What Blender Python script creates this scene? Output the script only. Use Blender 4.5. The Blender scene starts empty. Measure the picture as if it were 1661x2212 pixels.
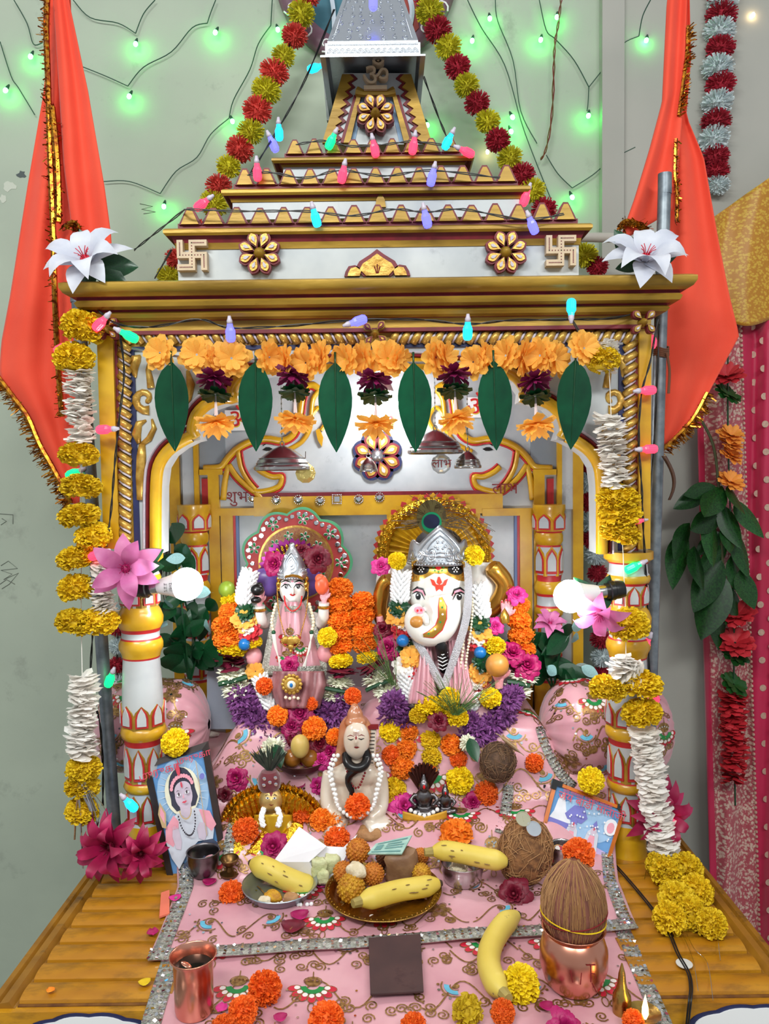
import bpy, bmesh, math, random
from mathutils import Vector, Matrix, Euler, Quaternion
from mathutils.bvhtree import BVHTree
from mathutils.geometry import tessellate_polygon
PI = math.pi
R_ = math.radians
sc = bpy.context.scene
COL = sc.collection
# ------------------------------------------------------------------ camera
ZC = 1.55                      # eye height of the photographer
FPX = 1662.0
cam_d = bpy.data.cameras.new('camera'); cam = bpy.data.objects.new('camera', cam_d); COL.objects.link(cam)
cam_d.sensor_fit = 'HORIZONTAL'; cam_d.sensor_width = 36.0; cam_d.lens = 36.0 * FPX / 1661.0
cam_d.clip_start = 0.02
CROT = Euler((R_(87.0), 0, 0)).to_matrix() @ Matrix.Rotation(R_(-0.75), 3, 'Z')
cam.matrix_world = Matrix.Translation((0, 0, ZC)) @ CROT.to_4x4()
sc.camera = cam
CPOS = Vector((0, 0, ZC))
def ray(px, py):
    return CROT @ Vector(((px - 830.5) / FPX, -(py - 1106.0) / FPX, -1.0))
def P(px, py, Y):
    """the point of the place that stands Y metres in front of the camera, seen at that spot"""
    d = ray(px, py)
    return CPOS + d * (Y / d.y)
def PZ(px, py, z):
    d = ray(px, py)
    return CPOS + d * ((z - ZC) / d.z)
# ------------------------------------------------------------------ world, light, exposure
w = bpy.data.worlds.new('world'); sc.world = w; w.use_nodes = True
w.node_tree.nodes['Background'].inputs[0].default_value = (0.93, 0.97, 1.0, 1)
w.node_tree.nodes['Background'].inputs[1].default_value = 0.46
def area(name, loc, target, size, size_y, power, col):
    l = bpy.data.lights.new(name, 'AREA'); l.shape = 'RECTANGLE'; l.size = size; l.size_y = size_y; l.energy = power; l.color = col
    o = bpy.data.objects.new(name, l); COL.objects.link(o); o.location = loc
    o.rotation_euler = (Vector(target) - Vector(loc)).to_track_quat('-Z', 'Y').to_euler()
    return o
area('ceiling_tube_light', (-0.7, -0.45, 2.95), (-0.1, 1.6, 1.2), 1.2, 0.25, 34, (0.96, 1.0, 0.97))
area('ceiling_tube_light', (0.9, -0.9, 2.95), (0.1, 1.6, 1.2), 1.2, 0.25, 26, (0.97, 1.0, 0.98))
sc.view_settings.view_transform = 'Standard'; sc.view_settings.look = 'None'
sc.view_settings.exposure = 0.13; sc.view_settings.gamma = 1.0; sc.view_settings.use_curve_mapping = False
# ------------------------------------------------------------------ materials
def lin(c):
    return tuple(((v / 255.0) / 12.92 if v <= 10 else (((v / 255.0) + 0.055) / 1.055) ** 2.4) for v in c)
MATS = {}
def mat(name, rgb, rough=0.6, metal=0.0, var=0.0, vscale=20.0, rgb2=None, bump=0.0, bscale=60.0, emit=0.0, trans=0.0, coat=0.0,
        sss=0.0, sheen=0.0, alpha=1.0, stain=None, stain_scale=6.0, stain_lo=0.55, stain_hi=0.7, stretch=None, ecol=None, detail=4.0, spec=None, objvar=0.0):
    """procedural principled material: base colour, noise towards a second colour, stains, bump"""
    if name in MATS: return MATS[name]
    m = bpy.data.materials.new(name); m.use_nodes = True; nt = m.node_tree; N = nt.nodes; L = nt.links
    b = N['Principled BSDF']
    c = lin(rgb) + (1,)
    b.inputs['Base Color'].default_value = c
    b.inputs['Roughness'].default_value = rough; b.inputs['Metallic'].default_value = metal
    if trans: b.inputs['Transmission Weight'].default_value = trans
    if coat: b.inputs['Coat Weight'].default_value = coat; b.inputs['Coat Roughness'].default_value = 0.12
    if sss:
        b.inputs['Subsurface Weight'].default_value = sss; b.inputs['Subsurface Radius'].default_value = (0.01, 0.006, 0.004)
    if sheen: b.inputs['Sheen Weight'].default_value = sheen
    if spec is not None: b.inputs['Specular IOR Level'].default_value = spec
    if alpha < 1: b.inputs['Alpha'].default_value = alpha
    if emit:
        b.inputs['Emission Color'].default_value = (lin(ecol) if ecol else lin(rgb)) + (1,); b.inputs['Emission Strength'].default_value = emit
    tc = N.new('ShaderNodeTexCoord'); src = tc.outputs['Object']
    if stretch:
        mp = N.new('ShaderNodeMapping'); mp.inputs['Scale'].default_value = stretch; L.new(src, mp.inputs[0]); src = mp.outputs[0]
    cur = None
    if rgb2 is not None or var:
        nz = N.new('ShaderNodeTexNoise'); nz.inputs['Scale'].default_value = vscale; nz.inputs['Detail'].default_value = detail
        L.new(src, nz.inputs['Vector'])
        rp = N.new('ShaderNodeValToRGB'); rp.color_ramp.elements[0].position = 0.36; rp.color_ramp.elements[1].position = 0.66
        a = c; d = (lin(rgb2) + (1,)) if rgb2 is not None else tuple(max(0, v * (1 - var)) for v in c[:3]) + (1,)
        rp.color_ramp.elements[0].color = d; rp.color_ramp.elements[1].color = a
        L.new(nz.outputs['Fac'], rp.inputs[0]); cur = rp.outputs[0]
    if stain is not None:
        nz = N.new('ShaderNodeTexNoise'); nz.inputs['Scale'].default_value = stain_scale; nz.inputs['Detail'].default_value = 8.0; nz.inputs['Roughness'].default_value = 0.7
        L.new(src, nz.inputs['Vector'])
        mr = N.new('ShaderNodeMapRange'); mr.inputs['From Min'].default_value = stain_lo; mr.inputs['From Max'].default_value = stain_hi
        L.new(nz.outputs['Fac'], mr.inputs['Value'])
        mx = N.new('ShaderNodeMix'); mx.data_type = 'RGBA'
        L.new(mr.outputs[0], mx.inputs['Factor'])
        if cur is not None: L.new(cur, mx.inputs['A'])
        else: mx.inputs['A'].default_value = c
        mx.inputs['B'].default_value = lin(stain) + (1,); cur = mx.outputs['Result']
    if objvar:
        oi = N.new('ShaderNodeObjectInfo'); hs = N.new('ShaderNodeHueSaturation')
        mr = N.new('ShaderNodeMapRange'); mr.inputs['To Min'].default_value = 1 - objvar; mr.inputs['To Max'].default_value = 1 + objvar * 0.5
        L.new(oi.outputs['Random'], mr.inputs['Value']); L.new(mr.outputs[0], hs.inputs['Value'])
        if cur is not None: L.new(cur, hs.inputs['Color'])
        else: hs.inputs['Color'].default_value = c
        cur = hs.outputs[0]
    if cur is not None: L.new(cur, b.inputs['Base Color'])
    if bump:
        nz = N.new('ShaderNodeTexNoise'); nz.inputs['Scale'].default_value = bscale; nz.inputs['Detail'].default_value = 5.0
        L.new(src, nz.inputs['Vector'])
        bp = N.new('ShaderNodeBump'); bp.inputs['Strength'].default_value = bump; bp.inputs['Distance'].default_value = 0.004
        L.new(nz.outputs['Fac'], bp.inputs['Height']); L.new(bp.outputs[0], b.inputs['Normal'])
    MATS[name] = m
    return m
def M(n): return MATS[n]
mat('wall', (176, 186, 168), 0.85, rgb2=(166, 176, 160), vscale=3.0, bump=0.15, bscale=40, stain=(138, 144, 132), stain_scale=7, stain_lo=0.60, stain_hi=0.78)
mat('wall_lit_grey', (170, 168, 160), 0.85, rgb2=(160, 160, 152), vscale=3.0, bump=0.12, bscale=40)  # same wall; the pinkish grey light of other lamps is put into its colour
mat('marble', (196, 200, 200), 0.35, rgb2=(168, 174, 178), vscale=9, stain=(120, 124, 128), stain_scale=16, stain_lo=0.60, stain_hi=0.85)
mat('gold', (182, 144, 52), 0.42, metal=0.3, rgb2=(136, 104, 30), vscale=22, stain=(84, 56, 14), stain_scale=30, stain_lo=0.62, stain_hi=0.8, bump=0.2, bscale=90, stretch=(0.25, 1, 1))
mat('gold_leaf', (212, 172, 84), 0.33, metal=0.45, rgb2=(166, 122, 42), vscale=60, bump=0.25, bscale=120)
mat('yellow_paint', (212, 166, 30), 0.32, rgb2=(190, 140, 20), vscale=18, stain=(110, 72, 12), stain_scale=26, stain_lo=0.64, stain_hi=0.85, coat=0.25)
mat('ledge_yellow', (200, 142, 20), 0.4, rgb2=(164, 106, 14), vscale=14, stain=(70, 44, 16), stain_scale=18, stain_lo=0.46, stain_hi=0.70, stretch=(0.35, 1, 1), coat=0.15, bump=0.12)
mat('maroon', (122, 18, 34), 0.5, var=0.35, vscale=40)
mat('red_paint', (196, 40, 44), 0.45, var=0.25, vscale=40)
mat('navy', (28, 36, 84), 0.5, var=0.3, vscale=40)
mat('lilac_white', (196, 188, 200), 0.5, var=0.1)
mat('silver', (200, 205, 212), 0.34, metal=0.95, bump=0.12, bscale=120)
mat('steel', (190, 190, 190), 0.22, metal=1.0, var=0.15)
mat('dark_steel', (120, 116, 118), 0.3, metal=1.0, var=0.3, vscale=60)
mat('galv', (140, 148, 154), 0.45, metal=0.6, rgb2=(104, 112, 120), vscale=40, stain=(120, 84, 40), stain_scale=14, stain_lo=0.66, stain_hi=0.75)
mat('copper', (224, 164, 142), 0.26, metal=1.0, rgb2=(206, 140, 116), vscale=12)
mat('brass', (196, 160, 84), 0.26, metal=1.0, var=0.3, vscale=60, bump=0.15, bscale=150)
mat('black_wire', (16, 16, 18), 0.45)
mat('green_wire', (22, 66, 48), 0.5)
mat('brown_wire', (92, 64, 24), 0.5)
mat('orange_cloth', (250, 94, 64), 0.75, rgb2=(244, 82, 54), vscale=8, sheen=0.2, bump=0.08, bscale=400)
mat('tinsel_gold', (198, 140, 40), 0.25, metal=0.9, rgb2=(120, 50, 20), vscale=120)
mat('leaf_dark', (20, 74, 38), 0.32, rgb2=(12, 54, 30), vscale=30)
mat('leaf_toran', (4, 84, 52), 0.26, rgb2=(2, 66, 42), vscale=20, coat=0.2)
mat('leaf_fresh', (40, 98, 38), 0.36, rgb2=(20, 62, 26), vscale=30, objvar=0.4)
mat('leaf_pale', (150, 196, 196), 0.5, var=0.2)
mat('mar_y', (238, 206, 18), 0.7, rgb2=(220, 180, 8), vscale=60, objvar=0.12)
mat('mar_y_bright', (252, 226, 10), 0.7, rgb2=(240, 206, 4), vscale=60, objvar=0.08)
mat('mar_y_dull', (206, 176, 8), 0.75, rgb2=(184, 148, 4), vscale=60, objvar=0.15)
mat('mar_o', (255, 152, 30), 0.7, rgb2=(248, 124, 14), vscale=60, objvar=0.12)
mat('mar_o_deep', (246, 118, 26), 0.7, rgb2=(232, 92, 12), vscale=60, objvar=0.12)
mat('fabric_orange', (255, 204, 100), 0.7, rgb2=(253, 184, 68), vscale=30)
mat('fabric_magenta', (150, 18, 92), 0.65, rgb2=(116, 10, 66), vscale=30)
mat('rose', (190, 20, 110), 0.55, rgb2=(150, 8, 72), vscale=40, objvar=0.25)
mat('rose_dark', (128, 10, 44), 0.55, rgb2=(92, 6, 30), vscale=40, objvar=0.2)
mat('rose_pink', (224, 60, 150), 0.55, rgb2=(190, 30, 120), vscale=40)
mat('lotus_magenta', (176, 22, 82), 0.5, rgb2=(142, 14, 60), vscale=2)
mat('lotus_pink', (222, 138, 186), 0.55, rgb2=(206, 108, 166), vscale=2)
mat('lotus_white', (226, 228, 236), 0.5, rgb2=(206, 210, 224), vscale=2)
mat('white_petal', (254, 252, 248), 0.7, rgb2=(244, 238, 230), vscale=40, objvar=0.06)
mat('white_bud', (240, 240, 240), 0.55, var=0.08)
mat('white_bead', (238, 236, 232), 0.3, var=0.05)
mat('purple', (146, 80, 148), 0.65, rgb2=(104, 50, 110), vscale=40, objvar=0.2)
mat('cream_mum', (240, 240, 222), 0.65, rgb2=(226, 226, 196), vscale=40)
mat('maroon_petal', (120, 14, 48), 0.6, rgb2=(88, 8, 34), vscale=30)
mat('pom_red', (224, 72, 62), 0.8, var=0.2, objvar=0.15)
mat('pom_crimson', (176, 24, 50), 0.8, var=0.2, objvar=0.15)
mat('pom_yellow', (206, 196, 28), 0.8, var=0.15, objvar=0.15)
mat('pom_white', (206, 218, 220), 0.8, var=0.08)
mat('pink_satin', (216, 162, 170), 0.3, rgb2=(198, 138, 150), vscale=10, sheen=0.3)
mat('silver_lace', (206, 206, 196), 0.35, metal=0.55, rgb2=(150, 150, 138), vscale=200, bump=1.0, bscale=350)
mat('gold_thread', (176, 138, 82), 0.4, metal=0.6, rgb2=(120, 88, 46), vscale=200)
mat('emb_red', (204, 28, 56), 0.55, var=0.2, vscale=90)
mat('emb_green', (8, 138, 62), 0.55, var=0.2, vscale=90)
mat('emb_blue', (96, 178, 206), 0.55, var=0.2, vscale=90)
mat('emb_white', (232, 222, 216), 0.5)
mat('sequin', (224, 226, 230), 0.12, metal=1.0)
mat('porcelain', (234, 232, 226), 0.18, rgb2=(222, 218, 210), vscale=12, coat=0.5)
mat('aged_porcelain', (222, 210, 194), 0.22, rgb2=(204, 186, 166), vscale=14, coat=0.4, stain=(150, 110, 84), stain_scale=20, stain_lo=0.66, stain_hi=0.8)
mat('skin_pink', (240, 176, 180), 0.3, rgb2=(232, 150, 158), vscale=20)
mat('black', (12, 10, 12), 0.3)
mat('soft_black', (20, 16, 18), 0.6)
mat('white', (236, 236, 236), 0.5)
mat('red', (214, 24, 30), 0.4)
mat('vermilion', (226, 62, 40), 0.45)
mat('dark_red', (120, 10, 20), 0.5)
mat('pink_line', (236, 150, 170), 0.5)
mat('blue_bead', (20, 110, 180), 0.3)
mat('pearl', (232, 220, 190), 0.25, coat=0.5)
mat('thread_white', (226, 222, 214), 0.7)
mat('gold_foil', (214, 168, 48), 0.22, metal=1.0, bump=0.8, bscale=160)
mat('gold_plain', (206, 156, 66), 0.25, metal=0.9)
mat('banana', (222, 198, 92), 0.5, rgb2=(206, 180, 70), vscale=10, stain=(92, 66, 34), stain_scale=22, stain_lo=0.64, stain_hi=0.72, stretch=(1, 1, 1))
mat('banana_tip', (60, 44, 26), 0.7)
mat('coir', (150, 104, 62), 0.85, rgb2=(96, 62, 36), vscale=90, bump=0.6, bscale=140)
mat('coir_red', (142, 88, 70), 0.85, rgb2=(100, 56, 44), vscale=120, bump=0.5, bscale=180, stretch=(1, 1, 0.12))
mat('coir_dark', (96, 70, 50), 0.85, rgb2=(66, 46, 32), vscale=120, bump=0.6, bscale=180)
mat('laddu', (206, 130, 34), 0.6, rgb2=(178, 96, 20), vscale=120, bump=0.8, bscale=240)
mat('laddu_yellow', (206, 156, 30), 0.6, rgb2=(178, 116, 20), vscale=120, bump=0.8, bscale=240)
mat('sweet_tan', (186, 140, 92), 0.7, rgb2=(156, 110, 68), vscale=40, bump=0.6, bscale=120)
mat('barfi', (206, 206, 164), 0.7, rgb2=(186, 190, 140), vscale=60, bump=0.6, bscale=150)
mat('crumb', (232, 220, 196), 0.7, rgb2=(206, 190, 156), vscale=60, bump=0.6, bscale=150)
mat('paper', (224, 222, 226), 0.6, var=0.06)
mat('slate', (74, 48, 46), 0.75, rgb2=(60, 38, 38), vscale=14, stain=(52, 26, 28), stain_scale=12, stain_lo=0.58, stain_hi=0.7)
mat('hair_brown', (160, 88, 50), 0.3, rgb2=(196, 140, 104), vscale=18, coat=0.4)
def translucent(name, fac):
    m = MATS[name]; nt = m.node_tree; N = nt.nodes; L = nt.links; b = N['Principled BSDF']; t = N.new('ShaderNodeBsdfTranslucent'); mx = N.new('ShaderNodeMixShader'); mx.inputs[0].default_value = fac
    if b.inputs['Base Color'].links: L.new(b.inputs['Base Color'].links[0].from_socket, t.inputs[0])
    else: t.inputs[0].default_value = b.inputs['Base Color'].default_value
    L.new(b.outputs[0], mx.inputs[1]); L.new(t.outputs[0], mx.inputs[2]); L.new(mx.outputs[0], N['Material Output'].inputs[0])
for n_, f_ in (('leaf_toran', .45), ('orange_cloth', .3), ('fabric_orange', .35), ('lotus_pink', .3), ('lotus_white', .25), ('leaf_fresh', .3), ('white_petal', .3)): translucent(n_, f_)
mat('brass_soft', (220, 186, 116), .42, metal=.7, var=.25, vscale=60)
# ------------------------------------------------------------------ mesh helpers
def frame_of(d, up=Vector((0, 0, 1))):
    d = Vector(d).normalized()
    if abs(d.dot(up)) > 0.98: up = Vector((1, 0, 0))
    x = up.cross(d).normalized(); y = d.cross(x)
    return Matrix((x, y, d)).transposed()          # local z -> d
class MB:
    def __init__(s): s.v = []; s.f = []; s.m = []
    def add(s, vs, fs, m=0):
        o = len(s.v); s.v += [Vector(p) for p in vs]
        for f in fs: s.f.append([i + o for i in f]); s.m.append(m)
        return s
    def box(s, a, b, m=0):
        x0, y0, z0 = a; x1, y1, z1 = b
        return s.add([(x0,y0,z0),(x1,y0,z0),(x1,y1,z0),(x0,y1,z0),(x0,y0,z1),(x1,y0,z1),(x1,y1,z1),(x0,y1,z1)],
              [(0,3,2,1),(4,5,6,7),(0,1,5,4),(1,2,6,5),(2,3,7,6),(3,0,4,7)], m)
    def bar(s, c, size, rot=None, m=0):
        hx, hy, hz = size[0]/2, size[1]/2, size[2]/2; c = Vector(c)
        pts = [Vector(p) for p in ((-hx,-hy,-hz),(hx,-hy,-hz),(hx,hy,-hz),(-hx,hy,-hz),(-hx,-hy,hz),(hx,-hy,hz),(hx,hy,hz),(-hx,hy,hz))]
        if rot is not None: pts = [rot @ p for p in pts]
        return s.add([c + p for p in pts], [(0,3,2,1),(4,5,6,7),(0,1,5,4),(1,2,6,5),(2,3,7,6),(3,0,4,7)], m)
    def lathe(s, prof, c=(0,0,0), n=24, rot=None, ms=None, cap=True):
        """prof: (r, z) or (r, z, m); m is the material of the band above that ring"""
        c = Vector(c); vs = []; k = len(prof)
        for p in prof:
            for i in range(n):
                a = 2*PI*i/n; q = Vector((p[0]*math.cos(a), p[0]*math.sin(a), p[1]))
                vs.append(c + (rot @ q if rot is not None else q))
        o = len(s.v); s.v += vs
        for j in range(k-1):
            mm = prof[j][2] if len(prof[j]) > 2 else 0
            for i in range(n):
                i2 = (i+1) % n
                s.f.append([o+j*n+i, o+j*n+i2, o+(j+1)*n+i2, o+(j+1)*n+i]); s.m.append(mm)
        if cap:
            if prof[0][0] > 1e-5: s.f.append([o+i for i in range(n)][::-1]); s.m.append(prof[0][2] if len(prof[0]) > 2 else 0)
            if prof[-1][0] > 1e-5: s.f.append([o+(k-1)*n+i for i in range(n)]); s.m.append(prof[-1][2] if len(prof[-1]) > 2 else 0)
        return s
    def tube(s, path, r, n=8, m=0, cap=True, flat=None):
        """flat = (w, h, up): ribbon-like cross-section"""
        path = [Vector(p) for p in path]; k = len(path); o = len(s.v); prev = None
        for j, p in enumerate(path):
            d = (path[min(j+1,k-1)] - path[max(j-1,0)])
            if d.length < 1e-9: d = Vector((0,0,1))
            d.normalize()
            if prev is None:
                up = Vector((0,0,1)) if abs(d.z) < 0.9 else Vector((1,0,0))
                if flat: up = Vector(flat[2])
                x = up.cross(d)
                x = x.normalized() if x.length > 1e-6 else Vector((1,0,0))
            else:
                x = prev - d*prev.dot(d)
                if flat:
                    x = Vector(flat[2]).cross(d)
                x = x.normalized() if x.length > 1e-6 else prev
            y = d.cross(x); prev = x
            rr = r[j] if isinstance(r, (list, tuple)) else r
            for i in range(n):
                a = 2*PI*i/n
                if flat: s.v.append(p + x*(math.cos(a)*flat[0]*rr) + y*(math.sin(a)*flat[1]*rr))
                else: s.v.append(p + x*(math.cos(a)*rr) + y*(math.sin(a)*rr))
        for j in range(k-1):
            for i in range(n):
                i2 = (i+1) % n
                s.f.append([o+j*n+i, o+j*n+i2, o+(j+1)*n+i2, o+(j+1)*n+i]); s.m.append(m)
        if cap:
            s.f.append([o+i for i in range(n)][::-1]); s.m.append(m); s.f.append([o+(k-1)*n+i for i in range(n)]); s.m.append(m)
        return s
    def ell(s, c, r, rot=None, n=16, k=10, m=0):
        c = Vector(c); r = (r, r, r) if isinstance(r, (int, float)) else r; o = len(s.v)
        def T(q): return c + (rot @ q if rot is not None else q)
        s.v.append(T(Vector((0,0,-r[2]))))
        for j in range(1, k):
            t = -PI/2 + PI*j/k
            for i in range(n):
                a = 2*PI*i/n; s.v.append(T(Vector((r[0]*math.cos(t)*math.cos(a), r[1]*math.cos(t)*math.sin(a), r[2]*math.sin(t)))))
        s.v.append(T(Vector((0,0,r[2])))); top = len(s.v)-1
        for i in range(n):
            i2 = (i+1) % n
            s.f.append([o, o+1+i2, o+1+i]); s.m.append(m)
            s.f.append([top, o+1+(k-2)*n+i, o+1+(k-2)*n+i2]); s.m.append(m)
            for j in range(k-2):
                s.f.append([o+1+j*n+i, o+1+j*n+i2, o+1+(j+1)*n+i2, o+1+(j+1)*n+i]); s.m.append(m)
        return s
    def prism(s, front, off, m=0, mside=None):
        """front: 3-D outline, off: vector to the back face"""
        front = [Vector(p) for p in front]; n = len(front); off = Vector(off); o = len(s.v)
        s.v += front + [p + off for p in front]
        tri = tessellate_polygon([front])
        for t in tri:
            s.f.append([o+t[0], o+t[1], o+t[2]]); s.m.append(m); s.f.append([o+n+t[2], o+n+t[1], o+n+t[0]]); s.m.append(m)
        for i in range(n):
            j = (i+1) % n; s.f.append([o+i, o+j, o+n+j, o+n+i]); s.m.append(m if mside is None else mside)
        return s
    def grid(s, fn, nu, nv, m=0, closeu=False):
        """fn(u, v) in 0..1"""
        o = len(s.v); cu = nu if closeu else nu+1
        for j in range(nv+1):
            for i in range(cu): s.v.append(Vector(fn(i/nu, j/nv)))
        for j in range(nv):
            for i in range(nu):
                i2 = (i+1) % cu
                s.f.append([o+j*cu+i, o+j*cu+i2, o+(j+1)*cu+i2, o+(j+1)*cu+i]); s.m.append(m if not callable(m) else m(i, j))
        return s
    def mesh(s, name, mats, smooth=True, fix=True):
        me = bpy.data.meshes.new(name); me.from_pydata([tuple(p) for p in s.v], [], s.f)
        for mm in (mats if isinstance(mats, (list, tuple)) else [mats]): me.materials.append(MATS[mm] if isinstance(mm, str) else mm)
        me.polygons.foreach_set('material_index', s.m)
        if fix:
            bm = bmesh.new(); bm.from_mesh(me); bmesh.ops.recalc_face_normals(bm, faces=bm.faces); bm.to_mesh(me); bm.free()
        if smooth is True: me.polygons.foreach_set('use_smooth', [True]*len(me.polygons))
        elif smooth:
            me.polygons.foreach_set('use_smooth', [True]*len(me.polygons)); me.set_sharp_from_angle(angle=R_(smooth))
        me.update(); return me
    def build(s, name, mats, parent=None, smooth=40, origin=None, thick=None, sub=0, fix=True):
        """links the collected shapes (world coordinates) as ONE mesh object"""
        wo = wloc(parent) if parent is not None else None
        if origin is None:
            if parent is None:
                lo = [min(p[i] for p in s.v) for i in range(3)]; hi = [max(p[i] for p in s.v) for i in range(3)]
                org = Vector(((lo[0]+hi[0])/2, (lo[1]+hi[1])/2, lo[2]))
            else: org = wo.copy()
        else: org = Vector(origin)
        s.v = [p - org for p in s.v]
        o = bpy.data.objects.new(name, s.mesh(name, mats, smooth, fix)); COL.objects.link(o)
        if parent is not None:
            o.parent = parent; o.location = org - wo
        else: o.location = org
        if thick:
            md = o.modifiers.new('thickness', 'SOLIDIFY'); md.thickness = thick; md.offset = 0
        if sub:
            md = o.modifiers.new('smooth', 'SUBSURF'); md.levels = sub; md.render_levels = sub
        return o
def wloc(o):
    p = Vector((0, 0, 0))
    while o is not None: p = p + o.location; o = o.parent
    return p
def tag(o, label=None, cat=None, group=None, kind=None):
    if label: o['label'] = label
    if cat: o['category'] = cat
    if group: o['group'] = group
    if kind: o['kind'] = kind
    return o
def thing(name, label, cat, loc, group=None):
    o = bpy.data.objects.new(name, None); COL.objects.link(o); o.location = loc; o.empty_display_size = 0.02
    return tag(o, label, cat, group)
def put(mesh, name, loc, rot=None, scale=1.0, parent=None, mats=None):
    """a copy that shares mesh data; mats replaces the slots on the object"""
    o = bpy.data.objects.new(name, mesh); COL.objects.link(o)
    loc = Vector(loc)
    if parent is not None: o.parent = parent; loc = loc - wloc(parent)
    o.location = loc
    if rot is not None:
        o.rotation_mode = 'QUATERNION'
        o.rotation_quaternion = rot.to_quaternion() if hasattr(rot, 'to_quaternion') else rot
    o.scale = (scale,)*3 if isinstance(scale, (int, float)) else scale
    if mats:
        for i, mm in enumerate(mats if isinstance(mats, (list, tuple)) else [mats]):
            o.material_slots[i].link = 'OBJECT'; o.material_slots[i].material = MATS[mm]
    return o
def smoothpath(pts, n=6):
    """Catmull-Rom through 3-D points"""
    pts = [Vector(p) for p in pts]
    if len(pts) < 3: return pts
    out = []
    for i in range(len(pts)-1):
        p0 = pts[max(i-1,0)]; p1 = pts[i]; p2 = pts[i+1]; p3 = pts[min(i+2,len(pts)-1)]
        for k in range(n):
            t = k/n
            out.append(0.5*((2*p1) + (p2-p0)*t + (2*p0-5*p1+4*p2-p3)*t*t + (3*p1-p0-3*p2+p3)*t*t*t))
    out.append(pts[-1]); return out
def pxpath(pts, Y, n=5):
    """pts: (px, py) or (px, py, Y)"""
    return smoothpath([P(p[0], p[1], p[2] if len(p) > 2 else Y) for p in pts], n)
FWD = Vector((0, -1, 0))                       # towards the viewer side of the room
def facing(dirv=FWD, spin=0.0):
    """rotation that turns local +z to dirv"""
    return frame_of(dirv) @ Matrix.Rotation(spin, 3, 'Z')
def rnd(a, b): return random.uniform(a, b)
# ------------------------------------------------------------------ flower meshes (unit radius, local +z is the face)
def marigold_mesh(name, seed, n=330, wid=0.135, low=-0.75, rough=0.09, depth=0.5):
    random.seed(seed); mb = MB(); mb.ell((0,0,0), 0.74, n=12, k=8)
    for i in range(n):
        z = 1 - (i+0.5)/n*(1-low); a = i*2.39996 + rnd(-.15,.15); rr = math.sqrt(max(0,1-z*z))
        d = Vector((rr*math.cos(a), rr*math.sin(a), z)); d = (d + Vector((rnd(-.12,.12), rnd(-.12,.12), rnd(-.12,.12)))).normalized()
        t = d.cross(Vector((rnd(-1,1), rnd(-1,1), rnd(-1,1)))).normalized(); b = d.cross(t)
        R = 1 + rnd(-rough, rough); w = wid*rnd(.8,1.25); c = rnd(-.10,.10)
        p = [d*depth - t*w*.4, d*depth + t*w*.4,
             d*(R*.86) - t*w + b*(c+rnd(-.03,.03)), d*(R*.84) + b*c, d*(R*.86) + t*w + b*(c+rnd(-.03,.03)),
             d*(R*.97) - t*w*.95 + b*(c*1.9+.05), d*R + b*(c*1.4-.04), d*(R*.97) + t*w*.95 + b*(c*1.9+.05)]
        mb.add(p, [(0,1,3,2),(1,4,3),(2,3,6,5),(3,4,7,6)])
    return mb.mesh(name, 'mar_o', smooth=False, fix=False)
def mum_mesh(name, seed, n=150, wid=0.13, low=-0.55, mname='purple', long=1.0):
    random.seed(seed); mb = MB(); mb.ell((0,0,-.05), 0.5, n=10, k=6)
    for i in range(n):
        z = 1 - (i+0.5)/n*(1-low); a = i*2.39996; rr = math.sqrt(max(0,1-z*z))
        d = Vector((rr*math.cos(a), rr*math.sin(a), z)); d = (d + Vector((rnd(-.2,.2), rnd(-.2,.2), rnd(-.2,.2)))).normalized()
        t = d.cross(Vector((rnd(-.4,.4), rnd(-.4,.4), 1))).normalized(); b = d.cross(t); R = long*rnd(.85,1.1); w = wid*rnd(.8,1.2)
        mb.add([d*.35, d*(R*.72) - t*w + b*.03, d*(R*.74) - b*.05, d*(R*.72) + t*w + b*.03, d*R + b*rnd(.0,.12)],
               [(0,2,1),(0,3,2),(1,2,4),(2,3,4)])
    return mb.mesh(name, mname, smooth=False, fix=False)
def rose_mesh(name, seed, mname='rose', layers=((3,.30,.62,.05),(5,.48,.58,.12),(6,.68,.50,.22),(7,.88,.36,.32),(7,1.02,.20,.40))):
    random.seed(seed); mb = MB()
    for li, (n, Rk, H, droop) in enumerate(layers):
        for i in range(n):
            a0 = 2*PI*(i + (li*.37) % 1)/n + rnd(-.12,.12); half = PI/n*1.25; ph = rnd(0,6); sc_ = rnd(.9,1.08)
            def fn(u, v, a0=a0, half=half, Rk=Rk*sc_, H=H, droop=droop, ph=ph):
                t = v; prof = math.sin(PI*min(1, .12+.72*t**.8))
                a = a0 + (u-.5)*2*half*(prof if t < .75 else prof)
                edge = 1 - .10*abs(2*u-1)**2
                r = Rk*(.12 + .88*t**.75)*edge + .02*math.sin(5*u*PI+ph)*t
                z = H*(t**.8)*edge - droop*t**3 + .035*math.sin(4*PI*u+ph)*t*t
                return (r*math.cos(a), r*math.sin(a), z-.15)
            mb.grid(fn, 5, 4)
    mb.ell((0,0,.22), (.10,.10,.10), n=8, k=5)
    return mb.mesh(name, mname, smooth=True, fix=False)
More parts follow.
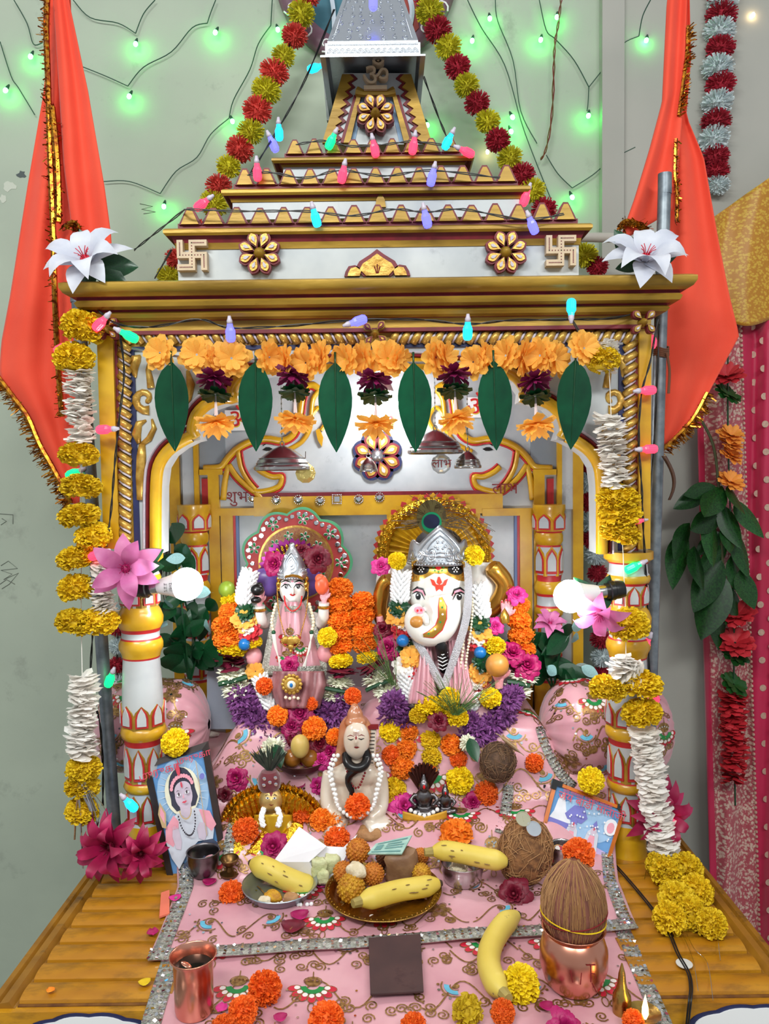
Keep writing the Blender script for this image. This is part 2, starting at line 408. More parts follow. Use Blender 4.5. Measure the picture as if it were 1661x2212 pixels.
def lily_mesh(name, seed, mname, rings=((6,1.0,.30,.10),(6,.92,.26,.32)), centre='emb_red', pts=True):
    random.seed(seed); mb = MB()
    for li, (n, Ln, W, lift) in enumerate(rings):
        for i in range(n):
            a = 2*PI*(i+.5*li)/n + rnd(-.14,.14); ln = Ln*rnd(.86,1.06); tw = rnd(-.12,.12); lf = lift + rnd(-.06,.06)
            ca, sa = math.cos(a), math.sin(a)
            def fn(u, v, ca=ca, sa=sa, ln=ln, W=W, tw=tw, lf=lf):
                t = v; x = .05 + ln*t; wv = W*(math.sin(PI*min(1,(t*.93+.07))**.85))**.9 if t < 1 else 0
                yv = (u-.5)*2*wv; z = lf*math.sin(t*2.2) - .18*t*t + .25*abs(yv)*(.6) + yv*tw - .04
                return (x*ca - yv*sa, x*sa + yv*ca, z)
            mb.grid(fn, 4, 7)
    mb.ell((0,0,.06), (.12,.12,.08), n=10, k=6, m=1)
    for i in range(9):
        a = i*2.4; mb.tube([(0.03*math.cos(a),.03*math.sin(a),.08),(.10*math.cos(a),.10*math.sin(a),.24),(.17*math.cos(a),.17*math.sin(a),.3)], .010, n=4, m=1)
    return mb.mesh(name, [mname, centre], smooth=True, fix=False)
def pom_mesh(name, seed, n=420, w=.05):
    random.seed(seed); mb = MB(); mb.ell((0,0,0), .62, n=12, k=8)
    for i in range(n):
        z = 1-2*(i+.5)/n; a = i*2.39996; rr = math.sqrt(1-z*z); d = Vector((rr*math.cos(a), rr*math.sin(a), z))
        d = (d + Vector((rnd(-.16,.16),rnd(-.16,.16),rnd(-.16,.16)))).normalized()
        t = d.cross(Vector((rnd(-1,1),rnd(-1,1),rnd(-1,1)))).normalized(); R = rnd(.88,1.1)
        mb.add([d*.45 - t*w*.6, d*.45 + t*w*.6, d*R + t*w*1.1, d*(R*rnd(.93,1.05)) - t*w*1.1], [(0,1,2,3)])
    return mb.mesh(name, 'pom_red', smooth=False, fix=False)
MARI = [marigold_mesh('marigold', s) for s in (1, 2, 3)]
MARI_L = [marigold_mesh('marigold_loose', s, n=130, wid=.22, rough=.14) for s in (5, 6)]
MUM = [mum_mesh('chrysanthemum', s) for s in (1, 2)]
MUMC = mum_mesh('cream_chrysanthemum', 4, n=120, wid=.15, mname='cream_mum')
ROSE = [rose_mesh('rose', s) for s in (1, 2, 3)]
POM = [pom_mesh('pompom', s) for s in (1, 2, 3)]
def petal_disc(mb, c, r, d, m=0, n=11, wav=.22, seed=None):
    F = frame_of(d); vs = [Vector(c)]
    for i in range(n):
        a = 2*PI*i/n; rr = r*rnd(.72,1.12); vs.append(Vector(c) + F @ Vector((rr*math.cos(a), rr*math.sin(a), r*wav*rnd(-1,1))))
    mb.add(vs, [(0, 1+i, 1+(i+1) % n) for i in range(n)], m)
def petal_stack(path, r, step, name, mname, parent, wav=.25):
    """threaded petals pressed into a column"""
    mb = MB(); L_ = 0; pts = smoothpath(path, 8)
    for i in range(len(pts)-1): 
        a, b = pts[i], pts[i+1]; seg = (b-a).length; k = max(1, int(seg/step))
        for j in range(k):
            c = a.lerp(b, j/k) + Vector((rnd(-.08,.08)*r, rnd(-.08,.08)*r, 0)); F = frame_of((b-a).normalized() + Vector((rnd(-.25,.25), rnd(-.25,.25), rnd(-.25,.25)))); rr = r*rnd(.85,1.06); p0 = rnd(0,6)
            for q in range(9):
                an = p0 + 2*PI*q/9 + rnd(-.2,.2); R = rr*rnd(.75,1.1); w = rr*rnd(.28,.46); h0 = rnd(-1,1)*wav*r; ca, sa = math.cos(an), math.sin(an)
                V = lambda x, y, z: c + F @ Vector((x*ca-y*sa, x*sa+y*ca, z))
                mb.add([V(0,0,0), V(R*.7,-w,h0*.6+.0012), V(R*.75,0,h0*.6-.001), V(R*.7,w,h0*.6+.0012), V(R*.97,-w*.6,h0+.0008), V(R,w*.5,h0-.0008)], [(0,1,2),(0,2,3),(1,4,2),(2,4,5),(2,5,3)])
    o = mb.build(name, mname, parent, smooth=False, fix=False); o['kind'] = 'stuff'; return o
def bud_column(path, r, name, mname, parent, bl=.011, bw=.0042, step=.0062, per=9):
    """little closed buds tied around a thread"""
    mb = MB(); pts = smoothpath(path, 8); acc = 0; k = 0
    for i in range(len(pts)-1):
        a, b = pts[i], pts[i+1]; seg = (b-a).length; d = (b-a).normalized(); F = frame_of(d)
        while acc < seg:
            c = a + d*acc
            for j in range(per):
                an = 2*PI*(j+.5*(k % 2))/per; out = F @ Vector((math.cos(an), math.sin(an), 0))
                ax = (out*.8 - d*.75).normalized()
                mb.ell(c + out*r*.78, (bw, bw, bl), frame_of(ax), n=6, k=4)
            acc += step; k += 1
        acc -= seg
    o = mb.build(name, mname, parent, smooth=True, fix=False); o['kind'] = 'stuff'; return o
def rand_rot(axis=FWD, tilt=.5):
    d = Vector(axis) + Vector((rnd(-tilt,tilt), rnd(-tilt,tilt), rnd(-tilt,tilt)))
    return facing(d, rnd(0, 6.28))
# text, printed flat on a real surface
def text_mesh(body, name, loc, size, rot, mname, parent=None, depth=.0006, align='CENTER'):
    c = bpy.data.curves.new(name, 'FONT'); c.body = body; c.size = size; c.extrude = depth; c.align_x = align; c.align_y = 'CENTER'; c.resolution_u = 4
    t = bpy.data.objects.new(name + '_tmp', c); COL.objects.link(t)
    dg = bpy.context.evaluated_depsgraph_get(); me = bpy.data.meshes.new_from_object(t.evaluated_get(dg))
    bpy.data.objects.remove(t); me.name = name; me.materials.clear(); me.materials.append(MATS[mname])
    return put(me, name, loc, rot, 1.0, parent)
UPRIGHT = Matrix.Rotation(PI/2, 3, 'X')          # text plane facing the viewer
# ================================================================== THE ROOM
WY = 1.98
def struct(o): o['kind'] = 'structure'; return o
wl = struct(MB().box((-2.2, WY, 0), (2.2, WY+.12, 3.3)).build('wall_back', 'wall'))
struct(MB().box((-2.2, -2.0, -.1), (2.2, WY+.12, 0)).build('floor', mat('floor_tile', (150, 146, 138), .4, var=.1)))
a = P(1293, 1000, WY); b = P(1322, 1000, WY)
struct(MB().box((a.x, WY-.028, 0), (b.x+.02, WY+.01, 3.3)).build('trim_1', 'wall_lit_grey'))
struct(MB().box((b.x+.02, WY-.012, 0), (2.2, WY+.01, 3.3)).build('wall_right', 'wall_lit_grey'))
# hairline cracks and pencil scribbles on the plaster
def scribble(pts, r, nm, mname):
    mb = MB()
    for pl in pts: mb.tube([P(x, y, WY-.0004) for x, y in pl], r, n=4)
    o = mb.build(nm, mname, wl, smooth=False); o['kind'] = 'stuff'
mat('pencil', (110, 116, 106), .9); mat('plaster_dark', (84, 92, 92), .9)
scribble([[(2,1222),(18,1212),(38,1228),(2,1232),(26,1240),(8,1252),(40,1238),(20,1262),(4,1272)],[(0,1262),(14,1252),(32,1262)],
          [(302,440),(330,446),(306,452),(336,458),(310,462)],[(0,1110),(28,1112),(28,1132)],[(4,1120),(14,1126),(2,1134)]], .0011, 'pencil_scribble', 'pencil')
mb = MB()
for (x, y, rx, ry, sd) in ((46, 377, 11, 8, 1), (20, 402, 14, 12, 2), (6, 430, 9, 9, 3)):
    random.seed(sd); pts = []
    for i in range(14):
        t = 2*PI*i/14; k = rnd(.6, 1.2); pts.append(P(x+rx*k*math.cos(t), y+ry*k*math.sin(t), WY-.0008))
    mb.prism(pts, (0, .002, 0), m=0 if sd == 1 else 1)
mb.build('plaster_chip', ['plaster_dark', mat('plaster_pale', (196, 200, 186), .9)], wl, smooth=False)['kind'] = 'stuff'

# ================================================================== THE SHRINE
LZ = ZC - .717
shrine = thing('marble_shrine', 'white marble home-style temple shrine with gilded pillars, cornice and stepped roof', 'shrine', (-.008, 1.40, 0))
SH = shrine
def zpx(y, Y, x=818): return P(x, y, Y).z
def xpx(x, Y, y=1106): return P(x, y, Y).x
def pbox(mb, x0, y0, x1, y1, Y, dep, m=0):
    xa = (P(x0,y0,Y).x + P(x0,y1,Y).x)/2; xb = (P(x1,y0,Y).x + P(x1,y1,Y).x)/2
    xm = (x0+x1)/2
    return mb.box((xa, Y, zpx(y1,Y,xm)), (xb, Y+dep, zpx(y0,Y,xm)), m)
def moulding(mb, prof, x0, x1, Yf, Yb, top=True):
    """prof rows: (outward offset, z, material of the strip above); mitred round three sides"""
    o = len(mb.v); k = len(prof)
    for (of, z, m) in prof:
        mb.v += [Vector((x0-of, Yb, z)), Vector((x0-of, Yf-of, z)), Vector((x1+of, Yf-of, z)), Vector((x1+of, Yb, z))]
    for j in range(k-1):
        for i in range(3): mb.f.append([o+4*j+i, o+4*j+i+1, o+4*j+5+i, o+4*j+4+i]); mb.m.append(prof[j][2])
        mb.f.append([o+4*j+3, o+4*j, o+4*j+4, o+4*j+7]); mb.m.append(prof[j][2])
    mb.f.append([o, o+3, o+2, o+1]); mb.m.append(prof[0][2]); e = o+4*(k-1)
    mb.f.append([e, e+1, e+2, e+3]); mb.m.append(prof[-1][2])
    return mb
# ---- pedestal, ledges
XL, XR = -.552, .572; CXL, CXR = -.30, .342
mb = MB(); mb.box((XL+.03, 1.012, 0), (XR-.03, 1.86, LZ-.03)); mb.box((CXL, .86, 0), (CXR, 1.10, LZ-.02)); mb.box((XL+.02, 1.36, LZ-.03), (XR-.02, 1.86, LZ-.002))
mb.build('pedestal', ['marble'], SH, smooth=False)
def ridge_mesh(w, d):
    mb = MB(); n = 7; prof = [(0, -.03)] + [(d*.5*(1-math.cos(PI*i/n))*.94+.03*d, .011*math.sin(PI*i/n)**.6-.004) for i in range(n+1)] + [(d, -.03)]
    mb.prism([(0, p[0], p[1]) for p in prof], (w, 0, 0)); mb.box((0, -.003, -.03), (w, .0035, -.0015), 1); return mb.mesh('ledge_ridge', ['ledge_yellow', mat('groove', (84, 46, 20), .7, rgb2=(130, 84, 20), vscale=30)], smooth=35)
RD = .0435
for (xa, xb) in ((XL+.045, CXL), (CXR, XR-.045)):
    for i in range(8):
        put(ridge_mesh(xb-xa, RD), 'ledge_ridge', (xa, 1.0115 + i*RD, LZ), parent=SH)
    rest = MB(); rest.box((xa, 1.055+7*RD, LZ-.03), (xb, 1.40, LZ+.001)); rest.build('ledge_back', 'ledge_yellow', SH, smooth=False)
for (xa, s) in ((XL, 1), (XR, -1)):
    mb = MB(); prof = [(0,-.05),(0,-.006),(.006,.002),(.014,.002),(.018,-.004),(.022,.004),(.034,.006),(.040,-.002),(.046,-.004),(.046,-.05)]
    mb.prism([(xa+s*p[0], 1.0065, LZ+p[1]) for p in prof], (0, .8435, 0)); mb.build('side_moulding', mat('ledge_brown', (158, 108, 22), .45, rgb2=(128, 84, 18), vscale=16, stain=(70,44,16), stain_scale=18), SH, smooth=30)
for (xa, xb) in ((XL, CXL), (CXR, XR)):
    mb = MB(); mb.box((xa, .9985, LZ-.34), (xb, 1.0115, LZ-.003))
    mb.build('front_apron', ['ledge_yellow'], SH, smooth=False)
    # scalloped painted medallion on the apron
    cx = (xa+xb)/2 + (.03 if xa > 0 else 0.02); cz = LZ-.052
    for (rr, yy, mm) in ((.104, .9965, 'navy'), (.096, .9945, 'white')):
        mb = MB(); pts = []
        for i in range(72):
            t = 2*PI*i/72; r = rr*(1 + .055*abs(math.sin(6*t))) - .004
            pts.append((cx + r*math.cos(t), yy, cz + r*.46*math.sin(t)))
        mb.prism(pts, (0, .003, 0)); mb.build('medallion', mm, SH, smooth=False)
    mb = MB(); mb.ell((cx, .994, cz), (.014, .006, .009)); mb.build('medallion_boss', mat('boss_tan', (150, 120, 80), .5), SH)
# ---- front pillars (painted bands, lotus petals)
PY = 1.405
def pillar(xt, xb):
    """xt: axis pixel"""
    def z(y): return zpx(y, PY, xt)
    s = PY/FPX
    cx = xpx(xt, PY, 1500)
    Y_, W_, R__ = 0, 1, 2
    prof = [(48,1905,Y_),(52,1895,Y_),(52,1878,Y_),(45,1866,Y_),(47,1852,Y_),(42,1838,Y_),(40,1800,Y_),(40,1772,W_),(37,1765,W_),(37,1704,Y_),(42,1700,Y_),(46,1692,Y_),(42,1682,R__),
            (38,1680,W_),(39,1604,R__),(41,1600,R__),(42,1591,Y_),(47,1586,Y_),(49,1577,Y_),(46,1567,Y_),(41,1563,W_),(44,1520,W_),(42,1470,W_),(39,1420,R__),(40,1416,Y_),(42,1408,Y_),(47,1398,Y_),(47,1388,Y_),(43,1378,R__),
            (40,1375,W_),(40,1363,R__),(43,1355,Y_),(48,1346,Y_),(49,1332,Y_),(44,1318,Y_),(38,1308,W_),(38,1262,R__),(44,1256,Y_),(47,1248,Y_),(44,1240,W_),(41,1236,W_),(40,1216,R__),(44,1212,Y_),(52,1206,Y_),(52,1190,Y_)]
    mb = MB(); mb.lathe([(r*s, z(y), m) for r, y, m in prof], (cx, PY, 0), n=32)
    p = mb.build('pillar', ['yellow_paint', 'marble', 'red_paint'], SH, smooth=50)
    def petal_ring(y0, y1, rb, n, off):
        for i in range(n):
            a0 = 2*PI*(i+off)/n
            mb = MB()
            for (k, sc_, dr) in ((0, 1.0, .0015), (1, .72, .003), (2, .5, .0042)):
                hw = PI/n*sc_; zb, zt = z(y1), z(y0); mid = (zb+zt)/2
                out = [(-1,-1),(-1,.1),(-.75,.5),(0,1),(.75,.5),(1,.1),(1,-1)]
                pts = []
                for (u, v) in out:
                    a = a0 + u*hw; r = rb*s + dr; zz = mid + v*(zt-zb)/2*(1 if v > 0 else sc_) - (1-sc_)*.10*(zt-zb)
                    pts.append(Vector((cx + r*math.sin(a), PY - r*math.cos(a), zz)))
                nrm = Vector((-math.sin(a0), math.cos(a0), 0))
                mb.prism(pts, nrm*(.004+dr), m=k)
            mb.build('petal', ['gold', 'red_paint', 'marble'], p, smooth=False)
    petal_ring(1514, 1566, 44, 8, .3); petal_ring(1606, 1682, 39, 8, 0); petal_ring(1706, 1770, 38, 8, .5); petal_ring(1262, 1308, 39, 8, 0)
    return p
pillar(308, 308); pillar(1356, 1356)
# ---- arch frame between pillars and cornice
FY = 1.385
arch_l = [(-470,1196),(-470,1120),(-469,1050),(-464,1010),(-448,984),(-424,966),(-398,953),(-384,950),(-391,930),(-384,903),(-362,882),(-330,871),(-304,868),(-306,848),(-290,824),(-258,810),(-205,806),(-120,800),(0,796)]
def smooth2(pts):
    return pts
prof_full = [(818+x, y) for x, y in arch_l] + [(818-x, y) for x, y in reversed(arch_l[:-1])]
outer = [(285,1196),(285,742),(1351,742),(1351,1196)]
mb = MB(); top_y = 742
mb.prism([P(x, y, FY) for x, y in [(285,1196),(285,742),(1351,742),(1351,1196)] + prof_full[::-1]], (0, .05, 0))
mb.build('arch_spandrel', 'marble', SH, smooth=False)
def band(pts, w, Y, dep, mname, name, parent=SH, lift=0):
    mb = MB(); path = [P(x, y, Y) for x, y in pts]
    mb.tube(smoothpath(path, 3), 1.0, n=8, flat=(w, dep, (0,1,0))); return mb.build(name, mname, parent, smooth=60)
def shift(pts, d):
    out = []
    for i, (x, y) in enumerate(pts):
        a = pts[max(i-1,0)]; b = pts[min(i+1,len(pts)-1)]; tx, ty = b[0]-a[0], b[1]-a[1]; l = math.hypot(tx, ty) or 1
        out.append((x + ty/l*d, y - tx/l*d))
    return out
band(shift(prof_full, 12), .011, FY-.004, .012, 'yellow_paint', 'arch_band')
band(shift(prof_full, 29), .0035, FY-.002, .005, 'maroon', 'arch_line'); band(shift(prof_full, 36), .003, FY-.002, .005, 'lilac_white', 'arch_line')
# jambs: flat yellow strip, maroon line, twisted rope, navy line
for sgn, (xs0, xs1, xm, xr, xn) in ((1, (216, 250, 255, 270, 290)), (-1, (1406, 1380, 1375, 1360, 1342))):
    mb = MB(); pbox(mb, min(xs0,xs1), 705, max(xs0,xs1), 1186, FY-.012, .075); mb.build('jamb_strip', 'yellow_paint', SH, smooth=False)
    mb = MB(); pbox(mb, xm-5, 735, xm+5, 1190, FY-.004, .05); mb.build('jamb_line', 'maroon', SH, smooth=False)
    mb = MB(); pbox(mb, xr-13, 735, xr+13, 1190, FY-.002, .05); jb = mb.build('rope_bed', 'gold', SH, smooth=False)
    mb = MB(); pbox(mb, xn-6, 738, xn+6, 1190, FY-.003, .05); mb.build('jamb_line', 'navy', SH, smooth=False)
    ta = P(xr-12*sgn, 0+980, FY-.004); tb = P(xr+12*sgn, 980+16, FY-.004); c = (ta+tb)/2
    r1 = MB().tube([ta-c, (0,-.006,0), tb-c], .0062, n=7).mesh('rope_strand', 'gold_leaf'); r2 = MB().tube([ta-c+Vector((0,0,-.009)), (0,-.006,-.009), tb-c+Vector((0,0,-.009))], .0022, n=5).mesh('rope_edge', 'lilac_white')
    for i in range(19):
        q = P(xr, 748+24*i, FY-.004); put(r1, 'rope_strand', q, parent=jb); put(r2, 'rope_edge', q, parent=jb)
mb = MB(); pbox(mb, 262, 716, 1378, 742, FY-.004, .05); rb = mb.build('rope_rail', 'gold', SH, smooth=False)
mb = MB(); pbox(mb, 285, 742, 1351, 751, FY-.004, .05); mb.build('rail_line', 'navy', SH, smooth=False)
for i in range(46):
    x = 276 + 24*i; sg = -1 if x < 818 else 1
    if abs(x-818) < 26: continue
    q = P(x, 729, FY-.006); ta = P(x+7*sg*-1, 741, FY-.006)-q; tb = P(x+7*sg, 718, FY-.006)-q
    put(MB().tube([ta, Vector((0,-.006,0)), tb], .0066, n=7).mesh('rope_strand', 'gold_leaf'), 'rope_strand', q, parent=rb)
    dx = Vector((.0095, 0, 0)); put(MB().tube([ta+dx, Vector((0,-.006,0))+dx, tb+dx], .0024, n=5).mesh('rope_edge', 'lilac_white'), 'rope_edge', q, parent=rb)
# ---- cornice
CX0, CX1 = xpx(238, FY, 700), xpx(1398, FY, 700)
def zc(y, o): return zpx(y, FY-.02-o)
rows = [(0,716,1),(0,708,0),(0,688,1),(.008,686,0),(.020,680,0),(.024,672,0),(.020,667,1),(.020,664,1),(.026,662,0),(.037,655,0),(.040,646,0),(.036,641,1),(.036,636,1),(.044,633,0),(.053,624,0),(.058,612,0),(.058,602,0),(.050,600,0)]
mb = MB(); moulding(mb, [(o, zc(y, o), m) for o, y, m in rows], CX0, CX1, FY-.02, 1.82); mb.build('cornice', ['gold', 'maroon'], SH, smooth=40)
CT = zc(600, .05)
# ---- stepped roof
def merlon_mesh(w, h):
    mb = MB(); hw = w/2
    def tr(k, t): return [(-hw*k, 0, 0), (-hw*.42*k, 0, h*.78*t), (-hw*.22*k, 0, h*t), (hw*.22*k, 0, h*t), (hw*.42*k, 0, h*.78*t), (hw*k, 0, 0)]
    mb.prism(tr(1, 1), (0, .012, 0), m=1); f = [(x, -.003, z) for x, y, z in tr(.78, .86)]; mb.prism(f, (0, .006, 0), m=0); return mb.mesh('merlon', ['gold', 'maroon'], smooth=False)
def tier(bx0, bx1, by0, by1, sx0, sx1, sy0, sy1, my0, nm, Y):
    """body pixels, slab pixels, merlon top pixel"""
    t = MB(); xa, xb = xpx(bx0, Y, by1), xpx(bx1, Y, by1); zb = zpx(by1, Y); zt = zpx(sy1, Y)
    t.box((xa, Y, zb-.004), (xb, 1.80, zt)); part = t.build('roof_tier', 'marble', SH, smooth=False)
    so = xpx(bx0, Y, sy1) - xpx(sx0, Y-.012, sy1)
    z1, z0 = zpx(sy0, Y-so), zpx(sy1, Y-so)
    mb = MB(); hb = (zt-zb)
    moulding(mb, [(.002, zt-hb*.34, 0), (.004, zt-hb*.20, 1), (so*.5, zt-hb*.04, 1), (so*.8, z0, 0), (so, z0+.004, 0), (so, z1-.003, 0), (so-.003, z1, 0)], xa, xb, Y, 1.80)
    mb.build('tier_slab', ['gold', 'maroon'], part, smooth=30)
    mz0 = z1; my = Y - so*.45; mz1 = zpx(my0, my); h = mz1-mz0
    mb = MB(); mb.box((xa+.004, my+.0, mz0-.002), (xb-.004, my+.014, mz0+h*.30)); mb.build('merlon_kerb', 'maroon', part, smooth=False)
    x0, x1 = xa+.006, xb-.006; w = (x1-x0)/nm; me = merlon_mesh(w*.98, h*.80)
    random.seed(nm)
    for i in range(nm):
        put(me, 'merlon', (x0 + w*(i+.5), my-.004, mz0+h*.22), scale=(rnd(.92,1.04), 1, rnd(.94,1.05)), parent=part)
    return part
tA = tier(385, 1250, 508, 598, 357, 1260, 487, 502, 446, 17, 1.425)
tB = tier(503, 1122, 428, 466, 480, 1138, 403, 417, 363, 13, 1.49)
tC = tier(612, 1000, 352, 380, 588, 1022, 336, 348, 301, 9, 1.55)
# rosettes, lotus bud and swastikas on the lowest tier
def drop_poly(L, W, n=10):
    pts = []
    for i in range(n+1):
        t = i/n; pts.append((t*L, W*math.sin(PI*t**1.5)**.8 if 0 < t < 1 else 0))
    return pts + [(x, -y) for x, y in reversed(pts[1:-1])]
def rosette(px, py, Y, R, n, parent, mats=('maroon', 'gold_leaf', 'lilac_white'), centre='gold', dep=.012, spin=0, name='rosette'):
    c = P(px, py, Y); base = MB().lathe([(R*.3, 0), (R*.3, dep*.5), (R*.22, dep*1.2), (R*.1, dep*1.9), (0, dep*2.0)], c, n=14, rot=facing()).build(name, centre, parent, smooth=50)
    mb = MB(); o = drop_poly(R*.80, R*.27); i1 = drop_poly(R*.62, R*.18); i2 = drop_poly(R*.30, R*.07)
    mb.prism([(x+R*.2, y, dep) for x, y in o], (0,0,-dep), m=0); mb.prism([(x+R*.28, y, dep*1.35) for x, y in i1], (0,0,-dep*.5), m=1); mb.prism([(x+R*.46, y, dep*1.5) for x, y in i2], (0,0,-dep*.3), m=2)
    me = mb.mesh('petal', list(mats), smooth=False)
    for k in range(n):
        put(me, 'petal', c, facing() @ Matrix.Rotation(2*PI*(k+.5)/n + spin, 3, 'Z'), parent=base)
    return base
rosette(562, 550, 1.420, .040, 8, tA); rosette(1091, 548, 1.420, .040, 8, tA)
rosette(811, 255, 1.592, .040, 8, SH, dep=.02)
mb = MB(); c = P(815, 596, 1.418)
def budpoly(w, h): return [(-w*.35,0),(-w*.55,h*.3),(-w*.45,h*.55),(-w*.18,h*.8),(0,h),(w*.18,h*.8),(w*.45,h*.55),(w*.55,h*.3),(w*.35,0)]
for (w, h, dy, m) in ((.072,.048,0,0),(.058,.039,-.004,1)):
    mb.prism([c + Vector((x, dy, z)) for x, z in budpoly(w, h)], (0,.012,0), m=m)
for sg in (-1, 1):
    for (k, dy, m) in ((1,0,0),(.78,-.003,1)):
        mb.prism([c + Vector((sg*(.032+x*k), dy, z*k)) for x, z in ((0,0),(-.004,.012),(.008,.020),(.020,.018),(.026,.008),(.028,0))], (0,.012,0), m=m)
for (x, h) in ((-.005,.010),(0,.014),(.005,.010)): mb.tube([c+Vector((x*.3,-.005,.004)), c+Vector((x,-.005,.006+h))], .0009, n=4, m=0)
mb.build('lotus_bud', ['maroon', 'gold_leaf'], tA, smooth=False)
c = P(822, 440, 1.483); MB().prism([c+Vector(q) for q in ((-.010,0,-.006),(-.008,0,.008),(0,0,.022),(.008,0,.008),(.010,0,-.006))], (0,.01,0)).build('bud', 'gold', tB, smooth=False)
mat('cream_resin', (206, 182, 150), .5, var=.12, vscale=60)
def swastika(px, py, Y, S, parent):
    c = P(px, py, Y); u = S/5.0; mb = MB()
    rects = [(-.5,-2.5,.5,2.5),(-2.5,-.5,-.5,.5),(.5,-.5,2.5,.5),(.5,1.5,2.5,2.5),(1.5,-2.5,2.5,-.5),(-2.5,-2.5,-.5,-1.5),(-2.5,.5,-1.5,2.5)]
    for (x0,z0,x1,z1) in rects: mb.box(c+Vector((x0*u,-.016,z0*u)), c+Vector((x1*u,0,z1*u)), 0)
    lines = [((0,-2),(0,2)),((-2,0),(2,0)),((0,2),(2,2)),((2,0),(2,-2)),((0,-2),(-2,-2)),((-2,0),(-2,2))]
    for (p, q) in lines:
        for i in range(9):
            t = i/8; x = p[0]+(q[0]-p[0])*t; z = p[1]+(q[1]-p[1])*t
            mb.bar(c+Vector((x*u,-.0163,z*u)), (.0017,.001,.0017), m=1)
    mb.build('swastika', ['cream_resin', 'maroon'], parent, smooth=False)
swastika(419, 556, 1.424, .054, tA); swastika(1208, 546, 1.424, .054, tA)
# ---- spire
SY = 1.60
def pquad(mb, pts, Y, dep, m=0): mb.prism([P(x, y, Y) for x, y in pts], (0, dep, 0), m)
mb = MB(); b4 = [(700,312),(742,158),(884,158),(928,312)]
fr = [P(x, y, SY) for x, y in b4]; mb.prism(fr, (0, .16, 0)); sp = mb.build('spire', 'marble', SH, smooth=False)
def zigzag(xa, ya, xb, yb, n, amp, sgn):
    pts = []
    for i in range(n*2+1):
        t = i/(n*2); pts.append((xa+(xb-xa)*t + (amp*sgn if i % 2 else 0), ya+(yb-ya)*t))
    return pts
for sgn, (xb, xt) in ((1, (702, 745)), (-1, (927, 882))):
    for (w0, amp, mm, Y) in ((22, 12, 'maroon', SY-.004), (12, 12, 'gold', SY-.009)):
        mb = MB(); z = zigzag(xb+w0*sgn, 308, xt+w0*sgn*.8, 160, 8, amp, sgn)
        for i in range(len(z)-1):
            t0, t1 = i/(len(z)-1), (i+1)/(len(z)-1); e0 = (xb-6*sgn+(xt-xb)*t0, 308-148*t0); e1 = (xb-6*sgn+(xt-xb)*t1, 308-148*t1)
            q = [e0, z[i], z[i+1], e1]; pquad(mb, q, Y, .01)
        mb.build('zigzag_border', mm, sp, smooth=False)
    mb = MB(); pquad(mb, [(xb+40*sgn,308),(xt+26*sgn,205),(xt+35*sgn,205),(xb+54*sgn,308)], SY-.012, .02); mb.build('inner_rib', 'gold', sp, smooth=False)
    mb = MB(); pquad(mb, [(xb+33*sgn,308),(xt+20*sgn,205),(xt+26*sgn,205),(xb+40*sgn,308)], SY-.008, .012); mb.build('inner_line', 'maroon', sp, smooth=False)
    mb = MB(); pquad(mb, [(xb+54*sgn,308),(xt+35*sgn,215),(xt+41*sgn,215),(xb+64*sgn,308)], SY-.002, .006); mb.build('inner_line', mat('pale_blue', (130, 160, 190), .6), sp, smooth=False)
mb = MB(); mb.tube([P(772, 198, SY-.012), P(786, 202, SY-.016), P(836, 202, SY-.016), P(850, 198, SY-.012)], [.010,.007,.007,.010], n=8); mb.build('spire_tie', 'gold', sp)
t = text_mesh('ॐ', 'om_plaque', P(812, 169, SY-.022), .062, UPRIGHT @ Matrix.Rotation(R_(2),3,'Z'), 'cream_resin', SH, depth=.009)
mb = MB(); pbox(mb, 786, 184, 836, 192, SY-.03, .02); mb.build('om_base', 'cream_resin', SH, smooth=False)
# ---- gilded scrolls on the spandrels
def mirx(pts, ax=1636): return [(ax-p[0],) + tuple(p[1:]) for p in pts]
def spiral(cx, cy, r0, r1, a0, a1, n=12):
    return [(cx + (r0+(r1-r0)*i/n)*math.cos(a0+(a1-a0)*i/n), cy + (r0+(r1-r0)*i/n)*math.sin(a0+(a1-a0)*i/n)) for i in range(n+1)]
scr = [([(303,1080),(303,1030),(305,985),(307,960)], [.007,.009,.009,.006]),
       ([(304,962),(322,948),(333,925),(328,905)], [.004,.006,.005,.002]), ([(300,958),(294,938),(300,915),(316,908)], [.004,.009,.007,.002]),
       (spiral(313,862,26,5,1.2,7.6), [.009]+[.0075]*4+[.006]*4+[.005]*3+[.003]), ([(326,838),(323,815),(320,800),(326,790)], [.007,.006,.005,.008]),
       ([(292,816),(288,795),(294,774),(304,768)], [.003,.009,.010,.002]), ([(405,800),(412,830),(405,860),(392,888)], [.003,.008,.008,.002]), ([(436,800),(470,815),(500,812),(524,796)], [.002,.008,.008,.002])]
for fl in (False, True):
    for pts, rr in scr:
        q = mirx(pts) if fl else pts; mb = MB(); path = [P(x, y, FY-.001) for x, y in q]
        mb.tube(path, rr, n=8, flat=(1.0, .7, (0,1,0))); mb.build('gilded_scroll', 'gold_leaf', SH, smooth=True)
rosette(810, 722, FY-.03, .026, 4, SH, mats=('gold', 'maroon', 'gold_leaf'), spin=.1, name='keystone_flower'); rosette(1386, 698, FY-.04, .026, 4, SH, mats=('maroon', 'gold', 'lilac_white'), name='corner_flower'); rosette(236, 712, FY-.03, .024, 4, SH, mats=('maroon', 'gold', 'lilac_white'), name='corner_flower')
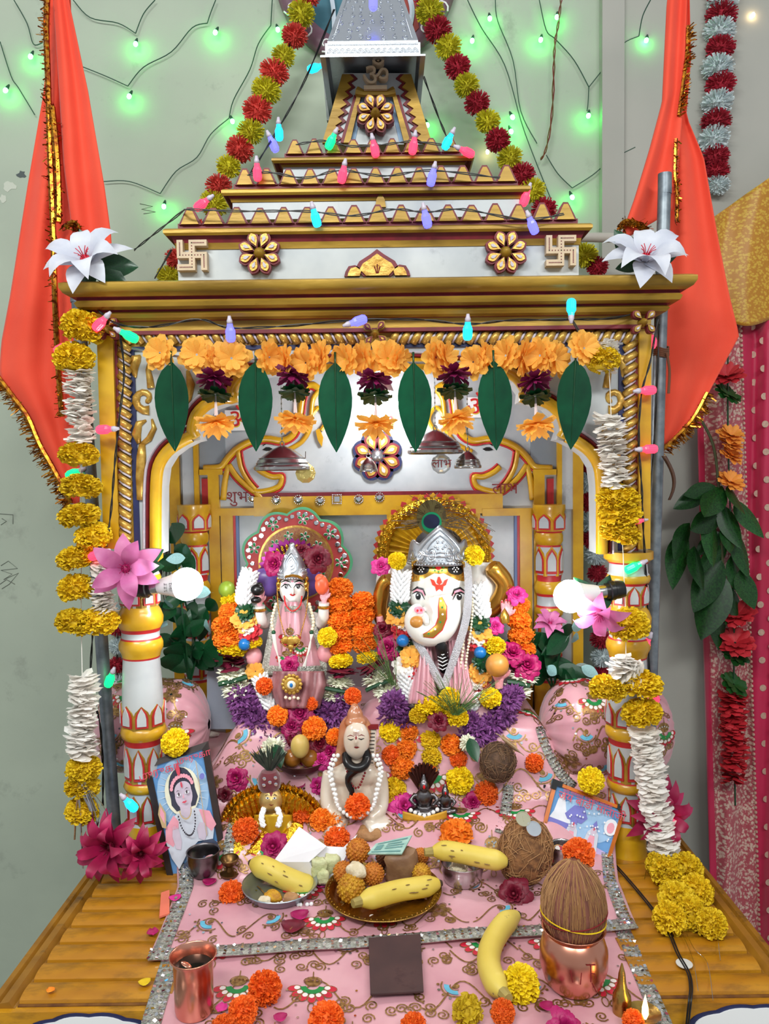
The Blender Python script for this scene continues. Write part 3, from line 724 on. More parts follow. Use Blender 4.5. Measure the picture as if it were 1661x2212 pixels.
# ================================================================== INNER BACK PANEL
BY = 1.76
mb = MB(); pbox(mb, 368, 800, 1246, 1640, BY, .035); bp = mb.build('back_panel', 'marble', SH, smooth=False)
mat('grey_recess', (132, 140, 146), .5, var=.2, vscale=10)
RK = [0]
def rail(x0, y0, x1, y1, m="yellow_paint", pr=.014, nm="painted_rail"):
    RK[0] += 1; pr += .00013*RK[0]
    mb = MB(); pbox(mb, x0, y0, x1, y1, BY-pr, pr+.004); return mb.build(nm, m, bp, smooth=False)
rail(548,1070,1086,1112); rail(560,1062,1072,1070,'maroon',.011)
for f in (0, 1):
    def R2(x0, y0, x1, y1, *a_):
        if f: x0, x1 = 1632-x1, 1632-x0
        rail(x0, y0, x1, y1, *a_)
    R2(372,955,394,1620); R2(418,925,428,1090); R2(430,920,486,1012,'grey_recess',.003); R2(455,1014,478,1560); R2(430,1014,480,1026); R2(430,1098,590,1114)
    R2(482,1104,508,1600); R2(508,1112,514,1600,'red_paint',.008); R2(436,1034,450,1090,'red_paint',.006); R2(394,955,418,1100,'marble',.010)
    R2(514,1112,520,1560,mat('soft_blue',(110,132,176),.6),.006); R2(512,1106,560,1114,'gold',.012)
def lotus_pillar(xt, Y):
    s = Y/FPX; cx = xpx(xt, Y, 1300)
    def z(y): return zpx(y, Y, xt)
    prof = [(30,1560,0),(33,1550,0),(28,1500,0),(31,1490,0),(31,1478,0),(26,1470,2),(26,1464,1),(26,1400,2),(30,1396,0),(30,1384,0),(26,1380,1),(25,1330,2),(29,1326,0),(31,1318,0),(29,1310,2),(26,1306,1),(26,1286,2),(29,1280,0),(32,1268,0),(28,1258,0),(25,1254,2),(27,1240,1),(27,1180,2),(25,1176,0),(30,1168,0),(30,1156,0),(27,1150,2),(30,1146,0),(32,1120,0),(33,1104,0),(35,1100,0),(35,1090,0)]
    mb = MB(); mb.lathe([(r*s, z(y), m) for r, y, m in prof], (cx, Y, 0), n=24); p = mb.build('inner_pillar', ['yellow_paint', 'marble', 'red_paint'], SH, smooth=50)
    for (y0, y1, rb, off) in ((1178,1242,28,0), (1404,1462,27,0), (1332,1378,26,.5), (1106,1146,33,.5)):
        n = 6
        for i in range(n):
            a0 = 2*PI*(i+off)/n
            if math.cos(a0) < -.3: continue
            mb = MB()
            for (k, sc_, dr) in ((0, 1.0, .001), (1, .74, .0022), (2, .55, .0034)):
                hw = PI/n*sc_; zb, zt = z(y1), z(y0); mid = (zb+zt)/2; pts = []
                for (u, v) in [(-1,-1),(-1,.1),(-.75,.5),(0,1),(.75,.5),(1,.1),(1,-1)]:
                    a = a0+u*hw; r = rb*s+dr; v = v*(sc_+.1); v = max(-1, min(1, v)); pts.append(Vector((cx+r*math.sin(a), Y-r*math.cos(a), mid+v*(zt-zb)/2)))
                mb.prism(pts, Vector((-math.sin(a0), math.cos(a0), 0))*(.004+dr), m=k)
            mb.build('petal', ['yellow_paint', 'red_paint', 'marble'], p, smooth=False)
lotus_pillar(424, 1.72); lotus_pillar(1186, 1.72)
# relief elephants with raised trunks
el_up = [(440,1012),(476,1009),(492,990),(512,970),(540,955),(575,948),(610,952),(634,938),(646,905),(652,865),(660,838),(676,832),(690,842)]
el_low = [(494,1004),(512,1030),(536,1052),(552,1062),(578,1060),(603,1050),(608,1030),(588,1030),(566,1020),(552,1008)]
el_ear = [(514,974),(520,1008),(534,1036),(552,1058)]
el_tr = [(690,842),(676,862),(672,896),(668,928),(652,954),(630,968),(612,976)]
el_leg = [(494,1004),(486,1040),(482,1080)]; el_lf = [(552,1062),(570,1085),(582,1110)]
lot = [(668,905),(680,880),(690,905),(684,935),(672,945)]
for f in (False, True):
    g = (lambda q: mirx(q, 1632)) if f else (lambda q: q)
    mb = MB(); body = g(el_up + el_tr[1:] + [(606,1000),(608,1030),(603,1050),(578,1060),(552,1062),(536,1052),(512,1030)])
    mb.prism([P(x, y, BY-.006) for x, y in body], (0, .008, 0)); e = mb.build('relief_elephant', 'marble', bp, smooth=False)
    mb = MB()
    for q, w in ((el_up, .0085), (el_low, .007), (el_ear, .006), (el_tr, .006), (el_leg, .007), (el_lf, .008)):
        mb.tube(pxpath(g(q), BY-.006, 4), 1.0, n=8, flat=(w, .008, (0,1,0)))
    mb.build('outline', 'yellow_paint', e, smooth=True)['kind'] = 'stuff'
    mb = MB()
    for q in (shift(el_up, -9) if not f else shift(g(el_up), 9), shift(g(el_low), -8 if not f else 8), shift(g(el_ear), 8 if not f else -8)):
        mb.tube(pxpath(q, BY-.007, 4), 1.0, n=6, flat=(.0026, .003, (0,1,0)))
    mb.build('red_outline', 'red_paint', e, smooth=True)['kind'] = 'stuff'
    mb = MB(); c = g([(580,968)])[0]; sg = -1 if f else 1
    mb.prism([P(c[0]+sg*x, c[1]+y, BY-.0075) for x, y in ((-13,4),(-6,-2),(2,-2),(10,2),(3,6),(-5,6))], (0,.002,0)); mb.tube(pxpath([(c[0]-12*sg,c[1]-5),(c[0]-3*sg,c[1]-10),(c[0]+12*sg,c[1]-7)], BY-.0075), .0012, n=5)
    mb.build('painted_eye', 'black', e, smooth=False)
    mb = MB(); mb.prism([P(x, y, BY-.008) for x, y in g([(690,925),(698,945),(695,965),(686,950),(682,930)])], (0,.01,0)); mb.tube(pxpath(g([(672,900),(690,880),(706,905),(694,930)]), BY-.006), .005, n=6); mb.build('held_lotus', 'yellow_paint', e)
rosette(815, 985, BY-.001, .055, 8, bp, mats=('maroon', 'gold_leaf', 'lilac_white'), centre='silver', dep=.007, name='panel_rosette')
mb = MB()
for k in range(8):
    a = 2*PI*(k+.5)/8; c = P(815, 985, BY-.003) + Vector((math.cos(a)*.036, 0, math.sin(a)*.036)); mb.lathe([(.0225,0),(.0225,.004)], c, n=18, rot=facing())
mb.build('rosette_border', 'navy', bp, smooth=False)
text_mesh('शुभ', 'painted_word', P(512, 1074, BY-.0005), .036, UPRIGHT, 'dark_red', bp); text_mesh('लाभ', 'painted_word', P(1091, 1056, BY-.017), .036, UPRIGHT, 'dark_red', bp)
# rhinestone studs
mb = MB(); mb.lathe([(.0075,0),(.0075,.003),(.005,.005),(0,.0056)], n=12)
for i in range(14): mb.ell((.0098*math.cos(2*PI*i/14), .0098*math.sin(2*PI*i/14), .002), .0019, n=6, k=4)
RH = mb.mesh('rhinestone', 'sequin', smooth=30)
mb = MB(); mb.bar((0,0,.002), (.012,.012,.004))
for i in range(20):
    t = i/20*4; e = int(t); u = t-e; q = [(-1+2*u,-1),(1,-1+2*u),(1-2*u,1),(-1,1-2*u)][e]; mb.ell((q[0]*.0098, q[1]*.0098, .002), .0019, n=6, k=4)
RHS = mb.mesh('rhinestone', 'sequin', smooth=30)
for i, (x, y) in enumerate(((545,1076),(597,1080),(645,1079),(692,1081),(728,1078),(775,1078),(820,1074),(1075,1082))):
    d = thing('rhinestone_stud', ['round rhinestone stud beside the red painted word near the goddess halo', 'round rhinestone stud, first on the yellow rail', 'round rhinestone stud, second on the yellow rail', 'round rhinestone stud just before the square one', 'square rhinestone stud on the yellow rail', 'round rhinestone stud just after the square one', 'round rhinestone stud nearest the golden fan halo', 'lone round rhinestone stud beyond the golden fan halo'][i], 'stud', P(x, y, BY-.014 if 560 < x < 1070 else BY-.001), 'rhinestone studs on the back panel')
    put(RHS if i == 4 else RH, 'jewel', d.location, facing(), parent=d)
# om stickers
mat('sticker_red', (200, 30, 40), .5); mat('sticker_yellow', (214, 190, 60), .5)
for i, (x, y, w) in enumerate(((516,908,30),(1034,880,26),(826,912,22))):
    o = MB(); pbox(o, x-w, y-22, x+w, y+22, BY-.0095 if i < 2 else BY-.002, .001); st = tag(o.build('om_sticker', 'white', smooth=False), ['white om sticker above the elephant relief on the goddess side', 'white om sticker above the elephant beside the small bell', 'square om sticker behind the hanging lit bulb'][i], 'sticker')
    t = text_mesh('ॐ', 'om_sign', P(x, y, BY-.0100 if i < 2 else BY-.0026), .062, UPRIGHT, 'sticker_red', st); t2 = text_mesh('ॐ', 'om_outline', P(x+1.5, y+1.5, BY-.0097 if i < 2 else BY-.0023), .066, UPRIGHT, 'sticker_yellow', st)  # the larger yellow copy is the sign's printed outline
# ================================================================== HALOS
HY = 1.715
def disc(mb, c, R, y, dep, n=64, m=0, lob=0, amp=0.0, ph=0.0):
    pts = [(c.x + R*(1+amp*(abs(math.sin(lob*(2*PI*i/n)/2+ph))))*math.cos(2*PI*i/n), y, c.z + R*(1+amp*(abs(math.sin(lob*(2*PI*i/n)/2+ph))))*math.sin(2*PI*i/n)) for i in range(n)]
    mb.prism(pts, (0, dep, 0), m)
hc = P(640, 1216, HY); HR = .112
g = thing('goddess_halo', 'scalloped red and green disc halo with mirrors behind the goddess idol', 'halo', hc - Vector((0,0,HR)))
mb = MB(); disc(mb, hc, HR, HY, .006, 108, 0, 9, .13, PI/2); mb.build('green_rim', mat('halo_green', (90, 180, 130), .5, var=.1), g, smooth=False)
mb = MB(); disc(mb, hc, HR*.95, HY-.002, .004, 108, 0, 9, .13, PI/2); mb.build('red_field', mat('halo_red', (190, 66, 66), .6, var=.15), g, smooth=False)
mb = MB(); disc(mb, hc, HR*.755, HY-.0035, .004, 64); mb.build('gold_ring', 'gold_leaf', g, smooth=False)
mb = MB(); disc(mb, hc, HR*.71, HY-.005, .004, 64); mb.build('brocade_field', mat('brocade', (150, 78, 60), .5, rgb2=(176, 132, 70), vscale=240), g, smooth=False)
mir = MB().lathe([(.0056,0),(.0056,.0012),(.0045,.0016),(0,.0016)], n=10).mesh('mirror', 'sequin', smooth=False)
mb = MB()
for k in range(5):
    a = 2*PI*k/5; d = Vector((math.cos(a), math.sin(a), 0)); F = Matrix.Rotation(a, 3, 'Z')
    mb.ell(d*.0082, (.0052, .0036, .0012), F, n=10, k=4, m=1); mb.ell(d*.0082+Vector((0,0,.0008)), (.0040, .0026, .0012), F, n=10, k=4, m=0)
mb.ell((0,0,0), (.003,.003,.0016), n=8, k=4, m=1)
fl5 = mb.mesh('enamel_flower', ['emb_green', 'white'])
for k in range(46):
    a = 2*PI*k/46; r = HR*.95*(1+.13*abs(math.cos(4.5*a))) - .0085; put(mir, 'mirror', hc + Vector((r*math.cos(a), -.0022, r*math.sin(a))), facing(), rnd(.85,1.1), parent=g)
for k in range(9):
    a = 2*PI*k/9 + .0; r = HR*.885; put(fl5, 'enamel_flower', hc + Vector((r*math.cos(a), -.003, r*math.sin(a))), facing(FWD, a), 1.05, parent=g)
for k in range(11):
    a = 2*PI*k/11 + .1; r = HR*.56; put(fl5, 'enamel_flower', hc + Vector((r*math.cos(a), -.006, r*math.sin(a))), facing(FWD, a), .9, parent=g)
# pleated golden halo of the elephant-headed idol
gc = P(937, 1196, HY); GR = .128
g = thing('pleated_halo', 'golden pleated fan halo with sequinned rim behind the elephant-headed idol', 'halo', gc - Vector((0,0,GR)))
mb = MB(); NP = 44
def pleat(u, v):
    a = 2*PI*u; z = (.010 if int(round(u*NP*2)) % 2 else 0.0)*(.3+.7*v); r = .02+v*(GR*.84)
    return (gc.x + r*math.cos(a), HY - z, gc.z + r*math.sin(a))
mb.grid(pleat, NP*2, 4, closeu=True); mb.build('pleated_fan', mat('fan_yellow', (206, 160, 20), .5, rgb2=(176, 128, 10), vscale=60), g, smooth=False, thick=.0008)
mb = MB(); mb.lathe([(GR*.79,0),(GR*.82,.006),(GR*.88,.009),(GR*.94,.006),(GR*.97,0)], gc + Vector((0,-.008,0)), n=72, rot=facing(), cap=False); mb.build('sequin_ring', 'gold_foil', g)
mb = MB()
for k in range(58):
    a0, a1 = 2*PI*k/58, 2*PI*(k+1)/58; am = (a0+a1)/2
    mb.prism([gc + Vector((r*math.cos(a), -.002, r*math.sin(a))) for r, a in ((GR*.93,a0),(GR*1.02,a0),(GR*1.07,am),(GR*1.02,a1),(GR*.93,a1))], (0,.004,0), m=k % 2)
mb.build('ruffle', ['fan_yellow', mat('ruffle_red', (176, 40, 44), .6)], g, smooth=False)
stud = MB().lathe([(.0042,0),(.0042,.002),(.0028,.003),(.0008,.0015)], n=10).mesh('sequin_stud', 'gold_foil', smooth=False)
for k in range(52):
    a = 2*PI*k/52
    if math.sin(a) < -.45: continue
    for r in (.845, .925): put(stud, 'sequin_stud', gc + Vector((GR*r*math.cos(a), -.016, GR*r*math.sin(a))), facing(), 1.0 if r > .9 else .8, parent=g)
# ================================================================== CLOTHS
def lerp_tab(tab, t):
    if t >= tab[0][0]: return tab[0][1]
    for (a, za), (b, zb) in zip(tab, tab[1:]):
        if t >= b:
            k = (t-b)/(a-b); return zb + (za-zb)*k
    return tab[-1][1]
ZCEN = [(1.80,-.500),(1.51,-.500),(1.49,-.512),(1.468,-.560),(1.445,-.624),(1.43,-.638),(1.37,-.650),(1.345,-.672),(1.325,-.698),(1.30,-.709),(.90,-.712)]
ZSID = [(1.80,-.600),(1.47,-.600),(1.43,-.628),(1.40,-.655),(1.37,-.680),(1.335,-.704),(1.30,-.709),(.90,-.712)]
def sstep(a, b, x):
    t = max(0, min(1, (x-a)/(b-a))); return t*t*(3-2*t)
def H0(x, Y):
    xe = abs(x-.004); k = sstep(.285, .375, xe)
    return ZC + lerp_tab(ZCEN, Y)*(1-k) + lerp_tab(ZSID, Y)*k
def wrink(x, Y):
    s = .0022*math.sin(23*x+9*Y+1.3) + .0016*math.sin(-17*x+31*Y) + .0012*math.sin(53*x-21*Y+2*math.sin(14*Y)) + .0009*math.sin(71*Y+19*x)
    return s*(.35 if Y < 1.30 else 1.25)
def H(x, Y): return H0(x, Y) + wrink(x, Y)
def land(px, py, lift=0.0):
    """where the line of sight comes down on the draped cloth (lift metres above it)"""
    d = ray(px, py); lo, t = None, .75
    while t < 2.0:
        q = CPOS + d*(t/d.y)
        if q.z - lift <= H(q.x, q.y):
            a, b = t-.004, t
            for _ in range(14):
                m = (a+b)/2; q = CPOS + d*(m/d.y)
                if q.z - lift <= H(q.x, q.y): b = m
                else: a = m
            return CPOS + d*(b/d.y)
        t += .004
    return CPOS + d*(1.5/d.y)
def cnormal(x, Y):
    e = .004; return Vector((-(H0(x+e,Y)-H0(x-e,Y))/(2*e), -(H0(x,Y+e)-H0(x,Y-e))/(2*e), 1)).normalized()
def XLc(Y): return lerp_tab([(1.80,-.43),(1.46,-.43),(1.36,-.385),(1.28,-.362),(1.05,-.352),(.9,-.34)], Y)
def XRc(Y): return lerp_tab([(1.80,.44),(1.46,.44),(1.36,.41),(1.28,.392),(1.05,.372),(.9,.36)], Y)
def Yend(u): return 1.086 + .062*u
VT = [1.80]; 
while VT[-1] > 1.30: VT.append(VT[-1] - (.0075 if 1.43 < VT[-1] < 1.52 or VT[-1] < 1.37 else .016))
NF = 16
def up_pt(u, k):
    """k-th row of the upper cloth"""
    if k < len(VT): Y = VT[k]
    else:
        t = (k-len(VT)+1)/NF; Y = VT[-1] + (Yend(u)-VT[-1])*t
    x = XLc(Y) + (XRc(Y)-XLc(Y))*u
    return Vector((x, Y, H(x, Y) + .003))
NR = len(VT)+NF-1
up = thing('embroidered_cloth', 'pink satin cloth with embroidered flowers draped over the idol seat', 'cloth', (0, 1.35, LZ))
mb = MB(); mb.grid(lambda u, v: up_pt(u, int(round(v*NR))), 90, NR); mb.build('satin_sheet', 'pink_satin', up, smooth=True, thick=.0022)
def ribbon(mb, pts3, w, m=0, up_=None):
    """flat band through 3-D points lying on the cloth"""
    k = len(pts3); o = len(mb.v)
    for i, p in enumerate(pts3):
        d = pts3[min(i+1,k-1)] - pts3[max(i-1,0)]; n = up_ if up_ is not None else cnormal(p.x, p.y)
        s = d.cross(n); s = s.normalized()*w if s.length > 1e-9 else Vector((w,0,0)); mb.v += [p-s, p+s]
    for i in range(k-1): mb.f.append([o+2*i, o+2*i+1, o+2*i+3, o+2*i+2]); mb.m.append(m)
def lace(pts3, w, parent, nm='silver_lace', nrm=None):
    mb = MB(); ribbon(mb, pts3, w, 0, nrm); o = mb.build(nm, 'silver_lace', parent, smooth=True, thick=.0016)
    s = MB(); L_ = 0
    for i in range(len(pts3)-1):
        a, b = pts3[i], pts3[i+1]; n = nrm if nrm is not None else cnormal(a.x, a.y); d = (b-a)
        if d.length < 1e-6: continue
        sd = d.cross(n).normalized(); q = max(1, int(d.length/.007))
        for j in range(q):
            c = a + d*(j/q)
            for k in (-.8, -.3, .25, .8): s.bar(c + sd*w*k + n*.0014 + Vector((0,0,rnd(-.0003,.0003))), (.0042,.0042,.0012), Euler((rnd(-.5,.5), rnd(-.5,.5), rnd(0,3))).to_matrix(), 0)
    s.build('lace_sequins', 'sequin', o, smooth=False)['kind'] = 'stuff'
    return o
random.seed(11)
for pl in ([(492,1852),(500,1800),(520,1748),(556,1704),(600,1668)],[(1092,1640),(1098,1700),(1092,1752),(1080,1800)],[(1165,1572),(1182,1620),(1210,1670),(1240,1700)]):
    lace(smoothpath([land(x, y, .007) for x, y in pl], 6), .010, up)
lace([up_pt(i/60, NR) + Vector((0, .010, .0022)) for i in range(61)], .0125, up)
lace([up_pt(.012, k) + Vector((.006, 0, .0022)) for k in range(len(VT)-14, NR+1)], .012, up)
lace([up_pt(.988, k) + Vector((-.006, 0, .0022)) for k in range(len(VT)-10, NR+1)], .010, up)
# lower cloth on the projecting plinth
def lo_pt(u, v):
    Y = 1.20 - .335*v
    xl, xr = -.345 + .03*v, .375 - .02*v; x = xl + (xr-xl)*u
    return Vector((x, Y, LZ + .0035 + .0012*math.sin(40*x+20*Y)*min(1, max(0,(1.13-Y)*12))))
lo = thing('front_cloth', 'second pink embroidered cloth laid over the projecting front plinth', 'cloth', (0, 1.0, LZ))
mb = MB(); mb.grid(lo_pt, 60, 30); mb.build('satin_sheet', 'pink_satin', lo, smooth=True, thick=.0016)
lace([lo_pt(.018, i/30) + Vector((0,0,.002)) for i in range(31)], .013, lo, nrm=Vector((0,0,1))); lace([lo_pt(.982, i/30) + Vector((0,0,.002)) for i in range(31)], .012, lo, nrm=Vector((0,0,1)))
# ---- embroidery (geometry that follows the cloth)
EM = ['emb_red', 'emb_green', 'emb_blue', 'gold_thread', 'emb_white', 'sequin']
def sector(r0, r1, a0, a1, n=8, cx=0, cy=0):
    A = [(cx+r1*math.cos(a0+(a1-a0)*i/n), cy+r1*math.sin(a0+(a1-a0)*i/n)) for i in range(n+1)]; B = [(cx+r0*math.cos(a0+(a1-a0)*i/n), cy+r0*math.sin(a0+(a1-a0)*i/n)) for i in range(n+1)]
    return [(A[i], A[i+1], B[i+1], B[i]) for i in range(n)]
def emb_poly(mb, mp, poly, m, h):
    o = len(mb.v); mb.v += [mp(a, b, h) for a, b in poly]; mb.f.append(list(range(o, o+len(poly)))); mb.m.append(m)
def emb_disc(mb, mp, cx, cy, rx, ry, rot, m, h, n=9):
    ca, sa = math.cos(rot), math.sin(rot)
    emb_poly(mb, mp, [(cx + rx*math.cos(2*PI*i/n)*ca - ry*math.sin(2*PI*i/n)*sa, cy + rx*math.cos(2*PI*i/n)*sa + ry*math.sin(2*PI*i/n)*ca) for i in range(n)], m, h)
def emb_line(mb, mp, pts, w, m=3, h=.0012):
    k = len(pts); o = len(mb.v)
    for i, (x, y) in enumerate(pts):
        a = pts[max(i-1,0)]; b = pts[min(i+1,k-1)]; tx, ty = b[0]-a[0], b[1]-a[1]; l = math.hypot(tx,ty) or 1
        mb.v += [mp(x - ty/l*w, y + tx/l*w, h), mp(x + ty/l*w, y - tx/l*w, h)]
    for i in range(k-1): mb.f.append([o+2*i, o+2*i+1, o+2*i+3, o+2*i+2]); mb.m.append(m)
def emb_ring(mb, mp, cx, cy, rx, ry, rot, w=.0008, n=12):
    ca, sa = math.cos(rot), math.sin(rot)
    emb_line(mb, mp, [(cx + rx*math.cos(2*PI*i/n)*ca - ry*math.sin(2*PI*i/n)*sa, cy + rx*math.cos(2*PI*i/n)*sa + ry*math.sin(2*PI*i/n)*ca) for i in range(n+1)], w)
def fan_motif(mb, mp, s=1.0):
    emb_disc(mb, mp, 0, .008*s, .012*s, .010*s, 0, 3, .0010, 12)
    for q in sector(.0095*s, .0180*s, PI*1.06, PI*1.94): emb_poly(mb, mp, q, 1, .0014)
    for i in range(7):
        a = PI*(1.08+.84*i/6); c, d = math.cos(a), math.sin(a)
        emb_disc(mb, mp, .0285*s*c, .0285*s*d, .0078*s, .0056*s, a, 0, .0012); emb_disc(mb, mp, .0225*s*c, .0225*s*d, .0044*s, .0040*s, a, 4, .0016); emb_ring(mb, mp, .0262*s*c, .0262*s*d, .0102*s, .0062*s, a, .0006)
    emb_ring(mb, mp, 0, .010*s, .013*s, .0085*s, 0); emb_ring(mb, mp, 0, -.045*s, .0045*s, .009*s, 0); emb_line(mb, mp, [(0, .018*s), (0, .03*s)], .0008)
    for i in range(5): emb_disc(mb, mp, (.006*(i-2))*s, (.011-.0012*abs(i-2)**1.5)*s, .0016*s, .0016*s, 0, 5, .0018, 6)
def crescent_motif(mb, mp, rot, s=1.0):
    ca, sa = math.cos(rot), math.sin(rot)
    mq = lambda a, b, h: mp(a*ca-b*sa, a*sa+b*ca, h)
    for q in sector(.0085*s, .0150*s, -.9, 1.1): emb_poly(mb, mq, q, 2, .0013)
    emb_line(mb, mq, [(.0072*s*math.cos(t/8), .0072*s*math.sin(t/8)) for t in range(-9, 12)], .0007); emb_line(mb, mq, [(.0185*s*math.cos(t/8), .0185*s*math.sin(t/8)) for t in range(-9, 12)], .0012)
    for t in range(5):
        a = -.8+.45*t; emb_disc(mb, mq, .0225*s*math.cos(a), .0225*s*math.sin(a), .0022*s, .0022*s, 0, 5 if t % 2 else 3, .0014, 6)
    emb_disc(mb, mq, 0, 0, .005*s, .004*s, 0, 3, .001)
def gold_flower(mb, mp, s=1.0):
    for i in range(6):
        a = 2*PI*i/6; emb_disc(mb, mp, .0125*s*math.cos(a), .0125*s*math.sin(a), .0068*s, .0046*s, a, 3, .0010); emb_ring(mb, mp, .0125*s*math.cos(a), .0125*s*math.sin(a), .0085*s, .006*s, a, .0007)
    emb_disc(mb, mp, 0, 0, .003*s, .003*s, 0, 5, .0016)
def curl(mb, mp, x, y, r, a0, sg):
    emb_line(mb, mp, [(x + r*(1-.8*i/16)*math.cos(a0+sg*i*.62), y + r*(1-.8*i/16)*math.sin(a0+sg*i*.62)) for i in range(17)], .0011)
def embroider(surf, ulen, vlen, parent, cols, rows, seed, skip=None, s=1.0, vmargin=.03, umargin=.05):
    """surf(a, b, h): metres across, metres along -> point"""
    random.seed(seed); vines = MB(); dx = (ulen-2*umargin)/cols; dy = (vlen-2*vmargin)/rows
    for j in range(rows):
        for i in range(cols):
            cx = umargin + dx*(i+.5+(.25 if j % 2 else -.25)) + rnd(-.006,.006); cy = vmargin + dy*(j+.5) + rnd(-.006,.006)
            if cx < umargin-.01 or cx > ulen-umargin+.01: continue
            if skip and skip(cx, cy): continue
            mp = lambda a, b, h, cx=cx, cy=cy: surf(cx+a, cy-b, h)
            k = (i*2+j*3) % 5; mb = MB()
            if k in (0, 3): fan_motif(mb, mp, s)
            elif k in (1, 4): crescent_motif(mb, mp, rnd(-2.6,-.4), s*1.15)
            else: gold_flower(mb, mp, s)
            o = mb.build('embroidered_motif', EM, parent, smooth=False, fix=False)
            pts = [(cx - dx*.5 + dx*t/16, cy + dy*.30*math.sin(PI*t/8 + j) + dy*.2) for t in range(17)]
            emb_line(vines, lambda a, b, h: surf(a, b, h), pts, .0012)
            for q in range(7):
                curl(vines, lambda a, b, h: surf(a, b, h), cx + dx*rnd(-.55,.55), cy + dy*rnd(.28,.6)*random.choice((-1,1)), .0095*s, rnd(0,6), random.choice((-1,1)))
            for q in range(4): emb_disc(vines, lambda a, b, h: surf(a, b, h), cx + dx*rnd(-.5,.5), cy + dy*rnd(-.5,.5), .0020, .0020, 0, 5, .0014, 6)
    o = vines.build('gold_vines', EM, parent, smooth=False, fix=False); o['kind'] = 'stuff'
# arc length table of the upper cloth
arc = [0.0]
for k in range(NR): arc.append(arc[-1] + (up_pt(.5, k+1)-up_pt(.5, k)).length)
def up_surf(a, b, h):
    b = max(0, min(arc[-1]-1e-6, b)); k = 0
    lo_i, hi_i = 0, NR
    while hi_i-lo_i > 1:
        m = (lo_i+hi_i)//2
        if arc[m] <= b: lo_i = m
        else: hi_i = m
    t = (b-arc[lo_i])/(arc[lo_i+1]-arc[lo_i]); u = max(0, min(1, a/.78)); p = up_pt(u, lo_i).lerp(up_pt(u, lo_i+1), t)
    return p + cnormal(p.x, p.y)*(h+.0014)
embroider(up_surf, .78, arc[-1], up, 7, 9, 3, skip=lambda a, b: b < .22, vmargin=.04)
embroider(lambda a, b, h: lo_pt(a/.72, b/.335) + Vector((0,0,h+.001)), .72, .335, lo, 6, 3, 5, skip=lambda a, b: b < .06, vmargin=.02)
# ---- bolsters of the same cloth
def bolster(x0, x1, cpx, cpy, Y, R, label, seed, gather):
    c = P(cpx, cpy, Y); xa, xb = xpx(x0, Y, cpy), xpx(x1, Y, cpy); L_ = xb-xa
    t = thing('bolster', label, 'bolster', (c.x, Y, c.z-R), 'pink satin bolsters')
    def sp(a, b, h):
        k = a/L_; e = min(k, 1-k)*L_; rr = R*math.sqrt(max(.0, 1-(1-min(1, e/(R*.72)))**2)); th = b/R
        rr += h + (.0022*math.sin(16*th)*(1-min(1, e/(R*.9)))*1.6)*(1 if rr > .2*R else 0) + .0012*math.sin(5*th+60*a)
        return Vector((xa + a, Y + rr*math.sin(th), c.z + rr*math.cos(th)))
    mb = MB(); mb.grid(lambda u, v: sp(max(.0004, min(L_-.0004, L_*(.5-.5*math.cos(PI*u)))), 2*PI*R*v, 0), 26, 64); mb.build('satin_cover', 'pink_satin', t, smooth=True)
    embroider(lambda a, b, h: sp(max(.001,min(L_-.001,a)), -b + 1.2*R, h+.0006), L_, PI*R*1.15, t, max(3,int(L_/.055)), 5, seed, umargin=.03, vmargin=.0, s=.9)
    return t
bolster(208, 452, 330, 1566, 1.545, .092, 'pink satin embroidered bolster behind the pillar beside the grey stone slab', 21, 1)
bolster(1166, 1448, 1306, 1572, 1.545, .098, 'pink satin embroidered bolster behind the pillar by the red sari curtain', 22, -1)
# grey stone slab behind the goddess garland
c = P(478, 1505, 1.60)
tag(MB().prism([P(x, y, 1.60) for x, y in ((447,1575),(447,1455),(456,1440),(470,1432),(560,1432),(560,1575))], (0,.03,0)).build('stone_slab', mat('grey_stone', (150, 158, 170), .4, var=.1), smooth=False), 'smooth grey stone slab standing behind the goddess garland', 'slab')
# block under the cloth
mb = MB(); mb.box((-.36, 1.475, LZ-.01), (.37, 1.755, ZC-.612)); mb.box((-.26, 1.50, LZ-.01), (.27, 1.755, ZC-.512)); mb.build('seat_block', 'marble', SH, smooth=False)
# ================================================================== SILVER CANOPY, PICTURE, POLES, FLAGS
cv = thing('silver_canopy', 'embossed silver temple canopy cover above the painted spire', 'canopy', P(806, 130, 1.60))
CYf = 1.50
def cz(y): return zpx(y, CYf, 806)
xa, xb = xpx(707, CYf, 90), xpx(903, CYf, 90); mb = MB()
rows = [(.013, 130), (.013, 126), (.004, 122), (.004, 95), (0, 92), (0, 88)]
moulding(mb, [(o, cz(y), 0) for o, y in rows], xa, xb, CYf, 1.74); mb.f = [f for i, f in enumerate(mb.f) if i != len(mb.f)-2]; mb.m = [0]*len(mb.f)
mb.build('flange', 'silver', cv, smooth=False)
t0, t1 = xpx(748, CYf+.05, -10), xpx(866, CYf+.05, -10); z0, z1 = cz(88), zpx(-60, CYf+.06)
mb = MB(); mb.add([(xa,CYf,z0),(xb,CYf,z0),(xb,1.74,z0),(xa,1.74,z0),(t0+.01,CYf+.07,z1),(t1-.01,CYf+.07,z1),(t1-.01,1.67,z1),(t0+.01,1.67,z1)], [(0,1,5,4),(1,2,6,5),(2,3,7,6),(3,0,4,7),(4,5,6,7)])
mb.build('pyramid', 'silver', cv, smooth=False)
mb = MB()
for i in range(58): mb.ell((xa+.002+(xb-xa-.004)*i/57, CYf-.004, cz(99)), .0014, n=6, k=4)
for i in range(15):
    x = xa + (xb-xa)*(i+.5)/15; c = Vector((x, CYf-.0045, cz(117)))
    for k in range(3):
        r = .0058-.0019*k; mb.tube([c + Vector((r*math.cos(a*PI/8), 0, r*1.5*math.sin(a*PI/8))) for a in range(9)], .0006, n=4)
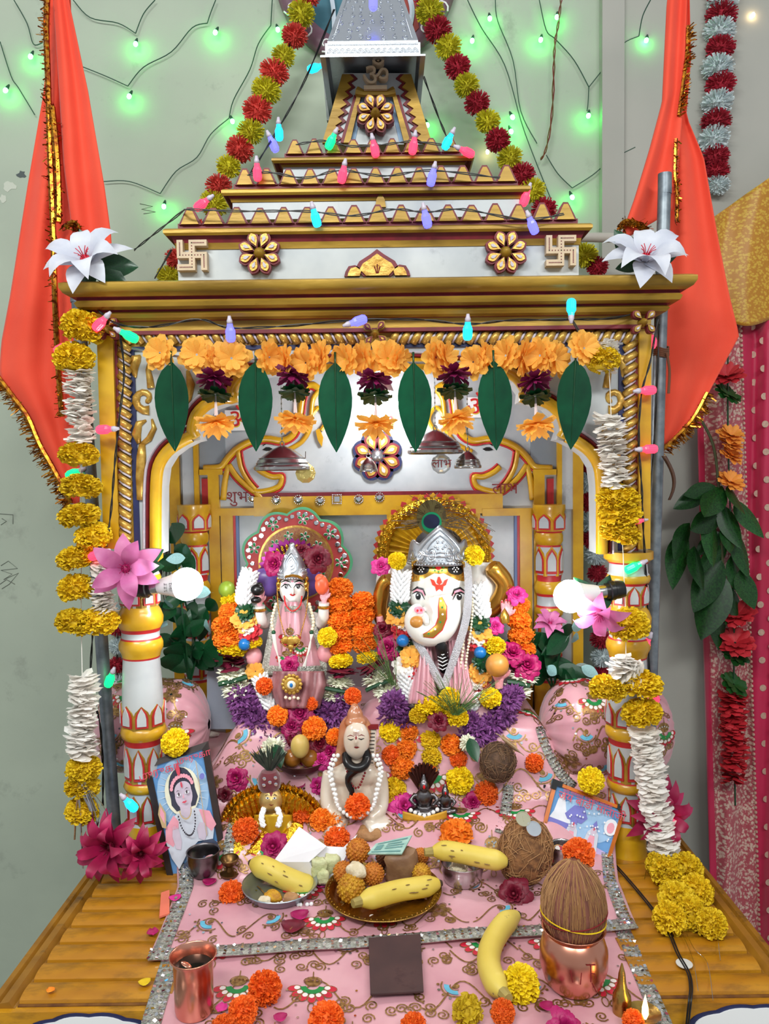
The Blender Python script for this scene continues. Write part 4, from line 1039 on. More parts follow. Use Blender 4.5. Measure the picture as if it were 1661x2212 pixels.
mb.build('embossed_border', 'silver', cv, smooth=True)['kind'] = 'stuff'
mb = MB(); random.seed(8)
def fr(u, v): 
    e = .012*(v) ; q = Vector((xa+(xb-xa)*u, CYf, z0)).lerp(Vector((t0+.01+(t1-t0-.02)*u, CYf+.07, z1)), v); return q + Vector((0,-.0008,-.0003))
for j in range(9):
    for i in range(7):
        u0 = (i+.5+rnd(-.2,.2))/7.2; v0 = (j+.5)/9; r = .028; sg = random.choice((-1,1)); a0 = rnd(0,6)
        mb.tube([fr(u0 + r*1.3*(1-.09*k)*math.cos(a0+sg*k*.6), v0 + r*1.6*(1-.09*k)*math.sin(a0+sg*k*.6)) for k in range(10)], .0010, n=4)
for s in (.2,.8): mb.tube([fr(.06, .02), fr(.06, .98)] if s < .5 else [fr(.94,.02), fr(.94,.98)], .0010, n=4)
mb.build('embossed_scrolls', 'silver', cv, smooth=True)['kind'] = 'stuff'
mb = MB(); mb.prism([P(x, y, 1.73) for x, y in ((694,118),(706,260),(906,250),(916,118))], (0,.012,0)); mb.build('backing_plate', mat('dull_metal', (120, 126, 120), .45, metal=.5, rgb2=(96, 100, 96), vscale=14, stain=(40,36,34), stain_scale=60, stain_lo=.66, stain_hi=.7), cv, smooth=False)
# carved round picture on the wall behind
pc = P(790, -64, 1.955)
pf = thing('round_picture', 'mauve carved round picture frame on the wall behind the silver canopy', 'picture', pc - Vector((0,0,.22)))
s = 1.955/FPX
mb = MB(); mb.lathe([(150*s,0),(150*s,.012),(165*s,.02),(184*s,.018),(192*s,.008),(192*s,0)], pc + Vector((0,.012,0)), n=64, rot=facing()); mb.build('carved_frame', mat('mauve_wood', (120, 84, 100), .4, var=.25, vscale=30), pf, smooth=50)
mb = MB(); mb.lathe([(152*s,0),(152*s,.006)], pc + Vector((0,.010,0)), n=64, rot=facing()); mb.build('picture_field', mat('picture_teal', (52, 112, 130), .5, var=.3, vscale=12), pf, smooth=False)
mb = MB(); mb.prism([P(x, y, 1.945) for x, y in ((875,-40),(900,10),(905,60),(888,78),(860,60),(850,-40))], (0,.004,0)); mb.build('painted_robe', mat('robe_red', (150, 52, 40), .5, var=.2), pf, smooth=False)
mb = MB(); mb.tube(pxpath([(876,-30),(890,20),(884,62)], 1.944), .007, n=6); mb.build('painted_stole', mat('stole', (196, 206, 220), .5), pf); MB().tube(pxpath([(712,-30),(720,20),(722,66)], 1.944), .006, n=6).build('painted_staff', 'stole', pf)
mb = MB()
for a in (3.6, 3.9, 4.2, 5.2, 5.5, 5.8):
    c = pc + Vector((math.cos(a)*.205, -.008, math.sin(a)*.205)); mb.tube([c + Vector((.020*(1-.07*k)*math.cos(k*.6+a), 0, .020*(1-.07*k)*math.sin(k*.6+a))) for k in range(11)], .0022, n=5)
mb.build('frame_scrolls', 'white', pf)['kind'] = 'stuff'
# poles
def pole(x0, y0, x1, y1, Y, label):
    a, b = P(x0, y0, Y), P(x1, y1, Y); t = thing('flag_pole', label, 'pole', b, 'galvanised flag poles')
    mb = MB(); mb.tube([a, a.lerp(b,.3), a.lerp(b,.6), b], .0118, n=16); mb.build('pipe', 'galv', t)
    mb = MB(); mb.tube([a+Vector((0,0,.002)), a+Vector((0,0,-.035))], .0124, n=16); mb.build('pipe_collar', 'galv', t); return t
pole(166, 612, 254, 1885, 1.425, 'galvanised steel pole beside the pillar with the pink lily'); 
bR = P(1398, 1500, 1.46)
pole(1436, 378, 1396, 1850, 1.445, 'galvanised steel flag pole beside the pillar near the red curtain')
tag(MB().tube([P(1240, 512, 1.80), P(1345, 514, 1.80)], .011, n=12).build('white_pipe', mat('pvc', (190, 186, 176), .5, var=.1)), 'short white plastic pipe fixed across the wall behind the roof', 'pipe')
tag(MB().tube([P(1248, 512, 1.97), P(1248, 512, 1.80)], .006, n=8).build('pipe_bracket', 'galv'), 'small metal bracket holding the white pipe to the wall', 'bracket')
# flags
def tabx(tab, y):
    for (y0, a0, b0), (y1, a1, b1) in zip(tab, tab[1:]):
        if y <= y1:
            k = (y-y0)/(y1-y0); return a0+(a1-a0)*k, b0+(b1-b0)*k
    return tab[-1][1], tab[-1][2]
def flag_sheet(tab, Y, amp, nf, ph, parent, nm, nu=26, nv=60, skew=0):
    y0, y1 = tab[0][0], tab[-1][0]
    def fn(u, v):
        y = y0 + (y1-y0)*v; a, b = tabx(tab, y); x = a+(b-a)*u; w = (b-a)
        A = amp*min(1, w/120)
        return P(x, y + skew*(u-.5)*v, Y + A*math.sin(2*PI*nf*u+ph+1.2*v) + .4*A*math.sin(5*v+9*u))
    mb = MB(); mb.grid(fn, nu, nv); mb.build(nm, 'orange_cloth', parent, smooth=True, thick=.0014); return fn
def tinsel(path, parent, nm, dirv, ln=.02, n=260, seed=1, band_w=.007):
    random.seed(seed); pts = smoothpath(path, 8); mb = MB()
    mb.tube(pts, band_w*.45, n=6)
    for i in range(n):
        t = rnd(0, len(pts)-1.001); k = int(t); c = pts[k].lerp(pts[k+1], t-k)
        d = (Vector(dirv) + Vector((rnd(-.5,.5), rnd(-.5,.5), rnd(-.5,.5)))).normalized()*ln*rnd(.4,1.1); w = Vector((rnd(-1,1), rnd(-1,1), rnd(-1,1))).normalized()*.0013
        c = c + Vector((rnd(-1,1), rnd(-.5,.2), rnd(-1,1)))*band_w*.5
        mb.add([c-w, c+w, c+d+w, c+d-w], [(0,1,2,3)])
    o = mb.build(nm, 'tinsel_gold', parent, smooth=False, fix=False); o['kind'] = 'stuff'
fl = thing('prayer_flag', 'long orange prayer flag hanging beside the white lily, tip trailing down the wall', 'flag', P(110, 1085, 1.50), 'orange prayer flags')
flag_sheet([(-240,122,146),(-60,112,150),(100,104,156),(200,94,164),(400,60,166),(640,22,170),(740,3,170),(815,-2,172),(900,55,172),(1000,108,172),(1040,130,172),(1088,152,172)], 1.50, .012, 1.6, .5, fl, 'flag_cloth')
flag_sheet([(-240,126,140),(-60,120,142),(0,115,150),(180,126,190),(380,138,226),(480,150,240),(545,158,244)], 1.475, .010, 1.3, 2.0, fl, 'folded_flap', skew=60)
tinsel(pxpath([(103,-20),(100,60),(104,180),(108,330),(114,480),(118,620),(124,760),(134,900)], 1.47), fl, 'tinsel_edge', (-.2,-.6,-.2), .012, 420, 1, .012)
tinsel(pxpath([(112,230),(122,330),(126,420),(126,480)], 1.468), fl, 'tinsel_strip', (.3,-.5,0), .010, 160, 7, .014)
tinsel(pxpath([(-6,812),(30,860),(60,902),(85,960),(112,1008),(140,1060),(152,1088)], 1.495), fl, 'tinsel_fringe', (-.9,-.1,-.35), .022, 420, 2, .012)
tinsel(pxpath([(140,490),(160,482),(172,496)], 1.46), fl, 'tinsel_hem', (.1,-.5,-.6), .012, 120, 3, .012)
fr_ = thing('prayer_flag', 'orange prayer flag wrapped on the steel pole by the yellow drape', 'flag', P(1440, 965, 1.50), 'orange prayer flags')
flag_sheet([(-240,1462,1484),(-60,1455,1488),(130,1452,1492),(250,1446,1482),(340,1444,1520),(520,1440,1552),(640,1436,1576),(725,1432,1597),(790,1430,1562),(850,1428,1530),(920,1426,1490),(968,1425,1434)], 1.505, .013, 1.4, .2, fr_, 'flag_cloth')
flag_sheet([(-240,1458,1480),(-60,1448,1480),(0,1440,1484),(200,1430,1478),(300,1402,1472),(400,1370,1464),(490,1336,1452)], 1.485, .012, 1.2, 2.4, fr_, 'folded_flap', skew=-70)
tinsel(pxpath([(1486,60),(1484,110),(1474,190),(1466,250)], 1.478), fr_, 'tinsel_edge', (.5,-.4,.2), .014, 220, 4, .008)
tinsel(pxpath([(1460,300),(1458,370),(1462,420),(1462,480)], 1.472), fr_, 'tinsel_strip', (.2,-.5,-.2), .008, 140, 6, .008)
tinsel(pxpath([(1338,492),(1352,480),(1378,486),(1398,500)], 1.468), fr_, 'tinsel_hem', (.1,-.5,-.3), .012, 200, 5, .014)
tinsel(pxpath([(1528,848),(1500,900),(1470,935),(1430,972)], 1.498), fr_, 'tinsel_fringe', (.7,-.1,-.5), .020, 260, 9, .010)
# ================================================================== CURTAIN, DRAPE
mat('sari_pink', (196, 28, 78), .5, rgb2=(176, 18, 62), vscale=6, sheen=.3)
def brocade(name, c1, c2, sx, sz):
    m = mat(name, c1, .45, sheen=.2); nt = m.node_tree; N = nt.nodes; L = nt.links; b = N['Principled BSDF']
    tc = N.new('ShaderNodeTexCoord'); mp = N.new('ShaderNodeMapping'); mp.inputs['Scale'].default_value = (sx, 1, sz); L.new(tc.outputs['Object'], mp.inputs[0])
    v = N.new('ShaderNodeTexVoronoi'); v.inputs['Scale'].default_value = 1; L.new(mp.outputs[0], v.inputs['Vector'])
    nz = N.new('ShaderNodeTexNoise'); nz.inputs['Scale'].default_value = 2.2; L.new(mp.outputs[0], nz.inputs['Vector'])
    ad = N.new('ShaderNodeMath'); ad.operation = 'MULTIPLY'; L.new(v.outputs['Distance'], ad.inputs[0]); L.new(nz.outputs['Fac'], ad.inputs[1])
    r = N.new('ShaderNodeValToRGB'); r.color_ramp.elements[0].position = .16; r.color_ramp.elements[1].position = .28; r.color_ramp.elements[0].color = lin(c2)+(1,); r.color_ramp.elements[1].color = lin(c1)+(1,)
    L.new(ad.outputs[0], r.inputs[0]); L.new(r.outputs[0], b.inputs['Base Color']); return m
brocade('sari_brocade', (170, 74, 84), (206, 176, 160), 150, 120)
brocade('drape_gold', (176, 118, 20), (200, 160, 50), 120, 160)
cu = thing('sari_curtain', 'magenta sari curtain with gold brocade border hanging by the wall', 'curtain', P(1600, 2150, 1.92))
def cfold(px, py): return .016*math.sin(px*.055+.4) + .008*math.sin(px*.13+py*.004)
def cstrip(x0t, x0b, x1t, x1b, m, nm, nu, off=0.0, yt=692, yb=2330):
    def fn(u, v):
        y = yt+(yb-yt)*v; a = x0t+(x0b-x0t)*v; b = x1t+(x1b-x1t)*v; x = a+(b-a)*u; return P(x, y, 1.90+cfold(x, y)+off)
    mb = MB(); mb.grid(fn, nu, 40); mb.build(nm, m, cu, smooth=True, thick=.002)
cstrip(1500,1545,1514,1562,'sari_pink','plain_hem',4); cstrip(1512,1560,1600,1650,'sari_brocade','brocade_border',22); cstrip(1598,1648,1900,1960,'sari_pink','sari_field',50)
dm = MB()
for j in range(52):
    y = 706+30*j
    for i in range(6):
        x = 1624 + 44*i + (22 if j % 2 else 0) + (y-692)*.03
        c = P(x, y, 1.90+cfold(x, y)-.0022); dm.lathe([(.0085,0),(.0085,.0006)], c, n=10, rot=facing())
dm.build('woven_dots', mat('zari', (206, 170, 150), .4, metal=.3, var=.2, vscale=200), cu, smooth=False)['kind'] = 'stuff'
dm = MB()
for j in range(150):
    y = 694+10.5*j; x = 1600+(y-692)*.0305; dm.ell(P(x, y, 1.90+cfold(x, y)-.003), .0042, n=6, k=4)
dm.build('bead_edge', 'zari', cu)['kind'] = 'stuff'
dr = thing('gold_drape', 'mustard gold cloth draped over the top of the magenta sari curtain', 'drape', P(1620, 690, 1.88))
def dfn(u, v):
    y0 = 470 - 170*u; x = 1540 + 240*u - 18*math.sin(PI*v)*(1-u) + 26*v*(1-u); y = y0 + (690 + 14*math.sin(7*u) - y0)*v
    return P(x, y, 1.87 + .014*math.sin(11*u+2*v) + .01*math.sin(5*u))
mb = MB(); mb.grid(dfn, 40, 30); mb.build('drape_cloth', 'drape_gold', dr, smooth=True, thick=.003)
# ================================================================== POMPOM GARLANDS
def pom_garland(items, Y, label, group=None, thread=True, name='pompom_garland'):
    t = thing(name, label, 'garland', P(items[-1][0], items[-1][1], Y), group); path = []
    for i, it in enumerate(items):
        x, y, m, r = it[:4]; ry = it[4] if len(it) > 4 else r*.9; c = P(x, y, Y); path.append(c)
        o = put(POM[i % 3], 'pompom', c, rand_rot(FWD, .3), (1,1,1), t, m); k = Y/FPX
        o.rotation_quaternion = Euler((rnd(-.3,.3), rnd(-.3,.3), rnd(-.3,.3))).to_quaternion(); o.scale = (r*k, r*k, ry*k)
    if len(path) > 1: MB().tube(smoothpath(path, 3), .0022, n=5).build('thread', 'soft_black', t)
    return t
random.seed(31)
y_, r_, c_, w_ = 'pom_yellow', 'pom_red', 'pom_crimson', 'pom_white'
pom_garland([(662,-12,r_,29),(650,30,y_,28),(636,78,r_,27),(612,122,y_,25),(592,156,r_,30),(575,196,y_,31),(556,238,r_,31),(541,285,y_,28),(518,322,r_,29),(494,360,y_,26),(472,402,r_,27),(462,440,y_,30),(425,500,r_,28),(385,560,r_,27),(365,598,y_,26)], 1.88, 'red and yellow pompom garland sloping from canopy to white lily', 'red and yellow pompom garlands')
pom_garland([(920,-10,c_,26),(928,25,y_,30),(946,65,c_,29),(968,102,y_,28),(988,145,c_,27),(1008,185,y_,27),(1030,223,c_,27),(1053,262,y_,26),(1075,303,c_,27),(1101,342,y_,27),(1127,378,c_,28),(1150,412,y_,28),(1175,452,c_,27),(1215,505,y_,27),(1262,552,y_,29),(1290,576,c_,23)], 1.88, 'crimson and yellow pompom garland sloping from canopy to steel pole', 'red and yellow pompom garlands')
pom_garland([(1562,-14,c_,32),(1560,8,w_,32,22),(1558,34,c_,32,24),(1554,66,w_,33,24),(1556,104,c_,30,24),(1550,146,w_,33,26),(1556,184,c_,31,26),(1549,222,w_,33,26),(1546,262,c_,31,26),(1542,300,w_,32,28),(1545,340,c_,28,26),(1546,370,c_,28,22),(1548,400,w_,27,20)], 1.945, 'crimson and white pompom string hanging above the gold drape')
pom_garland([(1262,1000,c_,24),(1268,1040,w_,25),(1272,1085,c_,24),(1275,1128,w_,25),(1274,1165,c_,22),(1286,1198,w_,25),(1290,1238,c_,22),(1290,1290,w_,24),(1292,1340,w_,24),(1298,1380,c_,24),(1300,1420,w_,24),(1302,1460,c_,24)], 1.90, 'white and crimson pompom string half hidden behind the pillar by the curtain')
pom_garland([(250,1318,w_,20),(254,1356,c_,20),(254,1396,w_,20),(252,1436,c_,20),(254,1476,w_,20),(254,1512,c_,20)], 1.953, 'white and crimson pompom string between steel pole and lily pillar')
# ================================================================== LIGHT STRINGS
def emis(name, rgb, strength, base=None):
    m = mat(name, base or rgb, .25, emit=strength, ecol=rgb); return m
emis('led_green', (60, 255, 96), 62); emis('led_warm', (255, 220, 160), 25)
emis('lamp_pink', (255, 60, 90), 1.5); emis('lamp_green', (20, 255, 130), 1.3); emis('lamp_cyan', (30, 190, 255), 1.6); emis('lamp_violet', (90, 90, 255), 2.4)
LED = MB().ell((0,0,0), (.0055,.0055,.0075), n=10, k=6).mesh('led', 'led_green')
SOCK = MB().lathe([(.004,.004),(.0045,.008),(.0035,.014),(.002,.02)], n=8).mesh('led_socket', 'green_wire')
def wall_string(label, wires, bulbs, group='green fairy light strings on the wall', Y=1.962):
    b0 = bulbs[0]; t = thing('wall_light_string', label, 'light string', P(b0[0], b0[1], Y), group); mb = MB()
    for wpts in wires: mb.tube(pxpath(wpts, Y+.006, 5), .0013, n=5)
    mb.build('wire', 'green_wire', t)['kind'] = 'stuff'
    for (x, y, *m) in bulbs:
        c = P(x, y, Y-.004); d = Vector((rnd(-.4,.4), -.5, -1)); o = put(LED, 'led_bulb', c, facing(-d), 1.0, t, m[0] if m else None); put(SOCK, 'socket', c, facing(-d), 1.0, o); o.children[0].location = (0,0,0); o.children[0].rotation_quaternion = (1,0,0,0)
random.seed(4)
wall_string('green fairy lights on the wall beside the long orange flag', [[(30,0),(58,50),(72,95),(92,92)],[(0,90),(24,165),(40,190),(75,248)],[(158,0),(195,38),(255,50),(293,72)],[(293,72),(310,30),(335,0)]], [(66,122),(12,195),(293,95)])
wall_string('green fairy lights looping between the long flag and red pompoms', [[(178,144),(230,165),(276,186)],[(276,186),(310,145),(370,112),(415,60),(448,50)],[(448,50),(455,28),(466,0)],[(224,392),(280,392),(346,418)],[(346,418),(380,370),(425,340),(455,290),(495,255)],[(495,255),(505,215),(540,150),(558,95),(585,55)],[(585,55),(588,0)]], [(279,208),(465,70),(354,446),(502,262),(600,64),(672,78)])
wall_string('green fairy lights looping between crimson pompoms and steel pole', [[(1010,0),(1040,60),(1090,140),(1125,260),(1150,330),(1190,430)],[(1070,0),(1075,45),(1108,130),(1125,240),(1160,310)],[(1165,0),(1180,65),(1200,85),(1240,130),(1272,188)],[(1272,188),(1310,140),(1345,95),(1380,78)],[(1380,78),(1388,35),(1405,0)],[(1272,188),(1270,225),(1268,240)],[(1180,335),(1205,375),(1236,406)],[(1236,406),(1280,378),(1320,345),(1372,318)]], [(1020,88),(1058,40),(1203,37),(1168,86),(1396,87),(1271,250),(1107,253),(1236,426),(1104,284),(923,270)])
tw = MB(); pa = pxpath([(1212,0),(1206,50),(1198,100),(1196,160),(1192,250),(1180,320),(1168,345)], 1.955)
for k in (0, PI): tw.tube([p + Vector((.0022*math.cos(i*1.1+k), .0022*math.sin(i*1.1+k), 0)) for i, p in enumerate(pa)], .0016, n=5, m=0 if k else 1)
tag(tw.build('twisted_wire', ['brown_wire', mat('red_wire', (110, 24, 20), .5)]), 'twisted brown and red electric wire hanging down the wall', 'wire')
for i, (x, y) in enumerate(((1627, 32), (1053, 328))):
    t = thing('warm_led', ['tiny warm white light above the gold drape on the wall', 'tiny warm white light under the crimson pompom garland'][i], 'light', P(x, y, 1.96)); put(LED, 'led_bulb', t.location, None, .8, t, 'led_warm')
# coloured lamps on black wire
mb = MB(); n = 8
mb.lathe([(.0035,-.012),(.0068,-.010),(.0078,-.006),(.0078,.008),(.0065,.012),(.0052,.014),(.0048,.019),(.003,.021)], n=n)
for i in range(n):
    a = 2*PI*(i+.5)/n; mb.bar((.0076*math.cos(a), .0076*math.sin(a), .001), (.0014,.0014,.014), Matrix.Rotation(a,3,'Z'))
LAMP = mb.mesh('lamp', 'lamp_pink', smooth=False)
NECK = MB().lathe([(.0050,.019),(.0050,.024),(.0036,.027),(.0024,.032)], n=10).mesh('lamp_neck', mat('lamp_plastic', (200, 190, 204), .4))
CM = dict(r='lamp_pink', g='lamp_green', c='lamp_cyan', b='lamp_violet')
def lamp_string(label, wires, lamps, r=.0016):
    l0 = lamps[0]; t = thing('coloured_light_string', label, 'light string', P(l0[0], l0[1], l0[2]), 'coloured light strings on the shrine'); mb = MB()
    for wp in wires:
        p = pxpath(wp, 1.4, 6)
        for k in (0, PI): mb.tube([q + Vector((.0012*math.cos(i*.9+k), -.0012*math.sin(i*.9+k), .0012*math.sin(i*.9+k))) for i, q in enumerate(p)], r*.7, n=5)
    mb.build('black_wire', 'black_wire', t)['kind'] = 'stuff'
    for (x, y, Y, cc, ang, *s) in lamps:
        c = P(x, y, Y); a = R_(ang); d = Vector((math.sin(a), -.25, math.cos(a)))      # neck direction: 0 is up
        o = put(LAMP, 'lamp', c, facing(d), s[0] if s else 1.0, t, CM[cc]); q = put(NECK, 'lamp_neck', (0,0,0), None, 1.0); q.parent = o
random.seed(5)
YA, YB, YC = 1.385, 1.455, 1.515
lamp_string('black light string draped along the three stepped roof tiers', [[(640,312,YC),(700,304,YC),(760,316,YC),(830,312,YC),(900,306,YC),(1010,322,YC)],[(535,378,YB),(580,372,YB),(660,384,YB),(735,368,YB),(830,380,YB),(930,368,YB),(1080,384,YB)],
    [(400,452,YA),(520,456,YA),(660,456,YA),(760,466,YA),(850,452,YA),(920,458,YA),(1000,452,YA),(1130,474,YA),(1218,462,YA)],[(400,452,YA),(340,500,1.6),(290,540,1.7)],[(722,20,1.5),(660,170,1.6),(600,280,1.6),(540,376,YB)],[(915,165,1.62),(950,260,1.58),(970,306,YC)],[(370,540,1.42),(335,600,1.36)]],
    [(713,310,YC,'g',30),(810,326,YC,'r',-12),(892,320,YC,'r',10),(1012,330,YC,'r',-70),(556,377,YB,'r',0),(739,382,YB,'r',14),(932,388,YB,'b',14),(432,444,YA+.03,'r',60),(683,476,YA,'c',-14),(922,478,YA,'b',-14),(1152,492,YA,'b',-26),(603,291,1.58,'c',0),(592,316,1.58,'b',-25),(676,148,1.6,'c',80),(806,8,1.48,'b',0),(965,310,YC,'c',30),(1133,432,YB+.03,'r',20)])
YF = 1.315
lamp_string('black light string running under the gilded cornice', [[(160,622,1.33),(210,668,1.34),(255,700,YF),(330,706,YF),(430,690,YF),(498,708,YF),(620,704,YF),(760,692,YF),(900,690,YF),(1010,700,YF),(1100,692,YF),(1235,690,YF),(1330,686,1.34),(1430,660,1.36)],[(1235,690,YF),(1250,715,YF)]],
    [(284,728,YF,'g',-62),(498,724,YF,'b',0),(778,692,YF,'b',-110),(1010,720,YF,'c',0),(1234,660,YF,'c',184)])
lamp_string('black light string hanging down beside the yellow and white garland', [[(255,700,1.33),(268,800,1.345),(258,900,1.345),(248,1000,1.345),(240,1100,1.345),(230,1180,1.35)],[(200,1370,1.40),(196,1480,1.40),(215,1560,1.40),(222,1650,1.40),(222,1740,1.40)]],
    [(213,702,1.32,'r',50),(130,754,1.40,'r',70),(222,928,1.34,'r',88),(155,1024,1.42,'g',70),(205,1200,1.33,'r',70),(236,1472,1.40,'g',25),(285,1741,1.34,'c',-35)])
lamp_string('black light string hanging down the jamb beside the steel flag pole', [[(1420,690,1.36),(1405,780,1.36),(1386,850,1.36),(1380,950,1.36),(1386,1050,1.36),(1390,1150,1.36),(1396,1260,1.38),(1400,1380,1.40),(1404,1480,1.40)],[(1424,700,1.40),(1418,860,1.40),(1410,1000,1.40),(1396,1120,1.38)]],
    [(1403,843,1.355,'r',-94),(1406,970,1.355,'r',-92),(1410,742,1.40,'r',0,.8),(1376,1126,1.35,'r',80,.6),(1363,1228,1.36,'g',60),(1392,1398,1.39,'r',20),(1414,1506,1.39,'r',-20),(1460,1782,1.34,'r',-40,.8)])
# ================================================================== LIT BULBS
mat('bulb_glass', (255, 255, 255), .3, emit=75.0, ecol=(250, 253, 255)); mat('bakelite', (20, 20, 22), .3); mat('bulb_body', (226, 226, 226), .4)
def led_lamp(name, label, dome, base, r, Y, txt=False):
    c, b = P(*dome, Y), P(*base, Y+.01); ax = (c-b).normalized(); F = frame_of(ax); t = thing(name, label, 'bulb', b, 'lit round bulbs'); L_ = (c-b).length
    mb = MB(); mb.lathe([(r*.80,-r*.55),(r*.95,-r*.25),(r,0)] + [(r*math.cos(a*PI/16), r*math.sin(a*PI/16)) for a in range(1, 8)] + [(0, r)], c, n=24, rot=F); mb.build('glass_dome', 'bulb_glass', t)
    mb = MB(); mb.lathe([(r*.42,-r*1.75),(r*.50,-r*1.5),(r*.62,-r*1.0),(r*.80,-r*.55)], c, n=24, rot=F); mb.build('bulb_body', 'bulb_body', t)
    mb = MB(); mb.lathe([(r*.42,-r*2.3),(r*.45,-r*2.2),(r*.42,-r*1.75)], c, n=20, rot=F); mb.build('metal_cap', 'steel', t)
    mb = MB(); mb.lathe([(r*.25,-L_*1.02),(r*.50,-L_),(r*.56,-L_*.9),(r*.56,-r*2.75),(r*.62,-r*2.7),(r*.62,-r*2.45),(r*.5,-r*2.4),(r*.5,-r*2.2)], c, n=20, rot=F); mb.build('holder', 'bakelite', t)
    if txt:
        n = c - ax*r*1.2 + Vector((0,-r*.67,0))
        text_mesh('S.T.T', 'marking', n + ax*.003, .0075, UPRIGHT @ Matrix.Rotation(PI/2, 3, 'Z'), 'black', t, .0002); text_mesh('15/12', 'marking', n + ax*.013 + Vector((0,-.003,0)), .0068, UPRIGHT @ Matrix.Rotation(PI/2, 3, 'Z'), 'black', t, .0002)
    return t
led_lamp('led_lamp', 'lit round white bulb in black holder beside the pink lily', (402,1262), (296,1272), .029, 1.335, True)
led_lamp('led_lamp', 'lit round white bulb in black holder by the drooping pink lily', (1232,1288), (1346,1272), .029, 1.335)
led_lamp('led_lamp', 'lit round white bulb hanging inside the arch behind the flower drops', (826,868), (824,800), .033, 1.62)
# ================================================================== GARLANDS
def marigold(x, y, rx, ry, m, Y, parent=None, upright=True, name='marigold', tilt=.25, spin=None):
    c = P(x, y, Y); k = Y/FPX; o = put(random.choice(MARI), name, c, None, 1.0, parent, m)
    o.rotation_mode = 'QUATERNION'; o.rotation_quaternion = Euler((rnd(-tilt,tilt), rnd(-tilt,tilt), rnd(0,6.28))).to_quaternion(); o.scale = (rx*k, rx*k, ry*k); return o
def garland(label, items, Y, group=None, name='marigold_garland', thread=None):
    t = thing(name, label, 'garland', P(items[-1][1] if items[-1][0] == 'm' else items[-1][1][-1][0], items[-1][2] if items[-1][0] == 'm' else items[-1][1][-1][1], Y), group)
    for it in items:
        if it[0] == 'm': marigold(it[1], it[2], it[3], it[4], it[5] if len(it) > 5 else 'mar_y', it[6] if len(it) > 6 else Y, t)
        elif it[0] == 'w': petal_stack([P(x, y, Y) for x, y in it[1]], it[2]*Y/FPX, .0031, 'petal_column', 'white_petal', t)
    if thread: MB().tube([P(x, y, Y+.004) for x, y in thread], .0008, n=5).build('thread', 'thread_white', t)
    return t
random.seed(41)
GL = 1.345
lg = garland('long yellow marigold and white petal garland hanging beside the lily pillar', [('m',180,708,46,38),('m',160,774,43,34),('w',[(172,802),(170,860),(172,905),(176,955)],34),('m',170,982,42,27),('m',176,1052,44,28),('m',171,1115,44,28),('m',202,1158,39,29),('m',166,1206,42,28),('m',164,1271,39,32),('w',[(226,1212),(218,1250),(222,1300),(232,1322)],28),('m',160,1345,40,31),('m',214,1342,44,31),
    ('w',[(180,1462),(182,1520),(176,1570),(180,1632)],34),('m',181,1660,38,28),('m',178,1700,38,28),('m',178,1752,36,30)], GL, 'yellow and white flower garlands', thread=[(176,690),(172,960),(176,1120),(175,1340),(178,1480),(180,1760)])
mb = MB(); random.seed(42); mat('tinsel_silver', (200, 200, 206), .2, metal=1.0)
for i in range(11):
    x = 160+rnd(0,60); pts = [(178+rnd(-14,14),1690)] + [(x+rnd(-10,10)+k*rnd(-2,7), 1690+k*62) for k in range(1, int(rnd(2,4.9)))]
    mb.tube(pxpath(pts, GL-.02, 4), 1.0, n=4, flat=(.0016,.0004,(rnd(-1,1),-1,0)))
mb.build('silver_tinsel', 'tinsel_silver', lg, smooth=False)['kind'] = 'stuff'
rg = garland('long yellow marigold and white petal garland hanging on the pillar by the curtain', [('m',1302,778,36,30,'mar_y'),('w',[(1310,742),(1312,770),(1310,800)],26),('w',[(1314,900),(1322,950),(1326,1000),(1330,1055)],36),('m',1334,1076,46,30),('m',1338,1112,46,30),('m',1340,1150,44,28),
    ('m',1358,1350,44,38),('w',[(1350,1422),(1348,1452),(1378,1456)],34),('m',1312,1488,40,31),('m',1385,1478,46,32),('m',1386,1540,44,32),('w',[(1390,1580),(1400,1630),(1408,1700),(1422,1770),(1440,1848)],36)], 1.335, 'yellow and white flower garlands', thread=[(1316,800),(1320,900),(1344,1150),(1352,1345),(1352,1440),(1388,1520),(1392,1600)])
for (x, y, r) in ((1440,1886,36),(1482,1878,36),(1504,1925,36),(1462,1946,40),(1446,1984,36),(1488,1972,38),(1536,1996,34),(1420,1868,26)):
    q = PZ(x, y, LZ+.024); o = marigold(0, 0, 1, 1, 'mar_y', 1.3, rg); o.location = q - wloc(rg); o.scale = (r*q.y/FPX,)*3
# ================================================================== TORAN (leaf and flower hanging)
def leafpoly(L, W, n=9):
    a = [(W*math.sin(PI*(i/n)**.82)*1.0, -L*i/n) for i in range(n+1)]
    return a
def leaf_mesh(name, L, W, mname, curl=.12, nv=10):
    mb = MB()
    def fn(u, v):
        w = W*(math.sin(PI*min(1,v**.8*.985+.012)))**.85; x = (u-.5)*2*w
        return (x, -abs(x)*.25 + curl*L*v*v*.4, -L*v)
    mb.grid(fn, 4, nv, m=0); 
    mb.tube([(0, -.0006+curl*L*t*t*.4-.0004, -L*t) for t in (-.12,0,.3,.6,.97)], [.0022,.0018,.0013,.0009,.0004], n=5, m=1); return mb.mesh(name, [mname, 'leaf_dark'], smooth=True, fix=False)
tor = thing('toran', 'door hanging of orange cloth flowers and long green leaves under the cornice', 'door hanging', P(818, 770, 1.33))
TY = 1.335
MB().tube(pxpath([(285,752),(345,765),(470,778),(600,782),(800,784),(1000,782),(1180,772),(1290,752),(1345,742)], TY), .0022, n=6).build('cord', mat('cord_grey', (130, 128, 132), .7), tor)
